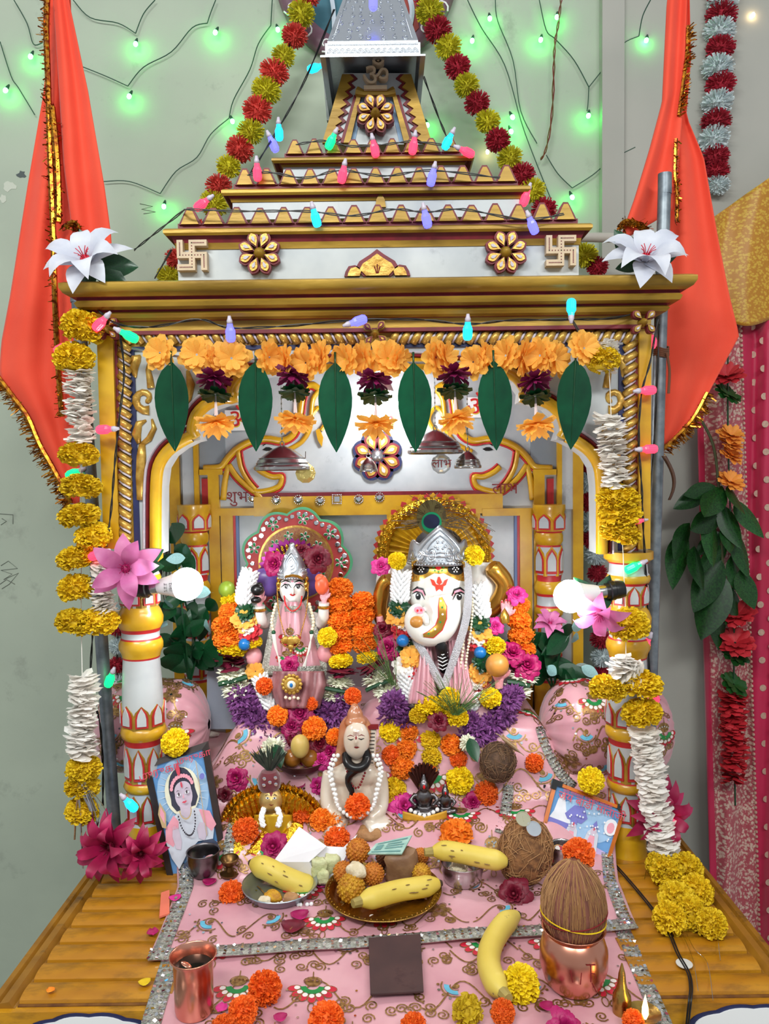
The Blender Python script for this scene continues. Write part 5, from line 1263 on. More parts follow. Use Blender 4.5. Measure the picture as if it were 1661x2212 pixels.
def cloth_flower(name, seed, mname, n=9, layers=3):
    random.seed(seed); mb = MB()
    for l in range(layers):
        for i in range(n):
            a = 2*PI*(i+.5*l)/n + rnd(-.1,.1); Rr = (1-.16*l)*rnd(.88,1.06); ca, sa = math.cos(a), math.sin(a); lf = .12+.22*l + rnd(-.1,.1)
            def fn(u, v, ca=ca, sa=sa, Rr=Rr, lf=lf, ph=rnd(0,6)):
                w = .36*(.25+.75*v**.7)*(1-.55*max(0,v-.78)/.22*abs(2*u-1)); x = .06+Rr*v; y = (u-.5)*2*w*Rr; z = lf*v - .12*v*v + .05*math.sin(6*u+ph)*v
                return (x*ca-y*sa, x*sa+y*ca, z)
            mb.grid(fn, 3, 4)
    return mb.mesh(name, mname, smooth=True, fix=False)
CF = [cloth_flower('cloth_flower', s, 'fabric_orange') for s in (1,2)]; CFM = cloth_flower('magenta_flower', 3, 'fabric_magenta', 7, 3); CAL = cloth_flower('calyx', 4, 'leaf_dark', 9, 2)
random.seed(51)
for (x, y, r, sd) in ((345,762,37,.2),(425,766,40,.1),(462,775,30,.9),(500,774,42,.2),(582,772,36,.7),(616,778,34,.9),(660,784,38,.5),(692,772,38,.8),(745,776,36,.6),(786,776,40,.8),(838,774,42,.3),(862,776,32,.8),(942,772,40,.6),(962,770,36,.8),(1022,782,36,.6),(1046,770,34,.9),(1092,768,40,.8),(1130,772,40,.9),(1166,768,40,.7),(1200,776,40,.6),(1262,752,38,.3)):
    d = Vector((random.choice((-1,1))*sd, -1+sd*.5, rnd(-.3,.2))); put(random.choice(CF), 'cloth_flower', P(x, y, TY-.008), facing(d, rnd(0,6)), r*TY/FPX, tor)
LF = leaf_mesh('toran_leaf', .152, .029, 'leaf_toran', .06)
for (x, y, tl) in ((370,790,.0),(552,790,.02),(724,792,.0),(893,792,-.02),(1066,788,-.03),(1243,786,.05)):
    put(LF, 'leaf', P(x, y-8, TY-.012), Euler((rnd(-.06,.06), tl, rnd(-.12,.12))).to_matrix(), (1,1,1), tor)
for (x, y) in ((463,828),(634,822),(808,830),(980,818),(1154,832)):
    put(CFM, 'magenta_flower', P(x, y-14, TY-.004), facing(Vector((rnd(-.2,.2),-.35,-1)), rnd(0,6)), (.032,.032,.045), tor); put(CAL, 'calyx', P(x+2, y+24, TY-.004), facing(Vector((0,-.4,-1)), rnd(0,6)), (.028,.028,.03), tor)
    put(random.choice(CF), 'cloth_flower', P(x+4, y+82, TY-.004), facing(Vector((rnd(-.3,.3),-.3,-1)), rnd(0,6)), (.034,.034,.05), tor)
    MB().tube([P(x, y-60, TY), P(x, y, TY), P(x+3, y+30, TY), P(x+4, y+80, TY)], .0016, n=6).build('drop_cord', 'cord_grey', tor); MB().tube([P(x+3, y+40, TY), P(x+4, y+70, TY)], [.002,.0035], n=6).build('stem', mat('stem_pink', (226, 206, 206), .6), tor)
# ================================================================== LILIES AND LEAVES
LILW = lily_mesh('white_lily', 2, 'lotus_white', ((6,1.0,.26,.22),(6,.9,.25,.5)), 'emb_red'); LILP = lily_mesh('pink_lily', 3, 'lotus_pink', ((6,1.0,.24,.25),(5,.85,.22,.6)), 'rose'); LILM = lily_mesh('magenta_lotus', 4, 'lotus_magenta', ((8,1.0,.19,.2),(8,.86,.18,.5),(6,.62,.15,.85)), 'rose_dark')
GLF = leaf_mesh('green_leaf', 1.0, .28, 'leaf_dark', .3)
def bloom(me, nm, label, cat, x, y, Y, r, d, spin=0, leaves=(), group=None):
    c = P(x, y, Y); t = thing(nm, label, cat, c, group); k = r*Y/FPX; put(me, 'bloom', c, facing(Vector(d), spin), k, t)
    for (ax, az, ln) in leaves:
        v = Vector((ax, .35, az)).normalized(); put(GLF, 'leaf', c + Vector((0,.012,0)), frame_of(-v, Vector((0,-1,0))), k*ln, t)
    return t
random.seed(61)
bloom(LILW, 'white_lily', 'white artificial lily with dark leaves on the cornice by the long orange flag', 'flower', 186, 563, 1.33, 92, (-.05,-.8,.55), .3, ((1,-.05,1.1),(.9,-.5,.95),(-.3,.9,.9),(-.3,-.8,.8)), 'white lilies on the cornice')
bloom(LILW, 'white_lily', 'white artificial lily with dark leaves on the cornice by the steel pole', 'flower', 1393, 560, 1.33, 95, (.0,-.75,.65), .1, ((1,.3,1.0),(-.5,.7,1.0),(.6,.6,.9),(-.9,-.2,.6)), 'white lilies on the cornice')
bloom(LILP, 'pink_lily', 'pink artificial lily facing out beside the marked lit bulb', 'flower', 272, 1228, 1.318, 84, (.18,-.9,.1), .55, ((1,.0,.9),(.9,.45,1.0),(.3,-1,.9),(.75,-.7,.8)))
bloom(LILP, 'pink_lily', 'pink artificial lily drooping under the unmarked lit bulb', 'flower', 1300, 1322, 1.318, 70, (-.5,-.55,-.5), .2, ((-.55,.75,1.3),(.3,.8,1.2),(-.9,.6,.9)))
bloom(LILM, 'magenta_lotus', 'large magenta cloth lotus at the foot of the lily pillar', 'flower', 240, 1828, 1.315, 86, (-.15,-.9,.2), .2, ((.3,-.9,.9),(.6,-.6,.7)), 'magenta cloth lotuses')
bloom(LILM, 'magenta_lotus', 'smaller magenta cloth lotus between pillar foot and blue portrait frame', 'flower', 304, 1842, 1.31, 66, (.25,-.9,.1), .8, (), 'magenta cloth lotuses')
bloom(LILM, 'magenta_lotus', 'magenta cloth lotus behind the white petals at the pillar by the curtain', 'flower', 1420, 1752, 1.37, 84, (.15,-.9,.15), .5, ((.8,-.6,.9),), 'magenta cloth lotuses')
# artificial plants behind the pillars
def plant(label, base, Y, stems, pale, seed, nm='artificial_plant'):
    random.seed(seed); b = P(*base, Y); t = thing(nm, label, 'plant', b, 'artificial plants behind the pillars')
    for (x, y) in stems:
        e = P(x, y, Y+rnd(-.03,.03)); m_ = (b+e)/2 + Vector((rnd(-.02,.02), rnd(-.02,.02), .02)); path = smoothpath([b, m_, e], 5); MB().tube(path, .0022, n=5).build('stem', 'leaf_dark', t)
        for k in range(5):
            q = path[min(len(path)-1, 3+k*2)]; v = Vector((rnd(-1,1), rnd(-.8,.1), rnd(-.6,.7))).normalized(); put(GLF, 'leaf', q, frame_of(-v, Vector((0,-1,0))), rnd(.05,.085), t)
    for (x, y) in pale:
        v = Vector((rnd(-1,1), rnd(-.8,-.2), rnd(-.5,.5))); put(GLF, 'pale_leaf', P(x, y, Y-.045), frame_of(-v, Vector((0,-1,0))), rnd(.04,.055), t, ['leaf_pale','leaf_pale'])
plant('dark green artificial plant with pale blue leaves behind the lily pillar', (410,1480), 1.60, [(372,1130),(390,1200),(360,1290),(450,1310),(400,1300),(375,1380),(440,1400)], [(455,1280),(360,1312),(362,1350),(440,1352),(380,1260),(400,1205)], 71)
plant('dark green artificial plant with pale blue leaves behind the pillar by the curtain', (1195,1490), 1.60, [(1160,1380),(1230,1370),(1200,1400),(1170,1440),(1245,1440)], [(1262,1350),(1180,1440),(1256,1440),(1250,1380)], 72)
t = bloom(LILP, 'pink_rose', 'small lilac cloth rose beside the inner pillar near the unmarked bulb', 'flower', 1188, 1348, 1.58, 40, (0,-.6,.8), .2)
# dried fibres hanging behind the pillars
for i, (x0, lab) in enumerate(((1236, 'dark dry grass wisps hanging behind the inner pillar by the curtain'), (356, 'dark dry grass wisps hanging behind the inner pillar by the lily'))):
    random.seed(80+i); mb = MB()
    for k in range(34):
        x = x0+rnd(-14,14); y = rnd(1030,1180); mb.tube(pxpath([(x,y-60),(x+rnd(-8,8),y+20),(x+rnd(-14,14),y+rnd(80,150))], 1.84, 4), .0009, n=4)
    o = mb.build('dry_grass', mat('dry_dark', (46, 34, 28), .8), smooth=False, fix=False); tag(o, lab, 'dry grass', kind='stuff')
# leafy sprig with cloth flowers on the wall
sp_ = thing('mango_leaf_bunch', 'bunch of fresh green mango leaves hanging before the sari curtain', 'leaf bunch', P(1560, 1320, 1.86))
random.seed(91); GF = leaf_mesh('fresh_leaf', 1.0, .23, 'leaf_fresh', .25)
MB().tube(pxpath([(1510,900),(1540,960),(1552,1050),(1560,1200),(1566,1320)], 1.862), .0034, n=6).build('twig', mat('twig', (70, 74, 44), .7), sp_)
for (x0, y0, x1, y1, s) in ((1560,1050,1520,1120,.11),(1575,1048,1600,1110,.12),(1545,1050,1480,1070,.09),(1560,1110,1480,1150,.11),(1490,1130,1445,1220,.10),(1480,1150,1440,1290,.10),(1560,1150,1500,1200,.10),(1575,1130,1572,1190,.13),(1590,1080,1640,1160,.09),(1570,1180,1500,1240,.11),(1560,1210,1490,1330,.13),(1580,1200,1600,1300,.13),(1560,1240,1520,1370,.13),(1600,1230,1630,1330,.11),(1540,1120,1530,1230,.11),(1590,1150,1610,1250,.11),(1556,1300,1546,1400,.09),(1575,1310,1565,1350,.09),(1500,1180,1510,1270,.09),(1530,1060,1450,1100,.10),(1560,1090,1600,1200,.12),(1580,1270,1590,1340,.10)):
    a, b = P(x0, y0, 1.86), P(x1, y1, 1.86+rnd(-.07,.01)); v = b-a; put(GF, 'leaf', a, frame_of(-v, Vector((rnd(-.6,.6),-1,.2))), v.length*rnd(.85,1.15), sp_)
fs = thing('cloth_flower_string', 'hanging string of red, yellow and orange cloth flowers before the sari curtain', 'flower string', P(1590, 1740, 1.85))
MB().tube(pxpath([(1572,770),(1572,900),(1574,1010),(1585,1320),(1585,1500),(1588,1740)], 1.862), .0022, n=6).build('cord', 'leaf_dark', fs)
for (x, y, r, m) in ((1570,812,36,'red_cloth'),(1578,940,30,'yo_cloth'),(1578,962,28,'yo_cloth'),(1578,985,28,'yo_cloth'),(1578,1040,30,'yo_cloth'),(1590,1328,40,'red_cloth'),(1588,1388,42,'red_cloth')):
    mat('red_cloth', (196, 34, 46), .6, var=.25); mat('yo_cloth', (240, 190, 60), .6, rgb2=(240, 110, 60), vscale=40)
    put(CF[0], 'cloth_flower', P(x, y, 1.852), facing(Vector((rnd(-.4,.4),-.5,rnd(.4,.9))), rnd(0,6)), (r*.0011,)*3, fs, m)
for (x, y) in ((1572,852),(1588,1412),(1585,1478)): put(CAL, 'calyx', P(x, y, 1.852), facing(Vector((rnd(-.3,.3),-.5,.6)), rnd(0,6)), .036, fs, 'leaf_fresh')
petal_stack([P(1585,1500,1.852), P(1582,1560,1.852), P(1588,1620,1.852), P(1584,1690,1.852)], .034, .012, 'red_petals', 'red_cloth', fs, .4)
# ================================================================== BELLS AND PENDANTS
def bell(label, x, y, Y, w, h, ytop):
    c = P(x, y, Y); k = Y/FPX; r = w/2*k; hh = h*k; t = thing('hanging_bell', label, 'bell', c, 'hanging bells')
    mb = MB(); mb.lathe([(r*.96,-hh*.5),(r,-hh*.46),(r,-hh*.36),(r*.93,-hh*.3),(r*.88,-hh*.1),(r*.66,hh*.12),(r*.40,hh*.34),(r*.18,hh*.45),(r*.10,hh*.5),(0,hh*.52)], c, n=32, cap=False); b = mb.build('bell_body', 'steel', t, smooth=45, thick=.0015)
    mb = MB()
    for zz in (-.40, -.2, .0): mb.lathe([(r*(.99 if zz < -.3 else .93 if zz < -.1 else .83),hh*zz-.001),(r*(1.02 if zz < -.3 else .96 if zz < -.1 else .86),hh*zz),(r*(.99 if zz < -.3 else .93 if zz < -.1 else .83),hh*zz+.001)], c, n=32, cap=False)
    mb.build('engraved_ring', 'steel', b)
    mb = MB(); mb.tube([c+Vector((.004*math.cos(a*PI/6),0,hh*.5+.005+.005*math.sin(a*PI/6))) for a in range(13)], .0012, n=6); mb.build('loop', 'steel', t)
    mb = MB(); top = P(x, ytop, Y); n = int((top.z-c.z-hh*.5-.008)/.005)
    for i in range(max(2,n)): mb.bar(c + Vector((0,0,hh*.5+.010+.005*i)), (.0024 if i % 2 else .0010, .0010 if i % 2 else .0024, .0046))
    mb.build('chain', 'steel', t, smooth=False)['kind'] = 'stuff'
bell('wide silver bell hanging before the elephant on the goddess side', 610, 990, 1.55, 120, 52, 800)
bell('wide tilted silver bell hanging beside the pale green leaf', 940, 955, 1.55, 118, 50, 800)
bell('small dark silver bell hanging on a chain before the far elephant', 1010, 993, 1.56, 58, 36, 800)
bell('tiny silver bell hanging in front of the panel rosette', 796, 1004, 1.56, 38, 30, 900)
mat('crystal', (230, 236, 236), .06, trans=.7, spec=.8)
for i, (x, y, r, m, lab, yt) in enumerate(((953,1002,22,'crystal','faceted crystal pendant with red writing below the tilted bell',975),(660,1022,22,'gold_crystal','golden faceted crystal pendant beside the wide bell',1000))):
    mat('gold_crystal', (220, 200, 120), .1, metal=.6, bump=.6, bscale=120); c = P(x, y, 1.555); k = r*1.555/FPX; t = thing('crystal_pendant', lab, 'pendant', c)
    MB().lathe([(0,-k*.5),(k*.6,-k*.4),(k,0),(k*.6,k*.4),(0,k*.5)], c, n=10, rot=facing()).build('crystal_ball', m, t, smooth=False); MB().tube([c + Vector((0,0,k)), P(x, yt-25, 1.555)], .0008, n=5).build('hook', 'steel', t)
    if i == 0: text_mesh('लाभ', 'marking', c + Vector((0,-k*.52,0)), .024, UPRIGHT, 'dark_red', t, .0003)
# ================================================================== IDOLS
def union(mb, name, mname, parent, voxel=.0035, smooth=6):
    """one continuous body from overlapping masses"""
    me = mb.mesh('tmp', mname); o = bpy.data.objects.new('tmp', me); COL.objects.link(o)
    md = o.modifiers.new('r', 'REMESH'); md.mode = 'VOXEL'; md.voxel_size = voxel
    sm = o.modifiers.new('s', 'SMOOTH'); sm.iterations = smooth; sm.factor = .5
    dg = bpy.context.evaluated_depsgraph_get(); m2 = bpy.data.meshes.new_from_object(o.evaluated_get(dg)); bpy.data.objects.remove(o)
    m2.materials.clear(); m2.materials.append(MATS[mname]); m2.name = name
    m2.polygons.foreach_set('use_smooth', [True]*len(m2.polygons))
    bvh = BVHTree.FromPolygons([v.co.copy() for v in m2.vertices], [list(p.vertices) for p in m2.polygons])
    w0 = wloc(parent)
    for v in m2.vertices: v.co = v.co - w0
    q = bpy.data.objects.new(name, m2); COL.objects.link(q); q.parent = parent; return q, bvh
def hit(bvh, px, py, Y=1.5):
    d = ray(px, py).normalized(); l, n, i, dist = bvh.ray_cast(CPOS, d)
    return (l, n) if l is not None else (P(px, py, Y), Vector((0,-1,0)))
def decal(mb, bvh, poly, m=0, off=.0009, Y=1.5, edge=3.2):
    """paint that follows the surface"""
    bm = bmesh.new(); vs = [bm.verts.new((x, y, 0)) for x, y in poly]; bm.faces.new(vs); bmesh.ops.triangulate(bm, faces=bm.faces[:])
    for _ in range(5):
        long_ = [e for e in bm.edges if e.calc_length() > edge*1.6]
        if not long_ or len(bm.verts) > 500: break
        bmesh.ops.subdivide_edges(bm, edges=long_, cuts=1); bmesh.ops.triangulate(bm, faces=[f for f in bm.faces if len(f.verts) > 3])
    bm.verts.index_update(); o = len(mb.v)
    for v in bm.verts:
        l, n = hit(bvh, v.co.x, v.co.y, Y); mb.v.append(l - ray(v.co.x, v.co.y).normalized()*off)
    for f in bm.faces: mb.f.append([o+v.index for v in f.verts]); mb.m.append(m)
    bm.free()
def oval(cx, cy, rx, ry, rot=0, n=16):
    ca, sa = math.cos(rot), math.sin(rot); return [(cx + rx*math.cos(2*PI*i/n)*ca - ry*math.sin(2*PI*i/n)*sa, cy + rx*math.cos(2*PI*i/n)*sa + ry*math.sin(2*PI*i/n)*ca) for i in range(n)]
def stroke(pts, w):
    L_, R2 = [], []
    for i, (x, y) in enumerate(pts):
        a = pts[max(i-1,0)]; b = pts[min(i+1,len(pts)-1)]; tx, ty = b[0]-a[0], b[1]-a[1]; l = math.hypot(tx,ty) or 1; ww = w*(1 if 0 < i < len(pts)-1 else .35)
        L_.append((x-ty/l*ww, y+tx/l*ww)); R2.append((x+ty/l*ww, y-tx/l*ww))
    return L_ + R2[::-1]
PAINT = ['black', 'white', 'red', 'vermilion', 'skin_pink', 'gold_plain', 'emb_green', 'dark_red', 'pink_line']
def bead_string(pts, r, step, name, mname, parent, n=8, k=5):
    mb = MB(); path = smoothpath(pts, 8); acc = 0
    for i in range(len(path)-1):
        a, b = path[i], path[i+1]; s = (b-a).length
        while acc < s: mb.ell(a + (b-a)*(acc/s), r, n=n, k=k); acc += step
        acc -= s
    o = mb.build(name, mname, parent, smooth=True, fix=False); o['kind'] = 'stuff'; return o
def hand_mesh(name, mname='skin_pink'):
    """open palm, fingers up (local +z), palm faces -y; about 1 unit tall"""
    mb = MB(); mb.ell((0,0,.25), (.24,.11,.28), n=14, k=10)
    for (x, l, sp) in ((-.18,.40,-.10),(-.06,.48,-.03),(.06,.46,.03),(.18,.38,.10)):
        mb.tube([(x,0,.38),(x+sp*.4,-.02,.38+l*.5),(x+sp*.7,-.06,.38+l*.85),(x+sp*.8,-.10,.38+l)], [.075,.070,.062,.040], n=8)
    mb.tube([(.16,-.02,.18),(.30,-.08,.30),(.36,-.14,.46)], [.085,.075,.045], n=8); mb.tube([(0,.02,-.25),(0,0,.12)], [.14,.16], n=10)
    me = mb.mesh('tmp', mname); o = bpy.data.objects.new('tmp', me); COL.objects.link(o); md = o.modifiers.new('r','REMESH'); md.mode = 'VOXEL'; md.voxel_size = .022; sm = o.modifiers.new('s','SMOOTH'); sm.iterations = 2
    dg = bpy.context.evaluated_depsgraph_get(); m2 = bpy.data.meshes.new_from_object(o.evaluated_get(dg)); bpy.data.objects.remove(o); m2.materials.clear(); m2.materials.append(MATS[mname]); m2.name = name
    m2.polygons.foreach_set('use_smooth', [True]*len(m2.polygons)); return m2
HAND = hand_mesh('hand')
def nails(mb, o_loc, F, s):
    for (x, z) in ((-.26,.74),(-.085,.83),(.085,.81),(.26,.73)): mb.ell(o_loc + F @ (Vector((x,-.17,z))*s), (.04*s,.03*s,.05*s), n=6, k=4)
# ------------------------------------------------------------------ elephant-headed idol
GY = 1.585; kG = GY/FPX
gi = thing('ganesha_idol', 'white marble elephant-headed deity idol with silver crown and painted face', 'idol', P(945, 1600, GY))
mb = MB(); mb.ell(P(945, 1470, GY+.01), (.098,.070,.085), n=20, k=12); mb.ell(P(945, 1540, GY-.01), (.150,.10,.055), n=20, k=12); mb.ell(P(945,1400,GY+.02), (.085,.055,.06), n=16, k=10)
for sx in (-1, 1): mb.ell(P(945+sx*100, 1545, GY-.05), (.065,.05,.042), n=14, k=8)
body, _ = union(mb, 'draped_body', 'pink_satin', gi, .005, 6)
mb = MB(); mb.ell(P(947,1255,GY-.02), (.060,.052,.066), n=24, k=16); mb.ell(P(948,1300,GY-.035), (.054,.046,.05), n=20, k=12); mb.ell(P(908,1292,GY-.04), (.022,.026,.03), n=12, k=8); mb.ell(P(990,1292,GY-.04), (.022,.026,.03), n=12, k=8)
tr = [(953,1300,GY-.05,48),(957,1330,GY-.065,41),(948,1358,GY-.075,33),(925,1370,GY-.08,28),(903,1360,GY-.082,24),(892,1340,GY-.082,20),(898,1322,GY-.085,17),(910,1316,GY-.09,15)]
pth = smoothpath([P(x,y,Y) for x,y,Y,r in tr], 4); rr = []
for i in range(len(tr)-1):
    for k in range(4): rr.append((tr[i][3]+(tr[i+1][3]-tr[i][3])*k/4)*kG*.95)
rr.append(tr[-1][3]*kG); mb.tube(pth, rr, n=18)
head, gb = union(mb, 'elephant_head', 'porcelain', gi, .0032, 5)
for sx, x0 in ((-1, 858), (1, 1042)):
    mb = MB(); mb.grid(lambda u, v, sx=sx, x0=x0: P(x0 + sx*(-34+74*u)*(.6+.5*math.sin(PI*min(1,v+.1))), 1215+110*v, GY+.02-.02*math.sin(PI*u)), 10, 12); mb.build('ear', 'porcelain', gi, smooth=True, thick=.006)
pm = MB()
decal(pm, gb, [(889,1213),(905,1209),(925,1212),(940,1216),(948,1214),(956,1216),(972,1210),(990,1209),(1004,1214),(1005,1256),(990,1254),(972,1245),(958,1238),(948,1240),(938,1238),(925,1245),(908,1254),(890,1257)], 5)
for (x, y, rx) in ((909,1231,18),(984,1231,17)):
    decal(pm, gb, oval(x, y, rx, 11, -.15 if x < 945 else .15), 0, .0018)
    for (dx, dy) in ((0,0),(-6,-2),(6,-2),(-3,-5),(3,-5),(-3,4),(3,4)): decal(pm, gb, oval(x+dx, y+dy, 1.7, 1.7, n=6), 1, .0026)
decal(pm, gb, oval(947,1226,5.5,5.5), 2, .0022)
for i in range(8): a = 2*PI*i/8; decal(pm, gb, oval(947+11*math.cos(a), 1226+9*math.sin(a), 2, 2, n=6), 6, .0022)
for pl in ([(946,1246),(943,1258),(949,1264),(955,1258),(950,1246)], [(929,1250),(934,1264),(944,1269),(949,1264),(942,1262),(938,1254)], [(968,1250),(963,1264),(954,1269),(949,1264),(956,1262),(960,1254)], [(940,1268),(949,1264),(958,1268),(956,1278),(949,1272),(942,1278)]): decal(pm, gb, pl, 3, .0012)
for (x, y, s) in ((904,1288,1),(991,1289,-1)):
    decal(pm, gb, [(x-13*s,y-4),(x-5*s,y-8),(x+6*s,y-6),(x+12*s,y+7),(x+3*s,y+6),(x-7*s,y+4)], 1, .0012); decal(pm, gb, oval(x-1*s, y, 6, 7.5), 0, .0020); decal(pm, gb, oval(x-2*s, y-2.5, 1.8, 1.8, n=6), 1, .0028)
    decal(pm, gb, stroke([(x-14*s,y-5),(x-5*s,y-10),(x+6*s,y-7),(x+13*s,y+7)], 1.6), 0, .0024); decal(pm, gb, stroke([(x-14*s,y-12),(x-3*s,y-19),(x+9*s,y-15),(x+15*s,y-2)], 2.4), 0, .0014); decal(pm, gb, stroke([(x-12*s,y-9),(x-3*s,y-14),(x+8*s,y-11),(x+13*s,y-1)], 2.4), 8, .0014)
st = [(952,1290),(956,1310),(956,1335),(948,1356),(932,1370),(914,1373)]
decal(pm, gb, stroke(st, 10), 2, .0010); decal(pm, gb, stroke(st, 8), 5, .0018)
for i, (x, y) in enumerate(((952,1298),(955,1312),(956,1327),(951,1344),(940,1359),(926,1369))): decal(pm, gb, oval(x, y, 2.4, 2.4, n=7), 6 if i % 2 else 1, .0026)
decal(pm, gb, oval(906,1318,12,8,.2), 8, .0012); decal(pm, gb, oval(902,1319,2.6,3,n=7), 2, .0022); decal(pm, gb, oval(910,1318,2.6,3,n=7), 2, .0022)
pm.build('painted_features', PAINT, head, smooth=True, fix=False)
MB().ell(P(899,1343,GY-.094), .0135, n=14, k=10).build('laddu_in_trunk', mat('laddu_in', (206, 140, 60), .4, var=.2), gi)
MB().tube([P(915,1332,GY-.075), P(918,1340,GY-.09), P(922,1348,GY-.10)], [.011,.009,.004], n=10).build('tusk', 'porcelain', gi)
# silver crown
def crown_band(y0, y1, cx, rx, ry, Y, prof, parent, nm='crown', mname='silver'):
    mb = MB()
    def fn(u, v):
        a = PI*(1.06-1.12*u); h = prof(u); return P(cx, y1, Y) + Vector((rx*math.cos(a)*(1-.1*v), -ry*math.sin(a)*(1-.25*v), (y1-y0)*kG*h*v))
    mb.grid(fn, 40, 8); return mb.build(nm, mname, parent, smooth=True, thick=.003), fn
def gprof(u):
    x = abs(2*u-1); return .52 + .48*max(0, 1-x/.42)**.9 + .10*math.exp(-((x-.62)/.12)**2) - .14*max(0, x-.75)/.25
cr, cf = crown_band(1130, 1216, 947, .064, .062, GY-.012, gprof, gi)
mb = MB(); c0 = P(947,1186,GY-.078)
def on_crown(u, v): q = cf(u, v); return q + Vector((0,-.0035,0))
for i in range(32): mb.ell(on_crown((i+.5)/32, .06), .0022, n=6, k=4)
for i in range(32): mb.ell(on_crown((i+.5)/32, .16), .0014, n=6, k=4)
mb.tube([on_crown(.5+.20*math.sin(t)*(1-.25*math.cos(t)), .56-.32*math.cos(t)) for t in [2*PI*i/24 for i in range(25)]], .0016, n=6); mb.tube([on_crown(.5+.13*math.sin(t), .54-.20*math.cos(t)) for t in [2*PI*i/20 for i in range(21)]], .0012, n=6)
for sx in (-1,1):
    for (u, v, r) in ((.30,.42,.05),(.18,.36,.045),(.08,.32,.04)):
        for q in (1,.55): mb.tube([on_crown(.5+sx*(u+.005)+r*q*math.cos(t), v+.2*q*math.sin(t)) for t in [2*PI*i/14 for i in range(15)]], .0011, n=5)
for i in range(6): a = 2*PI*i/6; mb.ell(on_crown(.5+.05*math.cos(a), .54+.09*math.sin(a)), .0028, n=8, k=5)
mb.build('crown_relief', 'silver', cr)['kind'] = 'stuff'
MB().ell(P(947,1190,GY+.0), (.054,.045,.05), n=16, k=10).build('crown_lining', 'soft_black', gi)
# peacock feather
pf_ = MB(); c = P(932,1124,GY-.03); random.seed(12)
for (rx, rz, m, dy, dz) in ((.030,.036,0,0,.006),(.0205,.021,1,-.001,-.004),(.0165,.0145,2,-.002,-.002)): pf_.prism([c + Vector((rx*math.cos(2*PI*i/24), dy, dz+rz*math.sin(2*PI*i/24))) for i in range(24)], (0,.001,0), m=m)
for i in range(90):
    a = rnd(-.2, PI+.2); r0, r1 = .018, rnd(.04,.085); pf_.tube([c + Vector((r0*math.cos(a), .002, r0*math.sin(a)-.004)), c + Vector((r1*.6*math.cos(a+.1), rnd(-.004,.004), r1*.6*math.sin(a+.1)-.004)), c + Vector((r1*math.cos(a+rnd(-.3,.3)), rnd(-.006,.006), r1*math.sin(a)*.8-.01))], .0006, n=3, m=3)
for i in range(26):
    a = rnd(-.9,.3); r1 = rnd(.06,.14); pf_.tube([c + Vector((.01,.002,-.01)), c + Vector((r1*.6*math.cos(a), 0, r1*.6*math.sin(a))), c + Vector((r1*math.cos(a-.3), .003, r1*math.sin(a-.3)))], .0006, n=3, m=3)
tag(pf_.build('peacock_feather', [mat('feather_bronze', (104, 92, 48), .4, metal=.3, var=.3), mat('feather_green', (6, 140, 90), .35, metal=.3), mat('feather_blue', (16, 24, 56), .3), mat('barb', (74, 56, 30), .6)], smooth=False), 'peacock feather standing above the silver crown of the elephant-headed idol', 'feather')
# arms, hands
for (pts, hx, hy, nm) in (([(860,1350,GY+.01,20),(822,1330,GY-.0,17),(826,1270,GY-.01,16),(842,1248,GY-.02,14)], 848, 1252, 'a'), ([(1040,1330,GY+.01,20),(1078,1300,GY-.0,21),(1090,1260,GY-.01,20),(1060,1222,GY-.02,15)], 1052, 1226, 'b')):
    mb = MB(); mb.tube(smoothpath([P(x,y,Y) for x,y,Y,r in pts], 5), [ (pts[min(3,i//5)][3])*kG for i in range(16)], n=12); mb.build('raised_arm', 'gold_plain', gi)
for (x, y, Y, d, s) in ((822,1345,GY-.02,(.15,0,-1),.052),(1092,1334,GY-.03,(.1,-.1,1),.046),(1078,1472,GY-.09,(0,-.1,1),.056)):
    F = frame_of(Vector(d), Vector((0,1,0))) @ Matrix.Rotation(PI, 3, 'Z'); F = frame_of(Vector(d), Vector((0,1,0)))
    X = Vector(d).normalized(); yv = Vector((0,1,0)); xv = yv.cross(X).normalized(); yv = X.cross(xv); F = Matrix((xv, yv, X)).transposed()
    o = put(HAND, 'hand', P(x, y, Y), F, s, gi); nb = MB(); nails(nb, P(x,y,Y), F, s); nb.build('painted_nails', 'red', gi)['kind'] = 'stuff'
MB().ell(P(1074,1437,GY-.105), .023, n=16, k=10).build('laddu_in_hand', 'laddu_in', gi); MB().lathe([(.0105,-.012),(.011,-.006),(.009,.004),(.004,.012),(0,.018)], P(1090,1332,GY-.055), n=12).build('held_bud', 'gold_plain', gi)
# snake round the neck
mb = MB(); pts = [(955,1384,GY-.075,9),(953,1394,GY-.088,13),(955,1408,GY-.085,12),(958,1428,GY-.08,10),(960,1452,GY-.075,7)]
mb.tube(smoothpath([P(x,y,Y) for x,y,Y,r in pts],4), [pts[min(4,i//4)][3]*kG for i in range(17)], n=12); sk = mb.build('snake', 'black', gi)
mb = MB()
for i, y in enumerate((1404,1412,1420,1428,1436,1444)): mb.tube([P(946,y-2,GY-.088), P(956,y+3,GY-.098), P(967,y-3,GY-.088)], .0011, n=5)
mb.build('snake_stripes', 'white', sk)['kind'] = 'stuff'
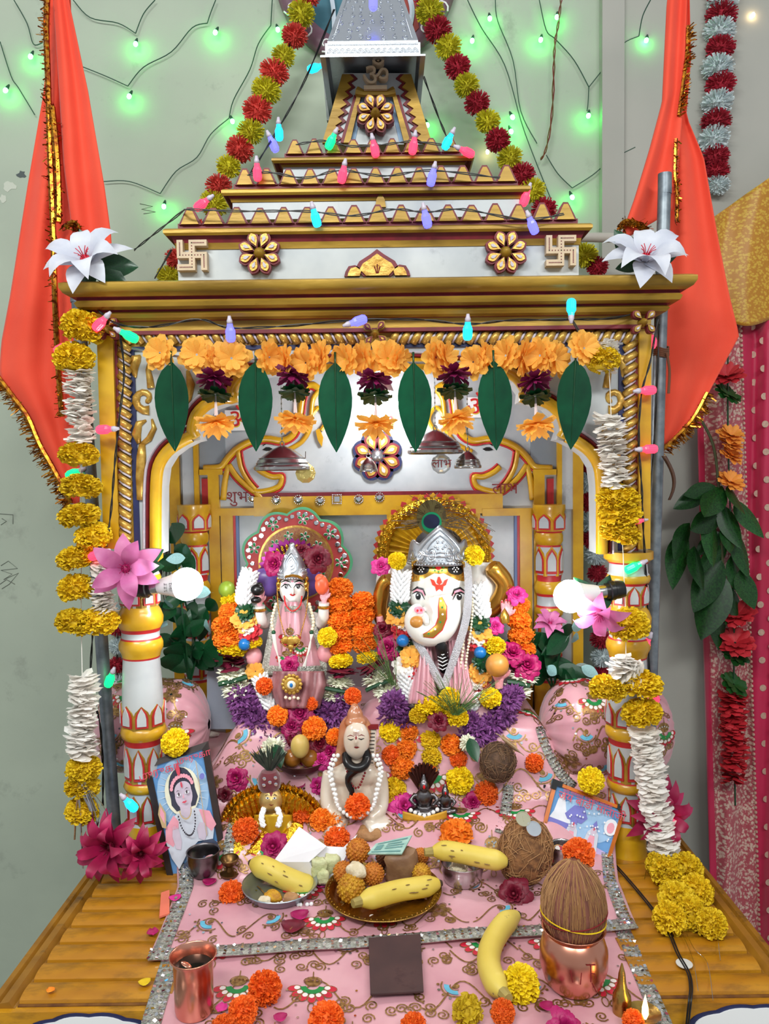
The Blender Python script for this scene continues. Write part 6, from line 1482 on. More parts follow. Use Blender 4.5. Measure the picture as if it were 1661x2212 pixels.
# silver ribbon, pearls
for pts, w in (([(1008,1212,GY-.05),(1012,1270,GY-.07),(1006,1340,GY-.085),(985,1410,GY-.095),(958,1486,GY-.10)], .0078), ([(890,1365,GY-.06),(908,1398,GY-.085),(932,1440,GY-.095),(957,1486,GY-.10)], .0078)):
    mb = MB(); pa = pxpath(pts, GY, 6); mb.tube(pa, 1.0, n=8, flat=(w, .0022, (0,-1,0))); mb.build('silver_ribbon', mat('glitter', (206, 206, 212), .3, metal=.6, bump=1.0, bscale=500), gi)
for pts, r in (([(1004,1215,GY-.04),(1020,1280,GY-.06),(1018,1350,GY-.07),(1008,1420,GY-.08),(998,1500,GY-.085)], .0030), ([(888,1340,GY-.05),(896,1390,GY-.07),(908,1440,GY-.08),(922,1500,GY-.085)], .0030), ([(880,1350,GY-.045),(886,1400,GY-.065),(900,1450,GY-.08),(940,1500,GY-.09)], .0026), ([(1002,1330,GY-.08),(1000,1400,GY-.085),(990,1460,GY-.09),(975,1500,GY-.092)], .0034)):
    bead_string([P(*p) for p in pts], r, r*2.1, 'pearl_string', 'pearl', gi)
# pink shawl folds with lace over the chest and lap
def shawl(pts_l, pts_r, Y, parent, nm, mname='pink_satin', amp=.004, nf=5, lace_w=0, nu=18, nv=14):
    def fn(u, v):
        k = v*(len(pts_l)-1); i = min(len(pts_l)-2, int(k)); t = k-i
        l = [a+(b-a)*t for a, b in zip(pts_l[i], pts_l[i+1])]; r = [a+(b-a)*t for a, b in zip(pts_r[i], pts_r[i+1])]
        return P(l[0]+(r[0]-l[0])*u, l[1]+(r[1]-l[1])*u, l[2]+(r[2]-l[2])*u - .02*math.sin(PI*u) + amp*math.sin(2*PI*nf*u+2*v))
    mb = MB(); mb.grid(fn, nu*2, nv); o = mb.build(nm, mname, parent, smooth=True, thick=.0015)
    if lace_w:
        pts = [fn(.03, i/12) for i in range(13)] + [fn(i/12, .97) for i in range(1,12)] + [fn(.97, 1-i/12) for i in range(13)]
        mb = MB(); mb.tube([p+Vector((0,-.003,0)) for p in pts], 1.0, n=6, flat=(lace_w, .002, (0,-1,0))); mb.build('lace_edge', 'silver_lace', o)
    return o
shawl([(900,1385,GY-.05),(892,1440,GY-.075),(880,1520,GY-.10)], [(930,1385,GY-.06),(938,1440,GY-.08),(945,1520,GY-.105)], GY, gi, 'shawl_fold'); shawl([(965,1385,GY-.06),(968,1440,GY-.08),(965,1520,GY-.105)], [(1000,1380,GY-.05),(1012,1440,GY-.07),(1030,1520,GY-.10)], GY, gi, 'shawl_fold')
# ------------------------------------------------------------------ goddess idol
DY = 1.60; kD = DY/FPX
gd = thing('goddess_idol', 'white marble goddess idol with conical silver crown and pink laced dress', 'idol', P(632, 1560, DY))
mb = MB(); mb.ell(P(632,1272,DY-.03), (.0270,.026,.034), n=24, k=16); mb.ell(P(632,1290,DY-.042), (.014,.012,.012), n=12, k=8); mb.ell(P(632,1277,DY-.058), (.0040,.005,.0085), n=10, k=8); mb.tube([P(632,1290,DY-.015), P(632,1330,DY)], [.013,.017], n=12)
mb.ell(P(632,1345,DY), (.050,.030,.035), n=18, k=10)
hd, db = union(mb, 'head_and_bust', 'porcelain', gd, .0018, 3)
pm = MB()
for (x, s) in ((619,1),(644.5,-1)):
    decal(pm, db, [(x-10*s,1268),(x-4*s,1262.5),(x+5*s,1263.5),(x+9*s,1269),(x+1*s,1272),(x-6*s,1271.5)], 1, .0008, edge=2); decal(pm, db, oval(x,1267.4,4.4,4.6,n=12), 0, .0013, edge=2); decal(pm, db, oval(x-1,1265.8,1.1,1.1,n=6), 1, .0018, edge=2); decal(pm, db, stroke([(x-12*s,1268.5),(x-4*s,1262),(x+5*s,1263),(x+10*s,1269.5)], 1.5), 0, .0015, edge=2); decal(pm, db, stroke([(x-12*s,1258),(x-2*s,1253.5),(x+9*s,1258)], 1.7), 0, .0010, edge=2); decal(pm, db, stroke([(x-10*s,1261.5),(x-2*s,1258.5),(x+7*s,1261)], 1.3), 8, .0010, edge=2)
decal(pm, db, [(625,1284),(629,1282.4),(632,1283.2),(635,1282.4),(639,1284),(635,1287),(632,1287.6),(629,1287)], 2, .0008, edge=2); decal(pm, db, oval(631.5,1256,2.6,2.6,n=8), 8, .0009, edge=2); decal(pm, db, oval(628.8,1280,1,.8,n=6), 4, .0009, edge=2); decal(pm, db, oval(635,1280,1,.8,n=6), 4, .0009, edge=2)
pm.build('painted_face', PAINT, hd, smooth=True, fix=False)
mb = MB(); mb.ell(P(632,1266,DY-.012), (.032,.024,.042), n=18, k=12); mb.build('black_hair', 'black', gd)
mb = MB(); cz0 = P(632,1249,DY-.03); kh = kD
mb.lathe([(.0285,0),(.030,.004),(.0295,.012),(.027,.022),(.021,.038),(.0135,.052),(.008,.060),(.005,.066),(.006,.069),(.002,.073)], cz0, n=28, cap=False); co = mb.build('conical_crown', 'silver', gd, smooth=True, thick=.0015)
mb = MB()
for (r, z) in ((.0300,.003),(.0300,.010)): 
    for i in range(34): a = 2*PI*i/34; mb.ell(cz0 + Vector((r*math.cos(a), r*math.sin(a), z)), .0013, n=5, k=4)
for sx in (-.6,0,.6):
    for q in (1,.6): mb.tube([cz0 + Vector(((.0285-.4*zz)*math.sin(sx+.35*q*math.cos(t)), -(.0295-.42*zz)*math.cos(sx+.35*q*math.cos(t)), zz)) for t, zz in [(2*PI*i/14, .026+.012*q*math.sin(2*PI*i/14)) for i in range(15)]], .0009, n=5)

def conep(a, z): r = .0305-.30*max(0,z-.012)-1.0*max(0,z-.05)*.2; return cz0 + Vector((r*math.sin(a), -r*math.cos(a), z))
for q in (1,.66,.36): mb.tube([conep(.62*q*math.sin(t)*(1-.35*max(0,-math.cos(t))), .034-.020*q*math.cos(t)) for t in [2*PI*i/20 for i in range(21)]], .0013, n=5)
for sx in (-1,1):
    for (a_, z_, r_) in ((.85,.018,.006),(1.25,.018,.006),(.62,.046,.004)): mb.tube([conep(sx*a_+r_*34*(1-.06*k)*math.cos(k*.7), z_+r_*(1-.06*k)*math.sin(k*.7)) for k in range(13)], .0012, n=5)
mb.build('crown_relief', 'silver', co)['kind'] = 'stuff'
mb = MB(); mb.tube([P(611,1250,DY-.048), P(620,1245,DY-.060), P(632,1243,DY-.064), P(644,1245,DY-.060), P(654,1250,DY-.048)], .0030, n=6); mb.build('gold_headband', 'gold_plain', gd)
for sx in (-1,1):
    mb = MB()
    for i, (y, r) in enumerate(((1250,.005),(1262,.006),(1272,.0045))): mb.ell(P(632+sx*30, y, DY-.035), (r, r, r*1.2), n=8, k=6)
    mb.build('ear_ornament', 'gold_plain', gd)
def dress(v): return 24+20*v**.5+26*v
def dfn2(u, v):
    y = 1300+150*v; hw = dress(v); x = 632 + (u-.5)*2*hw + 5*v; a = (u-.5)*PI
    return P(x, y + 6*math.cos(a)*v, DY-.012-.045*math.cos(a)-.03*v + .0025*math.sin(26*u+3*v))
mb = MB(); mb.grid(dfn2, 40, 24); drs = mb.build('pink_dress', 'pink_satin', gd, smooth=True, thick=.002)
mb = MB(); o_ = -.0035
lp = [dfn2(.06, i/16)+Vector((0,o_,0)) for i in range(17)] + [dfn2(.06+.88*i/20, .965)+Vector((0,o_,0)) for i in range(1,20)] + [dfn2(.94, 1-i/16)+Vector((0,o_,0)) for i in range(17)]
mb.tube(lp, 1.0, n=6, flat=(.0105,.0018,(0,-1,0))); mb.build('silver_lace', 'silver_lace', drs)
mb = MB(); mb.tube([dfn2(.25+.5*i/14, .10)+Vector((0,-.003,0)) for i in range(15)], 1.0, n=6, flat=(.007,.0018,(0,-1,0))); mb.build('collar_lace', 'silver_lace', drs)
for (u, v, s) in ((.42,.45,.75),(.62,.62,.6),(.35,.75,.55)):
    mb = MB(); mp = lambda a, b, h, u=u, v=v: dfn2(u + a/.11, v - b/.15) + Vector((0,-h-.0022,0))
    fan_motif(mb, mp, s); mb.build('embroidered_motif', EM, drs, smooth=False, fix=False)
# goddess necklaces
bead_string([P(614,1288,DY-.05),P(618,1308,DY-.066),P(632,1320,DY-.07),P(648,1308,DY-.066),P(652,1288,DY-.05)], .0018, .0036, 'red_beads', 'red', gd)
for sx in (-1,1):
    bead_string([P(632+sx*36,1305,DY-.05),P(632+sx*45,1340,DY-.07),P(632+sx*42,1362,DY-.075)], .0036, .0068, 'pearl_string', 'pearl', gd); MB().ell(P(632+sx*41,1366,DY-.078), .0045, n=10, k=8).build('green_bead', mat('bead_green', (10, 70, 40), .3), gd)
    mb = MB()
    for k in range(7): mb.tube(pxpath([(632+sx*41+k-3,1370),(632+sx*(38-k*.6),1400),(632+sx*(20+k*1.2),1444)], DY-.082, 3), .0011, n=4)
    mb.build('white_tassel', 'thread_white', gd)['kind'] = 'stuff'
    bead_string([P(632+sx*34,1262,DY-.045),P(632+sx*30,1320,DY-.072),P(632+sx*16,1375,DY-.084)], .0015, .003, 'gold_chain', 'gold_plain', gd)
mb = MB(); c = P(628,1389,DY-.088)
for (dx, dz, r) in ((0,.004,.010),(-.010,.006,.008),(.010,.006,.008),(0,-.008,.006),(0,-.016,.0035)): mb.ell(c+Vector((dx,0,dz)), (r,.004,r), n=14, k=8)
for i in range(15): a = PI*(1+i/14); mb.ell(c+Vector((.018*math.cos(a),0,.006+.016*math.sin(a))), .0018, n=6, k=4)
mb.build('gold_pendant', 'gold_leaf', gd)
# goddess arms, hands, held things
for sx, hx, hy in ((-1, 561, 1308), (1, 700, 1302)):
    mb = MB(); mb.tube(smoothpath([P(632+sx*44,1335,DY-.0),P(632+sx*62,1345,DY-.025),P(hx+sx*-2,hy+28,DY-.045),P(hx,hy,DY-.05)], 4), [.014]*5+[.0125]*4+[.011]*4, n=12); mb.build('arm', 'porcelain', gd)
    mb = MB(); mb.lathe([(.0125,-.003),(.0145,0),(.0125,.003)], P(hx, hy+9, DY-.05), n=16, cap=False); mb.build('bangle', 'gold_plain', gd)
    put(HAND, 'hand', P(hx, hy-4, DY-.05), None, .036, gd); mb = MB(); nails(mb, P(hx,hy-4,DY-.05), Matrix.Identity(3), .036); mb.build('painted_nails', 'red', gd)['kind'] = 'stuff'
mb = MB(); mb.ell(P(556,1274,DY-.075), (.014,.012,.012), n=12, k=8); mb.ell(P(553,1296,DY-.078), (.011,.010,.007), n=12, k=8); mb.ell(P(560,1264,DY-.072), (.007,.007,.006), n=10, k=6); mb.build('held_black_conch', 'black', gd)
mb = MB(); mb.ell(P(695,1264,DY-.055), (.014,.012,.020), n=14, k=10); mb.ell(P(691,1250,DY-.055), (.010,.010,.010), n=12, k=8); mb.build('held_orange_bud', mat('coral', (240, 100, 60), .35, var=.2, vscale=80), gd)
for (x, y, a) in ((576,1258,.5),(664,1258,-.5)):
    mb = MB(); mb.ell(P(x, y, DY+.02), (.034,.018,.030), Euler((0,a,0)).to_matrix(), n=18, k=10); mb.build('lilac_sleeve', mat('lilac', (130, 100, 176), .3, rgb2=(104, 74, 150), vscale=14), gd)
for (x, y) in ((548,1418),(702,1412)):
    mb = MB(); mb.ell(P(x, y, DY-.04), (.018,.014,.020), n=14, k=10); mb.build('lower_hand', 'skin_pink', gd)
mb = MB(); mb.ell(P(632,1500,DY-.03), (.085,.065,.055), n=22, k=12); mb.ell(P(632,1545,DY-.02), (.10,.08,.04), n=22, k=12); lap, _ = union(mb, 'lap_cloth', 'pink_satin', gd, .004, 4)
shawl([(590,1450,DY-.095),(586,1490,DY-.105),(600,1530,DY-.11)], [(700,1450,DY-.085),(705,1480,DY-.095),(690,1530,DY-.105)], DY, gd, 'maroon_folds', mat('mauve_silk', (120, 70, 74), .35, rgb2=(160, 110, 112), vscale=30), .006, 4)
mb = MB(); c = P(630,1478,DY-.128)
for i in range(14): a = 2*PI*i/14; mb.ell(c + Vector((.017*math.cos(a), 0, .017*math.sin(a))), (.0042,.003,.0042), n=8, k=5)
mb.lathe([(.0145,0),(.0145,.003),(.012,.005)], c, n=20, rot=facing()); br = mb.build('gold_brooch', 'gold_leaf', gd)
mb = MB(); mb.ell(c+Vector((0,-.005,0)), (.0085,.003,.0085), n=14, k=6, m=0); mb.ell(c+Vector((0,-.0075,0)), (.0035,.002,.0045), n=10, k=6, m=1); mb.build('brooch_stone', ['pearl', 'blue_bead'], br)
mb = MB()
for i, dx in enumerate((-.012,-.004,.004,.012)): mb.ell(c + Vector((dx, 0, -.026-.002*(i % 2))), .0034, n=8, k=6)
mb.build('brooch_pearls', 'pearl', br)['kind'] = 'stuff'
# purple-gold paper fan behind the crown
t = thing('crown_fan', 'small purple and gold paper fan standing behind the conical crown', 'fan', P(632,1235,DY+.02)); mb = MB(); c = P(632,1236,DY+.03)
for i in range(17):
    a0 = PI*i/17; a1 = PI*(i+1)/17; am = (a0+a1)/2
    mb.prism([c + Vector((r*math.cos(a), -.004*(i % 2), r*math.sin(a))) for r, a in ((.02,a0),(.066,a0),(.074,am),(.066,a1),(.02,a1))], (0,.003,0), m=0); mb.prism([c + Vector((r*math.cos(a), -.007, r*math.sin(a))) for r, a in ((.03,am-.04),(.058,am-.05),(.062,am),(.058,am+.05),(.03,am+.04))], (0,.003,0), m=1)
mb.build('fan_blades', [mat('foil_purple', (130, 20, 110), .3, metal=.5), 'gold_foil'], t, smooth=False)
# ================================================================== IDOL GARLANDS
def idol_garland(label, mar, bands, mums, creams, leaves, name='idol_garland'):
    t = thing(name, label, 'garland', P(mar[0][0], mar[0][1], mar[0][4]), 'thick mixed flower garlands on the idols')
    for (x, y, rx, ry, Y, m) in mar: marigold(x, y, rx, ry, m, Y, t)
    for (pts, r, Y) in bands: petal_stack([P(x, y, Y) for x, y in pts], r*Y/FPX, .0055, 'maroon_petals', 'maroon_petal', t, .3)
    for (x, y, r, Y) in mums: put(random.choice(MUM), 'purple_chrysanthemum', P(x, y, Y), rand_rot(FWD, .5), r*1.2*Y/FPX, t)
    for (x, y, rx, ry, Y) in creams:
        o = put(MUMC, 'cream_chrysanthemum', P(x, y, Y), None, 1, t); o.rotation_mode = 'QUATERNION'; o.rotation_quaternion = Euler((rnd(-.3,.3), rnd(-.3,.3), rnd(0,6))).to_quaternion(); o.scale = (rx*1.12*Y/FPX, rx*1.12*Y/FPX, ry*Y/FPX*1.3)
    for (pts, w, Y) in leaves:
        mb = MB(); mb.tube(pxpath(pts, Y, 4), 1.0, n=6, flat=(w, .003, (0,-1,.4))); mb.build('leaf_band', 'leaf_dark', t)
    return t
random.seed(101)
O, Yl = 'mar_o', 'mar_y_bright'
g1 = idol_garland('thick orange, yellow, white and purple flower garland round the goddess idol',
  [(497,1296,20,17,1.60,Yl),(500,1322,27,22,1.585,O),(488,1350,31,24,1.575,O),(492,1380,32,24,1.565,O),(502,1405,32,17,1.555,Yl),(545,1388,22,14,1.55,Yl),
   (733,1272,30,24,1.575,O),(732,1304,29,23,1.57,O),(736,1338,30,23,1.565,O),(734,1370,29,22,1.56,O),(738,1396,26,20,1.555,O),(736,1428,26,18,1.545,Yl)],
  [([(500,1422),(503,1444)],36,1.55),([(738,1446),(740,1466)],34,1.535)],
  [(522,1510,30,1.53),(540,1535,32,1.525),(556,1562,32,1.515),(578,1588,32,1.51),(606,1600,30,1.505),(530,1545,28,1.53),(640,1604,30,1.505),(672,1596,30,1.505),(700,1572,30,1.51),(718,1542,31,1.515),(735,1520,28,1.525),(700,1535,26,1.52),(716,1600,26,1.50)],
  [(500,1457,31,18,1.545),(512,1488,31,19,1.54),(735,1476,29,16,1.535),(724,1504,30,18,1.53)],
  [([(472,1478),(500,1472),(534,1462)],.005,1.52),([(700,1486),(730,1492),(758,1496)],.004,1.508)])
bud_column([P(540,1238,1.57),P(530,1270,1.56),P(527,1306,1.555)], .0155, 'white_buds', 'white_bud', g1); bud_column([P(562,1466,1.535),P(574,1495,1.525),P(590,1530,1.515)], .0135, 'white_buds', 'white_bud', g1)
for (x, y, m, r) in ((530,1322,'leaf_dark',.022),(527,1338,'fabric_orange',.026),(536,1352,'white_petal',.020),(540,1366,'red_cloth',.024),(552,1450,'fabric_orange',.020)): put(CF[1], 'cloth_flower', P(x, y, 1.545), facing(Vector((rnd(-.3,.3),-1,.4)), rnd(0,6)), r, g1, m)
MB().ell(P(528,1392,1.535), .0125, n=14, k=10).build('blue_bead', 'blue_bead', g1)
g2 = idol_garland('thick orange, white and purple flower garland round the elephant-headed idol',
  [(782,1300,28,22,1.575,O),(780,1332,30,23,1.57,O),(784,1362,29,22,1.565,O),(787,1390,28,21,1.56,O),(795,1421,25,15,1.55,Yl),(1120,1308,25,20,1.575,O),(1120,1340,27,22,1.57,O),(1126,1372,29,22,1.565,O),(1130,1402,28,21,1.56,O),(1068,1396,25,21,1.52,Yl),(1060,1508,24,22,1.49,Yl),(925,1524,28,24,1.475,Yl),(972,1508,25,23,1.475,Yl),(985,1548,27,24,1.47,Yl),(945,1545,24,20,1.475,Yl),(905,1545,22,18,1.475,'mar_y')],
  [([(800,1436),(814,1452)],34,1.54),([(1128,1424),(1134,1444)],34,1.545)],
  [(852,1520,30,1.50),(842,1545,28,1.50),(872,1555,26,1.495),(1095,1512,30,1.505),(1085,1540,30,1.50),(1062,1562,30,1.495),(1032,1580,30,1.49),(1005,1592,26,1.49),(1110,1500,22,1.51),(1050,1590,26,1.49),(1015,1560,24,1.49)],
  [(814,1470,30,18,1.535),(838,1494,30,18,1.525),(1130,1462,31,17,1.54),(1118,1492,30,18,1.53)],
  [([(790,1492),(815,1480),(848,1468)],.004,1.51),([(1095,1472),(1120,1476),(1145,1482)],.005,1.515)])
for pts, r in (([(868,1238),(864,1270),(866,1302)],.0165),([(1030,1266),(1036,1300),(1042,1334)],.017),([(876,1455),(884,1485),(900,1522)],.0155),([(1022,1496),(1016,1530)],.015)):
    bud_column([P(x, y, 1.535 if y < 1400 else 1.505) for x, y in pts], r, 'white_buds', 'white_bud', g2)
for (x, y, m, r) in ((862,1312,'leaf_dark',.022),(858,1330,'fabric_orange',.024),(866,1342,'white_petal',.02),(868,1356,'red_cloth',.024),(876,1398,'leaf_dark',.02),(886,1420,'fabric_orange',.022),(872,1438,'white_petal',.022),(885,1448,'red_cloth',.022),(1035,1345,'leaf_dark',.022),(1038,1362,'fabric_orange',.024),(1032,1376,'white_petal',.02),(1036,1390,'red_cloth',.024),(1044,1430,'leaf_dark',.022),(1036,1455,'fabric_orange',.024),(1030,1470,'white_petal',.02),(1036,1490,'red_cloth',.024)): put(CF[1], 'cloth_flower', P(x, y, 1.525 if y < 1400 else 1.505), facing(Vector((rnd(-.3,.3),-1,.4)), rnd(0,6)), r, g2, m)
for (x, y) in ((870,1384),(1037,1410)): MB().ell(P(x, y, 1.508), .0125, n=14, k=10).build('blue_bead', 'blue_bead', g2)
# ================================================================== LOOSE FLOWERS
def loose(label, kind, x, y, r, m, Y=None, d=None, grp=None, sq=.85):
    """kind: m marigold, r rose"""
    me = random.choice(MARI) if kind == 'm' else random.choice(MARI_L) if kind == 'l' else random.choice(ROSE); nm = 'rose' if kind == 'r' else 'marigold'
    c = P(x, y, Y) if Y else land(x, y + r*.25, r*.00078*.5); s = r*c.y/FPX
    if kind == 'r': s *= 1.05
    dv = Vector(d) if d else Vector((rnd(-.4,.4), -1, rnd(.3,.9)))
    o = put(me, nm, c, facing(dv, rnd(0,6)), (s, s, s*(sq if kind != 'r' else 1)), None, m)
    return tag(o, label, 'flower', grp or {'mar_o':'loose orange marigolds','mar_o_deep':'loose orange marigolds','mar_y':'loose yellow marigolds','mar_y_bright':'loose yellow marigolds','mar_y_dull':'loose yellow marigolds'}.get(m, 'loose roses'))
OD = 'mar_o_deep'
random.seed(111)
for a in (
 ('magenta rose tucked beside the conical crown on the bead side','r',592,1217,29,'rose',1.565,(-.2,-1,.2)), ('dark crimson rose tucked beside the conical crown near the orange bud','r',687,1207,30,'rose_dark',1.565,(.2,-1,.2)), ('small dark red rose on the purple crown fan','r',652,1187,18,'rose_dark',1.575),
 ('pink rose on the raised golden arm near the goddess halo','r',823,1222,22,'rose_pink',1.545), ('yellow marigold on the ear near the goddess halo','m',858,1211,20,Yl,1.54), ('yellow marigold on the ear under the peacock feather wisps','m',1024,1200,23,Yl,1.54), ('magenta rose on the golden shoulder by the inner pillar','r',1116,1283,23,'rose_pink',1.545),
 ('pink rose below the golden hand holding a bud','r',1070,1352,20,'rose_pink',1.525), ('dark magenta rose beside the trunk with the laddu','r',838,1398,30,'rose',1.53), ('wilted magenta rose above the maroon petals of the elephant idol','r',826,1358,22,'rose_dark',1.545), ('magenta rose at the pink dress hem','r',626,1437,21,'rose',1.505,(0,-1,.2)), ('large magenta rose beside the held laddu','r',1108,1408,30,'rose',1.53), ('wide magenta rose over the white blooms near the inner pillar','r',1140,1436,32,'rose',1.525),
 ('yellow marigold hanging beside the pink dress lace','m',707,1376,22,Yl,1.535), ('small orange marigold beside the maroon folded silk','m',571,1482,19,OD,1.50), ('small orange marigold standing above the long-haired statuette','m',762,1504,19,OD,1.495), ('tiny orange marigold under the folded maroon silk','m',672,1520,15,OD,1.485),
 ('orange marigold with pink powder beside the open magenta rose','m',600,1546,23,'mar_o',1.48), ('open magenta rose below the gold brooch','r',648,1540,32,'rose',1.48,(0,-1,.5)), ('magenta rose under the powdered marigold','r',630,1568,26,'rose',1.475), ('orange marigold in the middle of the rose heap','m',678,1574,27,'mar_o',1.47), ('orange marigold pressed against the brown hair of the statuette','m',722,1592,19,'mar_o',1.465), ('crimson rose behind the brown wooden bowl','r',690,1606,28,'rose_dark',1.465), ('bright pink rose beside the wooden bowl rim','r',694,1640,25,'rose_pink',1.455),
 ('magenta rose behind the yellow mango-like fruit','r',668,1632,26,'rose',1.46), ('crimson rose between the purple petals and statuette hair','r',712,1622,24,'rose',1.462), ('deep magenta rose beside the dark feathers','r',634,1592,22,'rose_dark',1.468), ('pink rose low beside the statuette elbow','r',684,1690,24,'rose_pink'),
 ('dark red rosebud lying on the yellow marigold cluster','r',948,1556,24,'rose_dark',1.45), ('yellow marigold touching the shoulder of the statuette','m',843,1572,25,Yl), ('orange marigold above the other stacked orange ones','m',883,1572,23,'mar_o'), ('orange marigold second from top of the stacked ones','m',878,1612,23,'mar_o'), ('orange marigold with tinsel at the foot of the stack','m',868,1650,27,'mar_o'), ('orange marigold half hidden behind the stacked orange ones','m',846,1626,22,OD), ('yellow marigold between the two orange stacks, upper','m',930,1592,23,'mar_y'), ('yellow marigold between the two orange stacks, lower','m',932,1630,22,'mar_y'), ('orange marigold just above the hooded metal idol','m',926,1656,18,'mar_o'),
 ('orange marigold below the red rosebud','m',975,1602,25,'mar_o'), ('orange marigold behind the big yellow one','m',990,1634,20,OD), ('pale yellow marigold beside the elbow of the statuette','m',850,1702,30,'mar_y'), ('big round yellow marigold beside the hooded metal idol','m',992,1678,31,Yl), ('round orange marigold below the small brown coconut','m',1050,1708,27,OD), ('bright magenta rose beside the hooded metal idol','r',874,1732,33,'rose_pink'), ('magenta rose between yellow and orange marigolds near metal idols','r',1022,1726,25,'rose'),
 ('large orange marigold just above the banana on the small bowl','l',985,1797,36,'mar_o'), ('orange marigold on the lap of the statuette','m',773,1742,28,OD,1.375), ('orange marigold beside the brass infant figure','m',655,1755,25,OD), ('orange marigold with pink petal at the statuette knee','m',694,1766,26,'mar_o'), ('ragged orange marigold under the statuette beads','l',722,1772,24,'mar_o'), ('orange marigold with red tint above the paper cone','m',728,1806,28,OD), ('orange marigold at the golden throne edge','m',530,1788,29,OD), ('small orange marigold behind the brass infant shoulder','m',548,1748,20,OD), ('magenta rose in front of the brass infant figure','r',590,1820,35,'rose'), ('magenta rose beside the blue portrait frame','r',510,1674,30,'rose'), ('deep magenta rose half hidden by the portrait frame top','r',486,1712,22,'rose_dark'),
 ('orange marigold beside the shallow steel plate','m',500,1924,28,OD), ('orange marigold by the dry leaf','m',1153,1643,21,OD), ('yellow marigold on the corner of the orange-framed picture','m',1277,1686,29,Yl,1.385), ('yellow marigold on the corner of the blue portrait frame','m',378,1604,30,Yl,1.385), ('orange marigold crowning the upright red-brown coconut','m',1250,1846,35,OD,1.045,(0,-.7,.7)), ('wine red rose below the coconut with coins','r',1110,1922,38,'rose_dark'), ('round yellow marigold inside the curve of the banana','m',1125,2116,41,Yl), ('dull yellow marigold at the bottom near the banana tip','l',1010,2176,34,'mar_y_dull'), ('orange marigold touching the lower banana tip','m',1086,2180,27,OD), ('large orange marigold at the bottom below the slate','m',705,2196,40,OD), ('orange marigold in the middle of the three near the copper cup','m',524,2178,33,OD), ('tall orange marigold across the silver lace near the copper cup','m',572,2126,37,OD,None,None,None,1.2), ('orange marigold at the very bottom below the slate edge','m',893,2212,30,OD), ('orange marigold at the very bottom beside the copper cup','m',482,2214,28,OD), ('magenta rose in front of the copper pot','r',1222,2212,42,'rose'), ('orange marigold beside the small brass cone','m',1368,2200,24,OD)):
    loose(*a)
for (x, y, r, lab) in ((590,1618,30,'white chrysanthemum with a leaf above the dark feathers'),(1010,1605,20,'small white chrysanthemum beside the small dark coconut')):
    t = thing('white_chrysanthemum', lab, 'flower', P(x, y, 1.455)); put(MUMC, 'bloom', t.location, rand_rot(FWD,.3), r*1.455/FPX, t); put(GLF, 'leaf', P(x+4, y-10, 1.435), frame_of(Vector((-.3,.3,.9)), Vector((0,-1,0))), .045, t)
# petals
def petal(label, x, y, r, m, Y=None, ledge=False):
    c = PZ(x, y, LZ+.010) if ledge else land(x, y, .005); mb = MB(); s = r*c.y/FPX; a0 = rnd(0,6)
    mb.grid(lambda u, v: c + Matrix.Rotation(a0,3,'Z') @ Vector(((u-.5)*2*s*math.sin(PI*(v*.9+.08))**.7, (v-.5)*2*s, .25*s*((2*u-1)**2+(2*v-1)**2))), 5, 5)
    tag(mb.build('petal', m, smooth=True, thick=.0006), label, 'petal', 'fallen flower petals')
for a in (('fallen magenta petal on the lace by the orange cloth tab',378,1942,13,'rose_pink'),('fallen dark red petal beside the brass censer',452,1908,15,'rose'),('fallen magenta petal on the yellow ledge by the silver tinsel',330,2016,13,'rose',None,True),('fallen magenta petal below the copper cup flowers',478,2180,14,'rose_pink'),('fallen magenta petal at the bottom between orange marigolds',606,2200,15,'rose'),('fallen magenta petal beside the yellow marigold and banana',1180,2176,16,'rose'),('fallen dark rose petal before the steel plate',632,2006,26,'rose_dark'),('fallen wine petal above the blue embroidered crescent',648,1980,20,'rose'),('fallen pink petal at the paper cone tip',694,1914,12,'rose_pink'),('fallen pink petal at the banana tip above the brass plate',920,1838,12,'rose_pink'),('fallen orange marigold petal on the yellow ledge',110,2140,9,'mar_o',None,True),('fallen yellow leaf scrap on the ledge by the copper cup',312,2124,13,'mar_y',None,True),('fallen white petal on the bolster edge',462,1590,14,'white_petal'),('fallen rose petal cluster beside the statuette arm',708,1716,24,'rose'),('fallen magenta petal beside the golden throne',640,1700,20,'rose')): petal(*a)
# ================================================================== STATUETTES
SY_ = 1.42; kS = SY_/FPX
sv = thing('ascetic_statuette', 'cream porcelain long-haired deity statuette with black snake and pearl strings', 'statuette', P(768, 1800, SY_))
mb = MB(); mb.ell(P(770,1598,SY_-.015), (.0245,.024,.036), n=24, k=16); mb.ell(P(769,1602,SY_-.040), (.0032,.005,.008), n=8, k=6); mb.tube([P(770,1625,SY_), P(770,1650,SY_)], [.017,.02], n=14); mb.ell(P(766,1672,SY_), (.046,.028,.026), n=20, k=12); mb.ell(P(766,1720,SY_), (.040,.028,.052), n=20, k=12)
for sx in (-1,1): mb.tube(smoothpath([P(766+sx*50,1668,SY_), P(766+sx*57,1710,SY_-.005), P(766+sx*54,1750,SY_-.02), P(766+sx*30,1772,SY_-.045)],3), [.0165,.0165,.016,.0155,.015,.0145,.0135,.013,.0125,.012], n=12); mb.tube(smoothpath([P(766+sx*20,1790,SY_), P(766+sx*75,1790,SY_-.02), P(766+sx*20,1800,SY_-.05)],3), [.024]*7, n=12)
bd, sb = union(mb, 'seated_body', 'aged_porcelain', sv, .0026, 4)
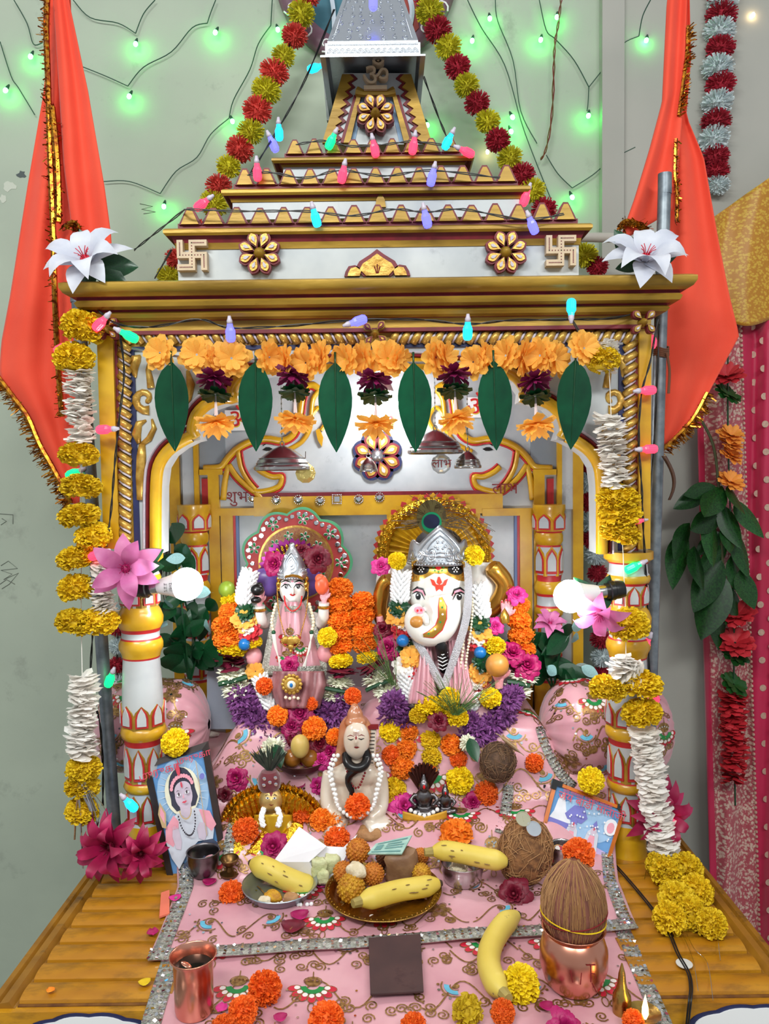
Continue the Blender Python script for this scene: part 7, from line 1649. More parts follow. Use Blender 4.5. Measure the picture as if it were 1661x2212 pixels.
mb = MB(); mb.ell(P(768,1585,SY_+.008), (.033,.026,.040), n=20, k=12); mb.tube(smoothpath([P(745,1580,SY_),P(738,1615,SY_+.002),P(730,1650,SY_+.004),P(727,1672,SY_+.004)],3), [.010,.011,.011,.010,.010,.009,.009,.008,.008,.006], n=10); mb.tube(smoothpath([P(790,1580,SY_+.004),P(798,1620,SY_+.006),P(803,1650,SY_+.008)],3), [.008]*7, n=10); mb.ell(P(768,1560,SY_-.004), (.021,.02,.012), n=16, k=8); mb.ell(P(767,1545,SY_), (.0155,.0155,.017), n=16, k=10); mb.ell(P(766,1530,SY_), (.009,.009,.010), n=12, k=8)
union(mb, 'brown_hair', 'hair_brown', sv, .0024, 4)
pm = MB()
for (x, y, s) in ((758,1596,1),(780,1595,-1)):
    decal(pm, sb, stroke([(x-7*s,y),(x,y+2.4),(x+6*s,y)], 1.3), 0, .0009, edge=2); decal(pm, sb, stroke([(x-8*s,y-5),(x-1*s,y-8),(x+7*s,y-5)], .9), 7, .0009, edge=2)
decal(pm, sb, oval(769,1594,2.3,4), 7, .0010, edge=2); decal(pm, sb, [(764,1614),(768,1612.6),(770,1613.2),(772,1612.6),(777,1614),(772,1616.5),(768,1616.5)], 7, .0010, edge=2)
for i in range(3): decal(pm, sb, stroke([(762,1587-3*i),(769,1589-3*i),(776,1586-3*i)], .7), 7, .0009, edge=2)
pm.build('painted_face', PAINT, bd, smooth=True, fix=False)
mb = MB(); mb.tube(pxpath([(748,1630,SY_-.012),(752,1650,SY_-.030),(768,1660,SY_-.038),(786,1654,SY_-.034),(793,1636,SY_-.022),(788,1620,SY_-.02)], SY_, 5), [.0088]*26, n=10); mb.tube(pxpath([(770,1662,SY_-.038),(756,1674,SY_-.036),(752,1690,SY_-.034),(760,1710,SY_-.034),(757,1725,SY_-.036)], SY_, 4), [.008,.008,.008,.008,.007,.007,.007,.006,.006,.006,.006,.006,.005,.005,.004,.004,.003], n=8); mb.build('black_snake', 'black', sv)
bead_string([P(748,1660,SY_-.032),P(760,1695,SY_-.034),P(775,1700,SY_-.036),P(790,1665,SY_-.034)], .0024, .0058, 'dark_bead_chain', 'dark_red', sv)
for sx in (-1, 1):
    for (dx, r) in ((0,.0042),(9,.0036)):
        bead_string([P(768+sx*(38+dx),1632,SY_-.018),P(768+sx*(52+dx*.6),1665,SY_-.030),P(768+sx*(44+dx*.4),1710,SY_-.040),P(768+sx*(36),1745,SY_-.046),P(768+sx*8,1766,SY_-.058)], r, r*2.15, 'pearl_string', 'white_bead', sv)
mb = MB(); mb.tube([P(800,1655,SY_+.004), P(803,1610,SY_+.004), P(806,1575,SY_+.004)], [.008,.009,.007], n=10); tr_ = mb.build('raised_drum_staff', 'aged_porcelain', sv)
mb = MB()
for i in range(9): mb.bar(P(801+.5*i,1648-8*i,SY_-.0055), (.009,.001,.0013))
mb.build('staff_stripes', 'black', tr_, smooth=False)['kind'] = 'stuff'
mb = MB(); mb.bar(P(806,1570,SY_-.0), (.02,.012,.006)); mb.build('staff_head', 'dark_red', tr_, smooth=False)
for y in (1692,1697,1702): pass
# brass infant figure
BY_ = 1.385
bg = thing('brass_infant_figure', 'small brass crawling infant deity with maroon turban and dark feathers', 'statuette', P(590, 1820, BY_))
mb = MB(); mb.ell(P(585,1728,BY_-.002), (.0215,.019,.024), n=20, k=14); mb.ell(P(586,1731,BY_-.018), (.003,.004,.005), n=8, k=6); mb.tube([P(586,1744,BY_), P(588,1758,BY_)], [.010,.012], n=12); mb.ell(P(592,1778,BY_), (.026,.020,.028), n=18, k=12)
for sx in (-1,1): mb.tube(smoothpath([P(590+sx*24,1765,BY_),P(590+sx*34,1785,BY_-.01),P(590+sx*36,1806,BY_-.02)],3), [.010,.010,.009,.009,.008,.008,.007], n=10); mb.ell(P(590+sx*20,1808,BY_-.01), (.016,.022,.012), n=12, k=8); mb.ell(P(585+sx*24,1727,BY_+.003), (.005,.004,.008), n=8, k=6)
bb_, bbv = union(mb, 'brass_body', 'brass_soft', bg, .0020, 3)
pm = MB()
for (x, s) in ((578,1),(593,-1)): decal(pm, bbv, [(x-5*s,1724),(x,1721),(x+4.5*s,1725),(x,1727)], 1, .0008, edge=2); decal(pm, bbv, oval(x,1724,1.8,1.9,n=7), 0, .0013, edge=2); decal(pm, bbv, stroke([(x-6*s,1719),(x,1716.5),(x+5*s,1719)], .9), 0, .0008, edge=2)
decal(pm, bbv, [(580,1708),(583,1708),(585,1716),(588,1708),(591,1708),(587,1720),(584,1720)], 7, .0009, edge=2); decal(pm, bbv, stroke([(581,1738),(586,1740),(591,1738)], 1.1), 7, .0009, edge=2); pm.build('painted_face', PAINT, bb_, smooth=True, fix=False)
mb = MB(); mb.lathe([(.0165,0),(.020,.005),(.0215,.016),(.020,.027),(.0145,.035),(0,.038)], P(582,1706,BY_+.003), n=20); tb = mb.build('maroon_turban', mat('velvet', (104, 20, 34), .8, sheen=.6, var=.2), bg)
mb = MB()
for (x, y) in ((570,1696),(571,1682),(583,1690),(596,1694),(595,1680)): mb.lathe([(.0034,0),(.0034,.001),(.002,.0016)], P(x, y, BY_-.019), n=10, rot=facing())
mb.build('mirror_studs', 'sequin', tb)['kind'] = 'stuff'
random.seed(121); mb = MB(); c = P(583,1670,BY_)
for i in range(46):
    a = rnd(-.75,.75); L_ = rnd(.04,.062); tip = c + Vector((L_*math.sin(a), rnd(-.01,.008), L_*math.cos(a))); w = Vector((math.cos(a),0,-math.sin(a)))*.0022; m_ = c.lerp(tip,.6); mb.add([c, m_-w, tip, m_+w], [(0,1,2,3)])
mb.build('feather_tuft', mat('feather_dark', (26, 36, 30), .5, rgb2=(50, 62, 50), vscale=60), bg, smooth=False, fix=False)['kind'] = 'stuff'
for sx in (-1,1):
    mb = MB(); pa = pxpath([(585+sx*14,1745,BY_-.016),(585+sx*20,1765,BY_-.026),(585+sx*16,1785,BY_-.032)], BY_, 5)
    for k in (0,2.1,4.2): mb.tube([q + Vector((.0032*math.cos(i*1.2+k), .002*math.sin(i*1.2+k), 0)) for i, q in enumerate(pa)], .0030, n=6)
    mb.build('white_braid', 'white', bg)
mb = MB(); mb.grid(lambda u, v: P(550+80*u + 10*(u-.5)*v, 1760+44*v, BY_-.004-.026*math.sin(PI*u)*(1-.1*v)), 16, 8); mb.build('yellow_robe', mat('robe_yellow', (220, 176, 40), .3, metal=.3, var=.2), bg, smooth=True, thick=.002)
gt = thing('golden_throne', 'crumpled golden petal-edged throne cloth behind the brass infant figure', 'throne', P(590, 1830, BY_)); random.seed(122)
for ring, (rx, ry, n, Y) in enumerate(((92,72,26,BY_+.03),(74,58,22,BY_+.015))):
    for i in range(n):
        a = PI*(.02+.96*i/(n-1)) if ring == 0 else PI*(-.05+1.1*i/(n-1)); c = land(592+rx*math.cos(a)*-1, 1790-ry*math.sin(a), .012) if False else P(592-rx*math.cos(a), 1790-ry*math.sin(a), Y)
        mb = MB(); mb.grid(lambda u, v: c + Vector(((u-.5)*.03*math.sin(PI*(v*.85+.12)), -.004-.010*math.sin(PI*u)-.006*v, (v-.4)*.034)) + Vector((-math.cos(a)*v*.014, 0, math.sin(a)*v*.01)), 4, 4); mb.build('golden_petal', 'gold_foil', gt, smooth=False, thick=.0008)
mb = MB(); mb.grid(lambda u, v: (lambda q: q + Vector((0,0,.006+.004*math.sin(20*u+9*v))))(land(505+150*u, 1760+95*v)), 18, 10); mb.build('golden_cloth', 'gold_foil', gt, smooth=False, thick=.001)
# hooded dark metal idols
for i, (x, y, s, lab) in enumerate(((916,1712,1.0,'dark silver idol under a fan of serpent hoods'),(962,1722,.72,'smaller dark silver idol standing beside the hooded one'))):
    Y = 1.415; b = P(x, y+42*s, Y); t = thing('metal_idol', lab, 'statuette', b, 'dark silver idols'); mb = MB(); u = .034*s
    mb.ell(b+Vector((0,0,.1*u)), (.85*u,.6*u,.25*u)); mb.ell(b+Vector((0,0,.75*u)), (.5*u,.35*u,.6*u)); mb.ell(b+Vector((0,-.05*u,1.5*u)), (.30*u,.30*u,.36*u)); mb.tube([b+Vector((0,0,1.75*u)), b+Vector((0,0,2.15*u))], [.22*u,.06*u], n=10)
    for sx in (-1,1): mb.tube([b+Vector((sx*.45*u,0,1.0*u)), b+Vector((sx*.75*u,-.15*u,.75*u)), b+Vector((sx*.45*u,-.45*u,.55*u))], [.16*u,.14*u,.10*u], n=8); mb.ell(b+Vector((sx*.55*u,-.2*u,.18*u)), (.4*u,.4*u,.2*u))
    union(mb, 'cast_body', 'dark_steel', t, .0016, 2)
    if i == 0:
        mb = MB()
        for k in range(9): a = -.85+.2125*k; mb.tube([b+Vector((.25*u*math.sin(a),.25*u,1.2*u)), b+Vector((.75*u*math.sin(a),.22*u,1.2*u+1.0*u*math.cos(a))), b+Vector((1.05*u*math.sin(a),.0,1.2*u+1.55*u*math.cos(a)))], [.13*u,.16*u,.09*u], n=8)
        mb.build('serpent_hoods', mat('hood_copper', (84, 50, 44), .35, metal=.8, var=.3), t)
        bead_string([b+Vector((-.75*u,-.55*u,.35*u)), b+Vector((0,-.75*u,.12*u)), b+Vector((.75*u,-.55*u,.40*u))], .0042, .009, 'pearl_string', 'white_bead', t)
        mb = MB(); mb.grid(lambda uu, v: b + Vector(((uu-.5)*2.4*u, -.7*u-.12*u*math.sin(PI*uu), .28*u*abs(2*uu-1)+(-.35+.45*v)*u)), 12, 4); mb.build('yellow_cloth', mat('thread_yellow', (216, 160, 40), .6, var=.2, vscale=90), t, thick=.002)
    mb = MB(); mb.ell(b+Vector((0,-.34*u,1.55*u)), (.07*u,.03*u,.12*u), n=8, k=5); mb.build('red_mark', 'red', t)
# ================================================================== FRAMED PICTURES
def framed(label, TL, TR, BR, BL, w, fm, corner=None, seed=0):
    """corners as 3-D points; returns the thing and a map (s, t) -> point on the print"""
    c0 = (BL+BR)/2; t = thing('framed_picture', label, 'picture', c0)
    n = ((BR-BL).cross(TL-BL)).normalized()
    if n.y > 0: n = -n
    def Q(s, u, h=0.0): return BL.lerp(BR, s).lerp(TL.lerp(TR, s), u) + n*h
    sw = w/(BR-BL).length; su = w/(TL-BL).length
    mb = MB(); mb.prism([Q(0,0,-.006), Q(1,0,-.006), Q(1,1,-.006), Q(0,1,-.006)], -n*.006); mb.build('backing', 'soft_black', t, smooth=False)
    for (a, b, c, d) in (((0,0),(1,0),(1-sw,su),(sw,su)), ((1,0),(1,1),(1-sw,1-su),(1-sw,su)), ((1,1),(0,1),(sw,1-su),(1-sw,1-su)), ((0,1),(0,0),(sw,su),(sw,1-su))):
        mb = MB(); mb.prism([Q(*a,.004), Q(*b,.004), Q(*c,.006), Q(*d,.006)], -n*.013); mb.build('frame_rail', fm, t, smooth=False)
    if corner:
        for (cs, cu, a, b) in ((0,0,1,1),(1,0,-1,1),(1,1,-1,-1),(0,1,1,-1)):
            mb = MB(); k = 2.4; mb.prism([Q(cs-.02*a,cu-.02*b,.008), Q(cs+a*sw*k,cu-.02*b,.008), Q(cs+a*sw*k,cu+b*su*1.1,.008), Q(cs+a*sw*1.1,cu+b*su*1.1,.008), Q(cs+a*sw*1.1,cu+b*su*k,.008), Q(cs-.02*a,cu+b*su*k,.008)], -n*.016); mb.build('corner_cap', corner, t, smooth=False)
    return t, Q, sw, su
def pprint(t, Q, polys):
    """printed picture: flat shapes on the sheet"""
    h = .0012
    for i, (nm, m, poly) in enumerate(polys):
        mb = MB(); h += .00022; pts = [Q(s, u, h) for s, u in poly]; o = len(mb.v); mb.v += pts
        for tr in tessellate_polygon([pts]): mb.f.append([o+k for k in tr]); mb.m.append(0)
        mb.build(nm, m, t, smooth=False)
def ov(cx, cy, rx, ry, n=22, a0=0, a1=2*PI): return [(cx+rx*math.cos(a0+(a1-a0)*i/(n if a1-a0 >= 6.28 else n-1)), cy+ry*math.sin(a0+(a1-a0)*i/(n if a1-a0 >= 6.28 else n-1))) for i in range(n)]
for nm, c in (('pr_blue',(96,150,206)),('pr_sky',(160,196,230)),('pr_glow',(236,232,206)),('pr_hair',(56,56,74)),('pr_skin',(206,190,206)),('pr_pink',(236,160,176)),('pr_pale',(206,210,222)),('pr_dark',(66,74,96)),('pr_red',(214,70,90)),('pr_white',(232,234,240)),('pr_violet',(120,120,196)),('pr_lilac',(190,170,216)),('pr_bead',(52,44,54)),('pr_gold',(196,166,120)),('pr_line',(70,50,60))): mat(nm, c, .25, var=.10, vscale=50, coat=.3)
t, Q, sw, su = framed('dark wood framed portrait of a youthful deity on blue, leaning on the pillar', P(309,1650,1.385), P(449,1601,1.40), P(492,1868,1.352), P(366,1913,1.33), .0105, mat('dark_frame', (44, 28, 24), .4, var=.4, vscale=60))
polys = [('print_ground','pr_blue',[(sw,su),(1-sw,su),(1-sw,1-su),(sw,1-su)]),('print_sky','pr_sky',ov(.5,.66,.40,.30))]
for i in range(26):
    a = 2*PI*i/26; polys.append(('print_ray','pr_white',[(.5+.22*math.cos(a-.02),.68+.16*math.sin(a-.02)),(.5+.41*math.cos(a),.68+.27*math.sin(a)),(.5+.22*math.cos(a+.02),.68+.16*math.sin(a+.02))]))
polys += [('print_halo','pr_glow',ov(.5,.68,.27,.195)),('print_hair','pr_hair',ov(.5,.70,.20,.175)),('print_hair','pr_hair',[(.32,.72),(.30,.60),(.36,.54),(.66,.54),(.72,.60),(.68,.74)]),
 ('print_rock','pr_dark',[(.25,su),(1-sw,su),(1-sw,.20),(.80,.26),(.62,.24),(.45,.17),(.30,.12)]),('print_robe','pr_pale',[(.14,.20),(.10,.34),(.18,.46),(.34,.52),(.66,.52),(.84,.46),(.90,.34),(.84,.24),(.60,.26),(.40,.20),(.22,.10)]),
 ('print_shawl','pr_pink',[(.10,.34),(.14,.44),(.30,.52),(.36,.46),(.30,.34),(.20,.28)]),('print_shawl','pr_pink',[(.70,.50),(.86,.46),(.93,.34),(.84,.30),(.74,.38)]),('print_neck','pr_skin',[(.42,.58),(.42,.50),(.50,.46),(.58,.50),(.60,.58)]),('print_face','pr_skin',ov(.51,.645,.135,.105)),('print_face','pr_skin',ov(.51,.69,.13,.07)),
 ('print_hand','pr_skin',[(.24,.26),(.22,.36),(.25,.43),(.29,.44),(.34,.40),(.35,.30),(.31,.24)]),('print_hand','pr_skin',[(.62,.28),(.62,.36),(.68,.40),(.76,.38),(.78,.30),(.70,.25)])]
for k in range(4): polys.append(('print_finger','pr_pink',[(.235+.028*k,.41),(.232+.028*k,.455-.01*abs(k-1.5)),(.246+.028*k,.46-.01*abs(k-1.5)),(.252+.028*k,.41)]))
for i in range(12): a = PI*(.08+.84*i/11); polys.append(('print_garland','pr_pink',ov(.51+.165*math.cos(a),.70+.105*math.sin(a),.026,.018,8)))
polys += [('print_crest','pr_red',ov(.50,.86,.03,.05,12)),('print_mark','pr_red',ov(.51,.735,.014,.026,10)),('print_spear','pr_gold',[(.16,.44),(.20,.56),(.14,.66),(.08,.57),(.10,.46)]),('print_spear','pr_pink',[(.15,.48),(.175,.56),(.14,.62),(.105,.56)]),('print_staff','pr_gold',[(.755,.28),(.765,.28),(.79,.88),(.78,.88)]),('print_bird','pr_violet',ov(.84,.745,.04,.025,10))]
for sx in (-1,1): polys += [('print_brow','pr_line',[(.51+sx*.03,.690),(.51+sx*.07,.702),(.51+sx*.105,.690),(.51+sx*.07,.696)]),('print_eye','pr_white',ov(.51+sx*.065,.665,.034,.014,12)),('print_iris','pr_line',ov(.51+sx*.062,.666,.013,.013,10)),('print_lid','pr_line',[(.51+sx*.025,.664),(.51+sx*.065,.682),(.51+sx*.105,.666),(.51+sx*.065,.677)])]
polys += [('print_nose','pr_pink',[(.50,.640),(.515,.660),(.52,.630),(.50,.625)]),('print_lips','pr_red',[(.47,.597),(.50,.605),(.515,.601),(.53,.605),(.555,.598),(.515,.585)])]
for i in range(22): a = PI*(1.0+i/21); polys.append(('print_bead','pr_bead',ov(.51+.13*math.cos(a),.50+.17*math.sin(a),.012,.009,7)))
for i in range(16): a = PI*(1.0+i/15); polys.append(('print_bead','pr_gold',ov(.51+.09*math.cos(a),.535+.07*math.sin(a),.010,.008,7)))
pprint(t, Q, polys)
def ptext(body, t, Q, s, u, size, m, nm='print_lettering'):
    ex = (Q(s+.1,u)-Q(s,u)).normalized(); nrm = (Q(0,0,1)-Q(0,0,0)).normalized(); ey = nrm.cross(ex); text_mesh(body, nm, Q(s, u, .0095), size, Matrix((ex, ey, nrm)).transposed(), m, t, .0001)
ptext('முருகா', t, Q, .22, .895, .019, 'pr_red'); ptext('முருகா', t, Q, .76, .915, .016, 'pr_red')
t, Q, sw, su = framed('orange framed blue picture of a hill temple with black corner caps', P(1196,1686,1.405), P(1352,1746,1.385), P(1306,1892,1.335), P(1158,1836,1.36), .0062, mat('orange_frame', (206, 112, 36), .35, var=.25, vscale=40), 'black')
polys = [('print_ground','pr_blue',[(sw,su),(1-sw,su),(1-sw,1-su),(sw,1-su)]),('print_sky','pr_sky',ov(.55,.62,.4,.28)),('print_temple','pr_white',[(.06,.50),(.10,.60),(.12,.78),(.17,.90),(.22,.78),(.26,.66),(.33,.60),(.35,.50)]),('print_temple','pr_violet',[(.05,.50),(.36,.50),(.36,.42),(.05,.42)]),('print_hill','pr_violet',[(.25,.62),(.35,.78),(.48,.80),(.56,.66),(.5,.56),(.3,.56)]),
 ('print_ground_band','pr_lilac',[(.05,su),(1-sw,su),(1-sw,.30),(.7,.34),(.4,.32),(.05,.38)])]
for (x, y, s) in ((.40,.40,.1),(.68,.44,.11)): polys += [('print_figure','pr_pale',[(x-s,y-.18),(x-s*.7,y+.05),(x,y+.16),(x+s*.7,y+.05),(x+s,y-.18)]),('print_figure','pr_pink',[(x-s*.6,y-.16),(x-s*.3,y+.02),(x+s*.3,y+.02),(x+s*.6,y-.16)]),('print_face','pr_skin',ov(x,y+.09,.04,.06,12)),('print_crown','pr_violet',[(x-.05,y+.13),(x,y+.24),(x+.05,y+.13)]),('print_mark','pr_red',ov(x,y+.12,.01,.03,8))]
polys.append(('print_halo','pr_white',ov(.88,.66,.09,.12,16))); polys.append(('print_deity','pr_pink',ov(.88,.65,.05,.08,12))); random.seed(7)
for i in range(26): polys.append(('print_blossom','pr_white',ov(rnd(.3,.9),rnd(.45,.8),.012,.014,7)))
for i in range(14): polys.append(('print_blossom','pr_pink',ov(rnd(.1,.9),rnd(.08,.26),.018,.02,7)))
pprint(t, Q, polys); ptext('जय बाडी माताजी', t, Q, .56, .845, .020, 'pr_red'); ptext('श्री गणेशाय नमः श्री माताजी', t, Q, .48, .925, .0085, 'pr_red')
# ================================================================== VESSELS
def vessel(nm, label, cat, c, prof, m, grp=None, n=36, rot=None, parts=()):
    t = thing(nm, label, cat, c, grp); mb = MB(); mb.lathe(prof, c, n=n, rot=rot, cap=False); mb.build('vessel_wall', m, t, smooth=45, thick=.0014)
    return t
def bowlprof(r, h, base=.6): return [(0,.001),(r*base*.9,.001),(r*base,.004),(r*.9,h*.35),(r*.98,h*.7),(r*.97,h*.93),(r*1.03,h)]
c = land(440, 1892); vessel('steel_bowl', 'small empty steel bowl before the blue portrait frame', 'bowl', c + Vector((0,0,.004)), bowlprof(.028,.042,.75), 'dark_steel', 'steel bowls')
c = land(1000, 1916) + Vector((0,.012,.004)); vessel('steel_bowl', 'small steel bowl with white sweet under a banana', 'bowl', c, bowlprof(.037,.036,.85), 'steel', 'steel bowls'); bowl_c = c
c2 = land(1215, 1872) + Vector((0,.0,.004)); vessel('steel_bowl', 'half hidden steel bowl between the coin coconut and the orange frame', 'bowl', c2, bowlprof(.022,.036,.85), 'steel', 'steel bowls')
cp = land(605, 1935) + Vector((0,0,.003)); vessel('steel_plate', 'shallow round steel plate holding a banana and sweets', 'plate', cp, [(0,.001),(.045,.001),(.053,.006),(.060,.018),(.063,.0195),(.0625,.021)], mat('plate_steel', (176, 184, 192), .3, metal=.9))
cb = land(828, 1946) + Vector((0,.004,.003)); vessel('brass_plate', 'round brass plate heaped with laddus and sweets', 'plate', cb, [(0,.001),(.072,.001),(.080,.004),(.086,.013),(.0955,.0155),(.0965,.017)], 'brass', n=48)
mb = MB()
for i in range(60): a = 2*PI*i/60; mb.ell(cb + Vector((.0905*math.cos(a), .0905*math.sin(a), .0155)), .0017, n=6, k=4)
o = mb.build('rim_beads', 'brass', [x for x in COL.objects if x.name.startswith('brass_plate')][0]); o['kind'] = 'stuff'
cw = land(650, 1672) + Vector((0,.01,.004)); vessel('wooden_bowl', 'dark wooden bowl of fruit and amber sweets beside the statuette', 'bowl', cw, [(0,.001),(.030,.001),(.042,.010),(.048,.020),(.050,.022)], mat('dark_wood', (70, 34, 24), .45, var=.3))
def ball(nm, label, cat, c, r, m, grp=None, bumps=0, sq=1.0, rot=None):
    mb = MB(); mb.ell(c, (r, r, r*sq), rot, n=20, k=14)
    for i in range(bumps):
        z = 1-2*(i+.5)/bumps; a = i*2.39996; q = math.sqrt(1-z*z); mb.ell(c + Vector((q*math.cos(a)*r, q*math.sin(a)*r, z*r*sq))*1.0 - c*0, r*.11*rnd(.8,1.2), n=6, k=4)
    return tag(mb.build(nm, m, smooth=True, fix=False), label, cat, grp)
random.seed(131)
ball('fruit', 'yellow mango-like fruit standing in the dark wooden bowl', 'fruit', P(648,1612,1.435), .018, mat('mango', (206, 186, 110), .4, rgb2=(186, 150, 70), vscale=14), None, 0, 1.25); ball('amber_sweet', 'amber glazed sweet in the wooden bowl toward the portrait frame', 'sweet', cw + Vector((-.016,-.006,.026)), .018, mat('amber', (176, 110, 40), .25, var=.3), 'amber sweets'); ball('amber_sweet', 'amber glazed sweet in the wooden bowl toward the statuette', 'sweet', cw + Vector((.018,-.008,.027)), .019, 'amber', 'amber sweets')
LD = 'laddus on the brass plate'
for (x, y, r, h, m, lab) in ((773,1838,25,.052,'laddu','orange laddu on top of the brass plate heap'),(806,1888,23,.03,'laddu','orange laddu beside the white crumb'),(758,1918,29,.022,'laddu_yellow','golden laddu at the front rim of the brass plate'),(742,1884,22,.03,'laddu','orange laddu at the paper cone side of the brass plate'),(910,1886,20,.026,'laddu_yellow','yellow laddu beyond the jaggery block'),(908,1850,17,.03,'laddu','small orange laddu behind the jaggery block'),(830,1850,18,.03,mat('dark_laddu', (120, 70, 40), .6, bump=.6, bscale=200),'brown laddu behind the bank note')):
    c = PZ(x, y, cb.z+h); ball('laddu', lab, 'laddu', c, r*c.y/FPX, m, LD, 150)
ball('white_sweet', 'white round sweet inside the small steel bowl', 'sweet', bowl_c + Vector((-.006,0,.018)), .016, 'crumb', None, 60)
def lump(nm, label, c, r, m, seed, grp=None, boxy=False):
    random.seed(seed); mb = MB(); mb.ell(Vector((0,0,0)), 1.0, n=14, k=10); f = [rnd(2,5) for _ in range(6)]; out = []
    for p in mb.v:
        if boxy: p = Vector([math.copysign(abs(q)**.55, q) for q in p])
        k = 1 + .10*math.sin(f[0]*p.x+f[1]*p.y) + .09*math.sin(f[2]*p.z+f[3]*p.x+1) + rnd(-.05,.05); out.append(Vector(c) + Vector((p.x*r[0]*k, p.y*r[1]*k, p.z*r[2]*k)))
    mb.v = out; return tag(mb.build(nm, m, smooth=50), label, 'sweet', grp)
lump('jaggery_block', 'greyish brown jaggery block under the folded bank note', PZ(868,1866,cb.z+.034), (.028,.022,.026), mat('jaggery', (150, 116, 84), .5, rgb2=(116, 82, 56), vscale=30, bump=.4), 1, None, True)
lump('crumb_sweet', 'white crumbly sweet among the laddus', PZ(770,1880,cb.z+.046), (.017,.014,.013), 'crumb', 2); lump('tan_sweet', 'lumpy tan sweet behind the laddu heap', PZ(796,1802,cb.z+.05), (.026,.018,.014), 'sweet_tan', 3)
for i, (x, y, m, r) in enumerate(((590,1936,'laddu_yellow',.016),(572,1946,'crumb',.010),(630,1940,'sweet_tan',.012))): lump('sweet_piece', ['yellow crumbly sweet in the steel plate','pale cube of sweet at the steel plate edge','tan cube of sweet under the banana in the steel plate'][i], PZ(x, y, cp.z+.008), (r, r*.8, r*.6), m, 10+i, None, i > 0)
for i in range(9): c = PZ(598+9*i+rnd(-3,3), 1954+rnd(-4,4)-.012*(9*i-36)**2*.3, cp.z+.0045); ball('sugar_ball', 'tiny white sugar ball in the steel plate', 'sweet', c, .0033, 'white', 'sugar balls in the steel plate')
# bananas
def banana(label, pts, r, seed, tips=True, extra=None):
    """pts: 3-D points from blossom end to stem"""
    random.seed(seed); pa = smoothpath(pts, 7); n = len(pa); mb = MB(); rr = []
    for i in range(n): s = i/(n-1); rr.append(r*min(1, (.40 + 3.6*s) if s < .17 else 1, (.36 + 3.4*(1-s)) if s > .82 else 1))
    t = thing('banana', label, 'banana', pa[n//2] - Vector((0,0,r)), 'bananas'); mb.tube(pa, rr, n=6); o = mb.build('banana_peel', 'banana', t, smooth=True, sub=2)
    d = (pa[-1]-pa[-2]).normalized(); MB().tube([pa[-1]-d*.002, pa[-1]+d*.012], [r*.42, r*.34], n=8).build('stem', mat('banana_stem', (170, 150, 80), .6, var=.3), t); d = (pa[0]-pa[1]).normalized(); MB().tube([pa[0]-d*.003, pa[0]+d*.004], [r*.40, r*.22], n=8).build('blossom_tip', 'banana_tip', t)
    mb = MB(); random.seed(seed+1)
    for i in range(7):
        k = random.randint(4, n-6); q = pa[k]; dd = (pa[k+1]-pa[k]).normalized(); up_ = (CPOS-q).normalized(); side = dd.cross(up_).normalized(); c = q + (up_*math.cos(rnd(-.7,.7)) + side*math.sin(rnd(-.7,.7))).normalized()*r*.985; mb.ell(c, (.0009,.0009,rnd(.002,.006)), frame_of(dd), n=6, k=4)
    mb.build('brown_spots', mat('peel_spot', (126, 98, 52), .7), t)['kind'] = 'stuff'
banana('banana lying across the shallow steel plate', [P(543,1864,1.30), P(575,1876,1.285), P(615,1896,1.275), P(655,1912,1.275), P(682,1914,1.285)], .0225, 1)
banana('banana resting across the small steel bowl', [PZ(1096,1862,bowl_c.z+.05), PZ(1060,1856,bowl_c.z+.055), PZ(1010,1846,bowl_c.z+.056), PZ(965,1838,bowl_c.z+.058), PZ(932,1840,bowl_c.z+.058)], .0200, 2)
banana('bruised banana lying along the front of the brass plate', [PZ(950,1908,cb.z+.022), PZ(910,1916,cb.z+.022), PZ(860,1924,cb.z+.022), PZ(810,1938,cb.z+.024), PZ(776,1948,cb.z+.026)], .0200, 3)
banana('curved banana lying on the cloth beside the copper pot', [land(1118,1976,.018), land(1090,1996,.018), land(1062,2040,.018), land(1056,2084,.018), land(1072,2126,.018), land(1088,2146,.018)], .0200, 4)
# coconuts
def fibres(c, r3, n, seed, ln, rot=None, w=.0005):
    random.seed(seed); mb = MB()
    for i in range(n):
        d = Vector((rnd(-1,1), rnd(-1,1), rnd(-1,1))).normalized(); t = d.cross(Vector((rnd(-1,1),rnd(-1,1),rnd(-1,1)))).normalized(); pts = []
        for k in range(4):
            q = (d + t*ln*(k-1.5)).normalized(); e = 1.0 + (.03 if 0 < k < 3 else .07*rnd(0,1)); v = Vector((q.x*r3[0], q.y*r3[1], q.z*r3[2]))*e; pts.append(c + (rot @ v if rot is not None else v))
        mb.tube(pts, w, n=3, cap=False)
    return mb
def coconut(label, c, r3, m, seed, rot=None, nf=220):
    t = thing('coconut', label, 'coconut', c - Vector((0,0,r3[2])), 'coconuts'); mb = MB(); mb.ell(c, r3, rot, n=28, k=18); mb.build('husk', m, t); fibres(c, r3, nf, seed, .16, rot, .0006).build('fibres', mat(m+'_fib', (168, 124, 80) if m == 'coir' else (120, 90, 64), .8), t, fix=False)['kind'] = 'stuff'; return t
cc = P(1134,1838,1.285); coconut('hairy brown coconut with two coins lying on it', cc, (.046,.044,.056), 'coir', 1, Euler((0,.25,0)).to_matrix(), 420)
coconut('small dark coconut beside the dry curled leaf', P(1076,1646,1.43), (.034,.032,.037), 'coir_dark', 2, None, 260)
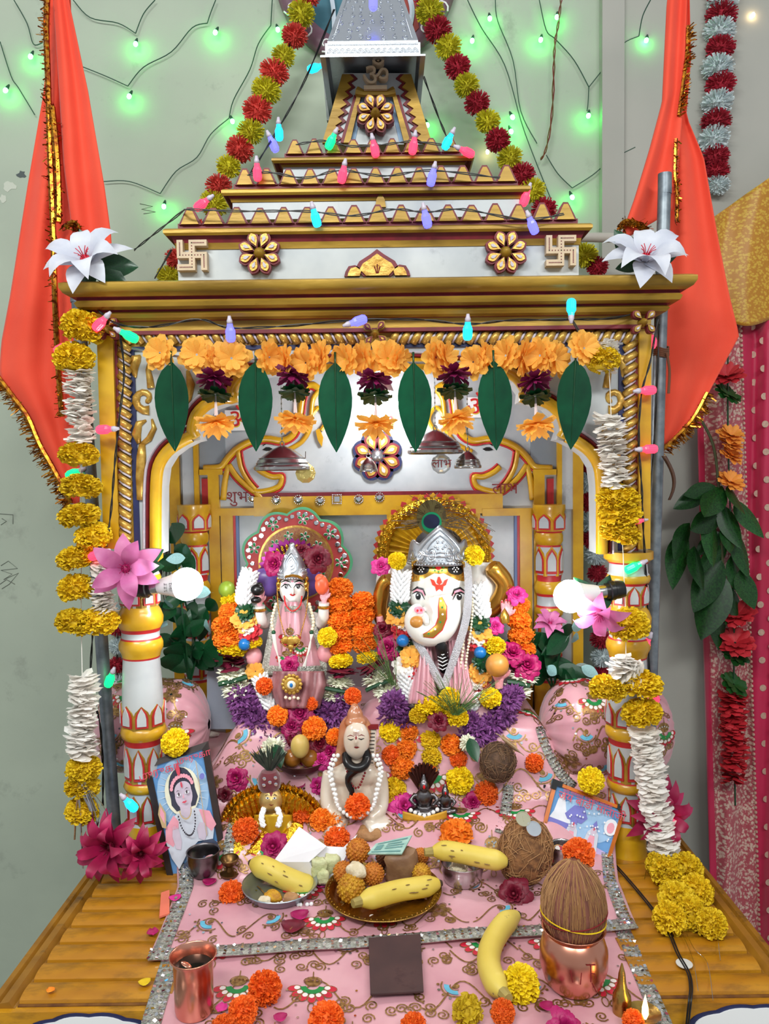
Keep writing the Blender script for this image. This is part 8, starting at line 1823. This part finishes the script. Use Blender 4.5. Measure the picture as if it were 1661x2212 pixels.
for i, (x, y, m) in enumerate(((1130,1769,mat('coin_gold', (190, 186, 160), .3, metal=.9)),(1153,1790,mat('coin_steel', (206, 212, 218), .25, metal=.95)))):
    c = P(x, y, 1.262 if i == 0 else 1.252); F = facing(Vector((.1,-.75,.75))); t = thing('coin', ['yellowish coin on the coconut, upper one', 'silvery coin on the coconut, lower one'][i], 'coin', c, 'coins on the coconut'); MB().lathe([(.0125,-.0008),(.0128,0),(.0125,.0008),(.0112,.0008),(.0110,.0003),(0,.0003)], c, n=24, rot=F).build('coin_disc', m, t, smooth=False); text_mesh(['1','2'][i], 'numeral', c + F @ Vector((0,0,.0006)), .012, F, m.name, t, .0004)
mb = MB(); mb.grid(lambda u, v: P(1074+58*v+10*(u-.5)*(1-v), 1586+46*v+16*(u-.5)*math.sin(PI*min(1,v+.1)), 1.405-.012*math.sin(PI*u)+.01*math.sin(5*v)), 5, 10); tag(mb.build('dry_leaf', mat('dry_leaf', (176, 156, 120), .7, rgb2=(140, 112, 78), vscale=20), thick=.0012), 'dry curled beige leaf leaning on the small dark coconut', 'leaf')
# copper pot with upright coconut
LP = PZ(1262,2186,LZ+.006); lc = Vector((LP.x, 1.03, LZ+.006))
lo_ = thing('copper_pot', 'round copper water pot holding an upright coconut', 'pot', lc); kk = 1.0
mb = MB(); mb.lathe([(.0,.001),(.034,.001),(.040,.010),(.0455,.030),(.0455,.052),(.041,.066),(.036,.072),(.0375,.078),(.0435,.0815)], lc, n=40, cap=False); mb.build('pot_body', 'copper', lo_, smooth=50, thick=.0014)
mb = MB()
for pts in ([(0,.018),(0,-.006)],[(-.008,.018),(.008,.016)],[(0,.006),(.007,.004),(.009,-.003)],[(.002,-.008),(.006,-.014),(.010,-.022)],[(-.016,.008),(-.018,-.008)],[(-.034,.010),(-.030,-.006)]): mb.tube([lc + Vector((x*.8+.012, -math.sqrt(max(0,.0462**2-(x*.8+.012)**2)), .038+z)) for x, z in pts], .0007, n=5)
mb.build('red_painted_marks', 'dark_red', lo_)['kind'] = 'stuff'
t = thing('coconut', 'upright red-brown combed coconut standing in the copper pot', 'coconut', lc + Vector((0,0,.06)), 'coconuts')
prof = [(.010,-.010),(.034,.002),(.0425,.022),(.0440,.042),(.0405,.063),(.032,.081),(.021,.094),(.012,.101),(.005,.105),(0,.106)]
mb = MB(); mb.lathe(prof, lc + Vector((0,0,.072)), n=36); mb.build('husk', 'coir_red', t)
random.seed(9); mb = MB()
def prad(z):
    for (r0, z0), (r1, z1) in zip(prof, prof[1:]):
        if z <= z1: return r0 + (r1-r0)*(z-z0)/(z1-z0)
    return 0
for i in range(420):
    a = rnd(0, 2*PI); z0 = rnd(0,.07); z1 = min(.105, z0+rnd(.03,.06)); pts = []
    for k in range(5): z = z0+(z1-z0)*k/4; r = prad(z)+.0005+rnd(0,.0006); aa = a + rnd(-.02,.02); pts.append(lc + Vector((r*math.cos(aa), r*math.sin(aa), .072+z)))
    mb.tube(pts, .0005, n=3, cap=False)
mb.build('combed_fibres', mat('coir_fib', (166, 104, 84), .8), t, fix=False)['kind'] = 'stuff'
for (z0, amp, m, nm) in ((.030,.006,'dark_red','red_thread'),(.026,-.006,'mar_y','yellow_thread')):
    mb = MB(); mb.tube([lc + Vector(((prad(z0+amp*math.cos(a))+.0016)*math.cos(a), (prad(z0+amp*math.cos(a))+.0016)*math.sin(a), .072+z0+amp*math.cos(a))) for a in [2*PI*i/40 for i in range(41)]], .0009, n=5); mb.build(nm, m, t)
cc2 = Vector((xpx(418, .985, 2110), .985, LZ+.006)); vessel('copper_cup', 'tall copper cup of dark water with flared rim on the cloth', 'cup', cc2, [(0,.001),(.0235,.001),(.0245,.006),(.025,.05),(.0258,.070),(.030,.076),(.0305,.0775)], 'copper')
mb = MB(); mb.lathe([(.0,.0),(.0245,.0)], cc2 + Vector((0,0,.062)), n=30, cap=False); tag(mb.build('cup_water', mat('dark_water', (30, 26, 22), .05)), 'dark water filling the tall copper cup', 'water')
mb = MB(); mb.ell(cc2 + Vector((-.008,-.004,.066)), (.008,.005,.0015), Euler((0,.5,0)).to_matrix(), n=12, k=6); mb.tube([cc2 + Vector((-.006,-.002,.066)), cc2 + Vector((.010,.006,.03))], .0012, n=6); tag(mb.build('ritual_spoon', 'copper'), 'small copper spoon dipped in the tall cup', 'spoon')
# slate, paper, note
q = [land(x, y, .0065) for x, y in ((796,2030),(908,2022),(915,2146),(800,2152))]
mb = MB(); mb.prism([p + Vector((0,0,.004)) for p in q], (0,0,-.004)); o = mb.build('slate', 'slate', smooth=False); bv = o.modifiers.new('edge','BEVEL'); bv.width = .0012; bv.segments = 2; tag(o, 'dark maroon-brown slate lying on the pink cloth', 'slate')
pp = [PZ(x, y, LZ+h) for x, y, h in ((592,1860,.035),(648,1784,.075),(706,1832,.06),(690,1906,.02),(660,1880,.03))]
t = thing('paper_cone', 'folded white paper holding pale green sweets', 'paper', PZ(690,1915,LZ+.012))
def fold(pts, nm): 
    mb = MB(); mb.add(pts, [list(range(len(pts)))]); mb.build(nm, 'paper', t, smooth=False, thick=.0008)
fold([PZ(590,1862,LZ+.040), PZ(646,1786,LZ+.078), PZ(706,1828,LZ+.066), PZ(668,1862,LZ+.052)], 'paper_flap'); fold([PZ(590,1862,LZ+.040), PZ(668,1862,LZ+.052), PZ(694,1912,LZ+.014), PZ(640,1882,LZ+.03)], 'paper_fold'); fold([PZ(694,1914,LZ+.012), PZ(742,1830,LZ+.062), PZ(772,1802,LZ+.080), PZ(716,1910,LZ+.016)], 'paper_wing'); fold([PZ(694,1912,LZ+.013), PZ(668,1862,LZ+.050), PZ(706,1828,LZ+.060), PZ(742,1830,LZ+.060)], 'paper_back')
for i, (x, y, r) in enumerate(((690,1868,.014),(718,1862,.014),(700,1888,.010))): lump('barfi', ['pale green sweet in the paper, upper piece', 'pale green sweet in the paper against its wing', 'pale green sweet at the bottom of the paper fold'][i], PZ(x, y, LZ+.040-.008*(i == 2)) + Vector((0,-.008,0)), (r, r*.8, r*1.1), 'barfi', 20+i, 'pale green sweets', True)
qa = [(793,1842,.078),(880,1800,.086),(890,1806,.084),(866,1842,.080)]; n4 = [PZ(x, y, cb.z+h-.012) for x, y, h in ((794,1844,.074),(812,1822,.080),(890,1804,.084),(868,1844,.074))]
t = thing('bank_note', 'folded pale green bank note lying on the jaggery block', 'bank note', n4[0]); mb = MB(); mb.prism(n4, (0,.001,-.0025)); mb.build('note_paper', mat('note', (166, 196, 184), .7, rgb2=(140, 176, 164), vscale=60), t, smooth=False)
nn = (n4[3]-n4[0]).cross(n4[1]-n4[0]).normalized(); nn = nn if nn.z > 0 else -nn; mb = MB()
for a, b, c_, d in ((.08,.10,.92,.18),(.08,.82,.92,.90),(.1,.3,.3,.7),(.4,.35,.9,.42),(.4,.5,.9,.57),(.4,.65,.8,.72)): mb.add([n4[0].lerp(n4[3],s).lerp(n4[1].lerp(n4[2],s),u) + nn*.0007 for s, u in ((a,b),(c_,b),(c_,d),(a,d))], [(0,1,2,3)])
mb.build('note_print', mat('note_ink', (96, 140, 136), .7), t, smooth=False)['kind'] = 'stuff'
# small brass things
c = land(500, 1896) + Vector((-.004,.006,.003)); t = thing('brass_censer', 'small brass incense holder behind the orange marigold near the steel plate', 'incense holder', c); MB().lathe([(.016,0),(.017,.003),(.006,.006),(.004,.014),(.012,.020),(.016,.028),(.015,.030)], c, n=20, cap=False).build('stand', mat('old_brass', (120, 88, 50), .35, metal=.9, var=.3), t, thick=.001)
c = Vector((xpx(1338, .985, 2180), .975, LZ+.004)); t = thing('brass_cone', 'slim pointed brass incense cone holder beside the copper pot', 'incense holder', c); MB().lathe([(.012,0),(.0125,.012),(.0115,.024),(.008,.030),(.0055,.040),(.0045,.052),(.001,.066)], c, n=20).build('cone_body', 'brass', t, smooth=35)
c = Vector((xpx(1390, .955, 2205), .955, LZ+.004)); t = thing('oil_lamp', 'small brass oil lamp burning at the bottom edge beside the copper pot', 'lamp', c); MB().lathe([(.010,0),(.012,.002),(.018,.010),(.022,.014),(.020,.013),(0,.006)], c, n=24, cap=False).build('lamp_bowl', 'brass', t); MB().lathe([(.0015,.0),(.0042,.007),(.0040,.014),(.002,.024),(0,.032)], c + Vector((-.002,-.012,.014)), n=12).build('flame', mat('flame', (255, 190, 90), .5, emit=14, ecol=(255, 196, 110)), t)
lime = ball('lime', 'green lime wedged beside the orange marigolds near the inner pillar', 'lime', P(490,1273,1.60), .0175, mat('lime', (150, 176, 56), .35, var=.15), None, 0)
# tab, cable, scraps
q = [PZ(344,1980,LZ+.012), PZ(348,1928,LZ+.012), PZ(366,1922,LZ+.014), PZ(366,1972,LZ+.014)]; tag(MB().prism(q, (0,0,-.003)).build('orange_cloth_tab', mat('tab', (226, 116, 90), .8, var=.15), smooth=False), 'orange cloth corner peeping from under the pink cloth', 'cloth')
mb = MB()
for dx in (0, 5): mb.tube(smoothpath([PZ(x+dx, y, LZ+.010) for x, y in ((1320,1862),(1356,1902),(1400,1955),(1440,2010),(1462,2060),(1484,2100),(1490,2132))] + [PZ(1488+dx,2160,LZ+.008), P(1484+dx,2196,.990), P(1478+dx,2260,.988)], 6), .0013, n=6)
tag(mb.build('black_cable', 'black_wire'), 'black twin electric cable crossing the yellow ledge', 'cable')
tag(MB().lathe([(.0115,0),(.0115,.0008)], PZ(1478,2082,LZ+.009), n=20).build('paper_disc', mat('dull_white', (206,204,196), .7, var=.1)), 'round white paper disc stuck on the yellow ledge', 'paper'); random.seed(77)
cq = PZ(1350,1994,LZ+.010); tag(MB().prism([cq + Vector((.011*rnd(.6,1.1)*math.cos(2*PI*i/9), .013*rnd(.6,1.1)*math.sin(2*PI*i/9), rnd(0,.003))) for i in range(9)], (0,0,-.001)).build('paper_scrap', 'dull_white', smooth=False), 'torn white paper scrap beside the upright coconut', 'paper')
mb = MB(); random.seed(78)
for pts in ([(1490,1985),(1520,2006),(1548,2026)],[(1480,2010),(1500,2050),(1528,2080),(1540,2160)],[(1470,2010),(1496,2070),(1508,2140)],[(1548,2000),(1552,2040),(1556,2075)],[(1400,1865),(1396,1880),(1392,1900)]): mb.tube(smoothpath([PZ(x, y, LZ+.011) for x, y in pts],4), 1.0, n=4, flat=(.0008,.0003,(.3,-1,.4)))
tag(mb.build('tinsel_strand', 'tinsel_silver', smooth=False), 'silver tinsel strands trailing over the yellow ledge by the marigold pile', 'tinsel', kind='stuff')
# tinsel and grass on the offerings
mb = MB(); random.seed(79)
for i in range(60):
    b = P(985+rnd(-8,8), 1545, 1.45); a = rnd(-.9,.9); L_ = rnd(.05,.12); tip = b + Vector((L_*math.sin(a), rnd(-.03,.0), L_*math.cos(a)*.8)); mb.tube([b, b.lerp(tip,.5)+Vector((0,-.008,.005)), tip], .0005, n=3, cap=False)
for i in range(24):
    b = P(850+rnd(-6,6), 1480, 1.49); a = rnd(-.9,.1); L_ = rnd(.06,.13); tip = b + Vector((L_*math.sin(a), rnd(-.03,0), L_*math.cos(a))); mb.tube([b, b.lerp(tip,.5)+Vector((.004,-.006,0)), tip], .0005, n=3, cap=False)
tag(mb.build('durva_grass', mat('grass_green', (84, 120, 60), .6), smooth=False, fix=False), 'thin green grass blades stuck between the idol flowers', 'grass', kind='stuff')
mb = MB(); mb.grid(lambda u, v: P(1434+22*math.sin(2.6*v)+10*(u-.5)*(1-.5*v), 985+95*v, 1.425-.006*math.sin(PI*u)), 4, 10); tag(mb.build('withered_leaf', mat('withered', (92, 62, 46), .7, var=.3), thick=.001), 'withered brown leaf dangling from the steel flag pole', 'leaf')
mb = MB()
for k in range(5): mb.tube([P(1428+16*math.cos(a*PI/6), 752+4*k+3*math.sin(a), 1.445-.014*math.sin(a*PI/6)) for a in range(13)], .0018, n=5)
mb.tube(pxpath([(1440,762),(1446,800),(1444,850)], 1.428), .0024, n=6); tag(mb.build('tie_string', mat('coir_string', (104, 66, 44), .8)), 'brown string knotted round the steel flag pole', 'string')
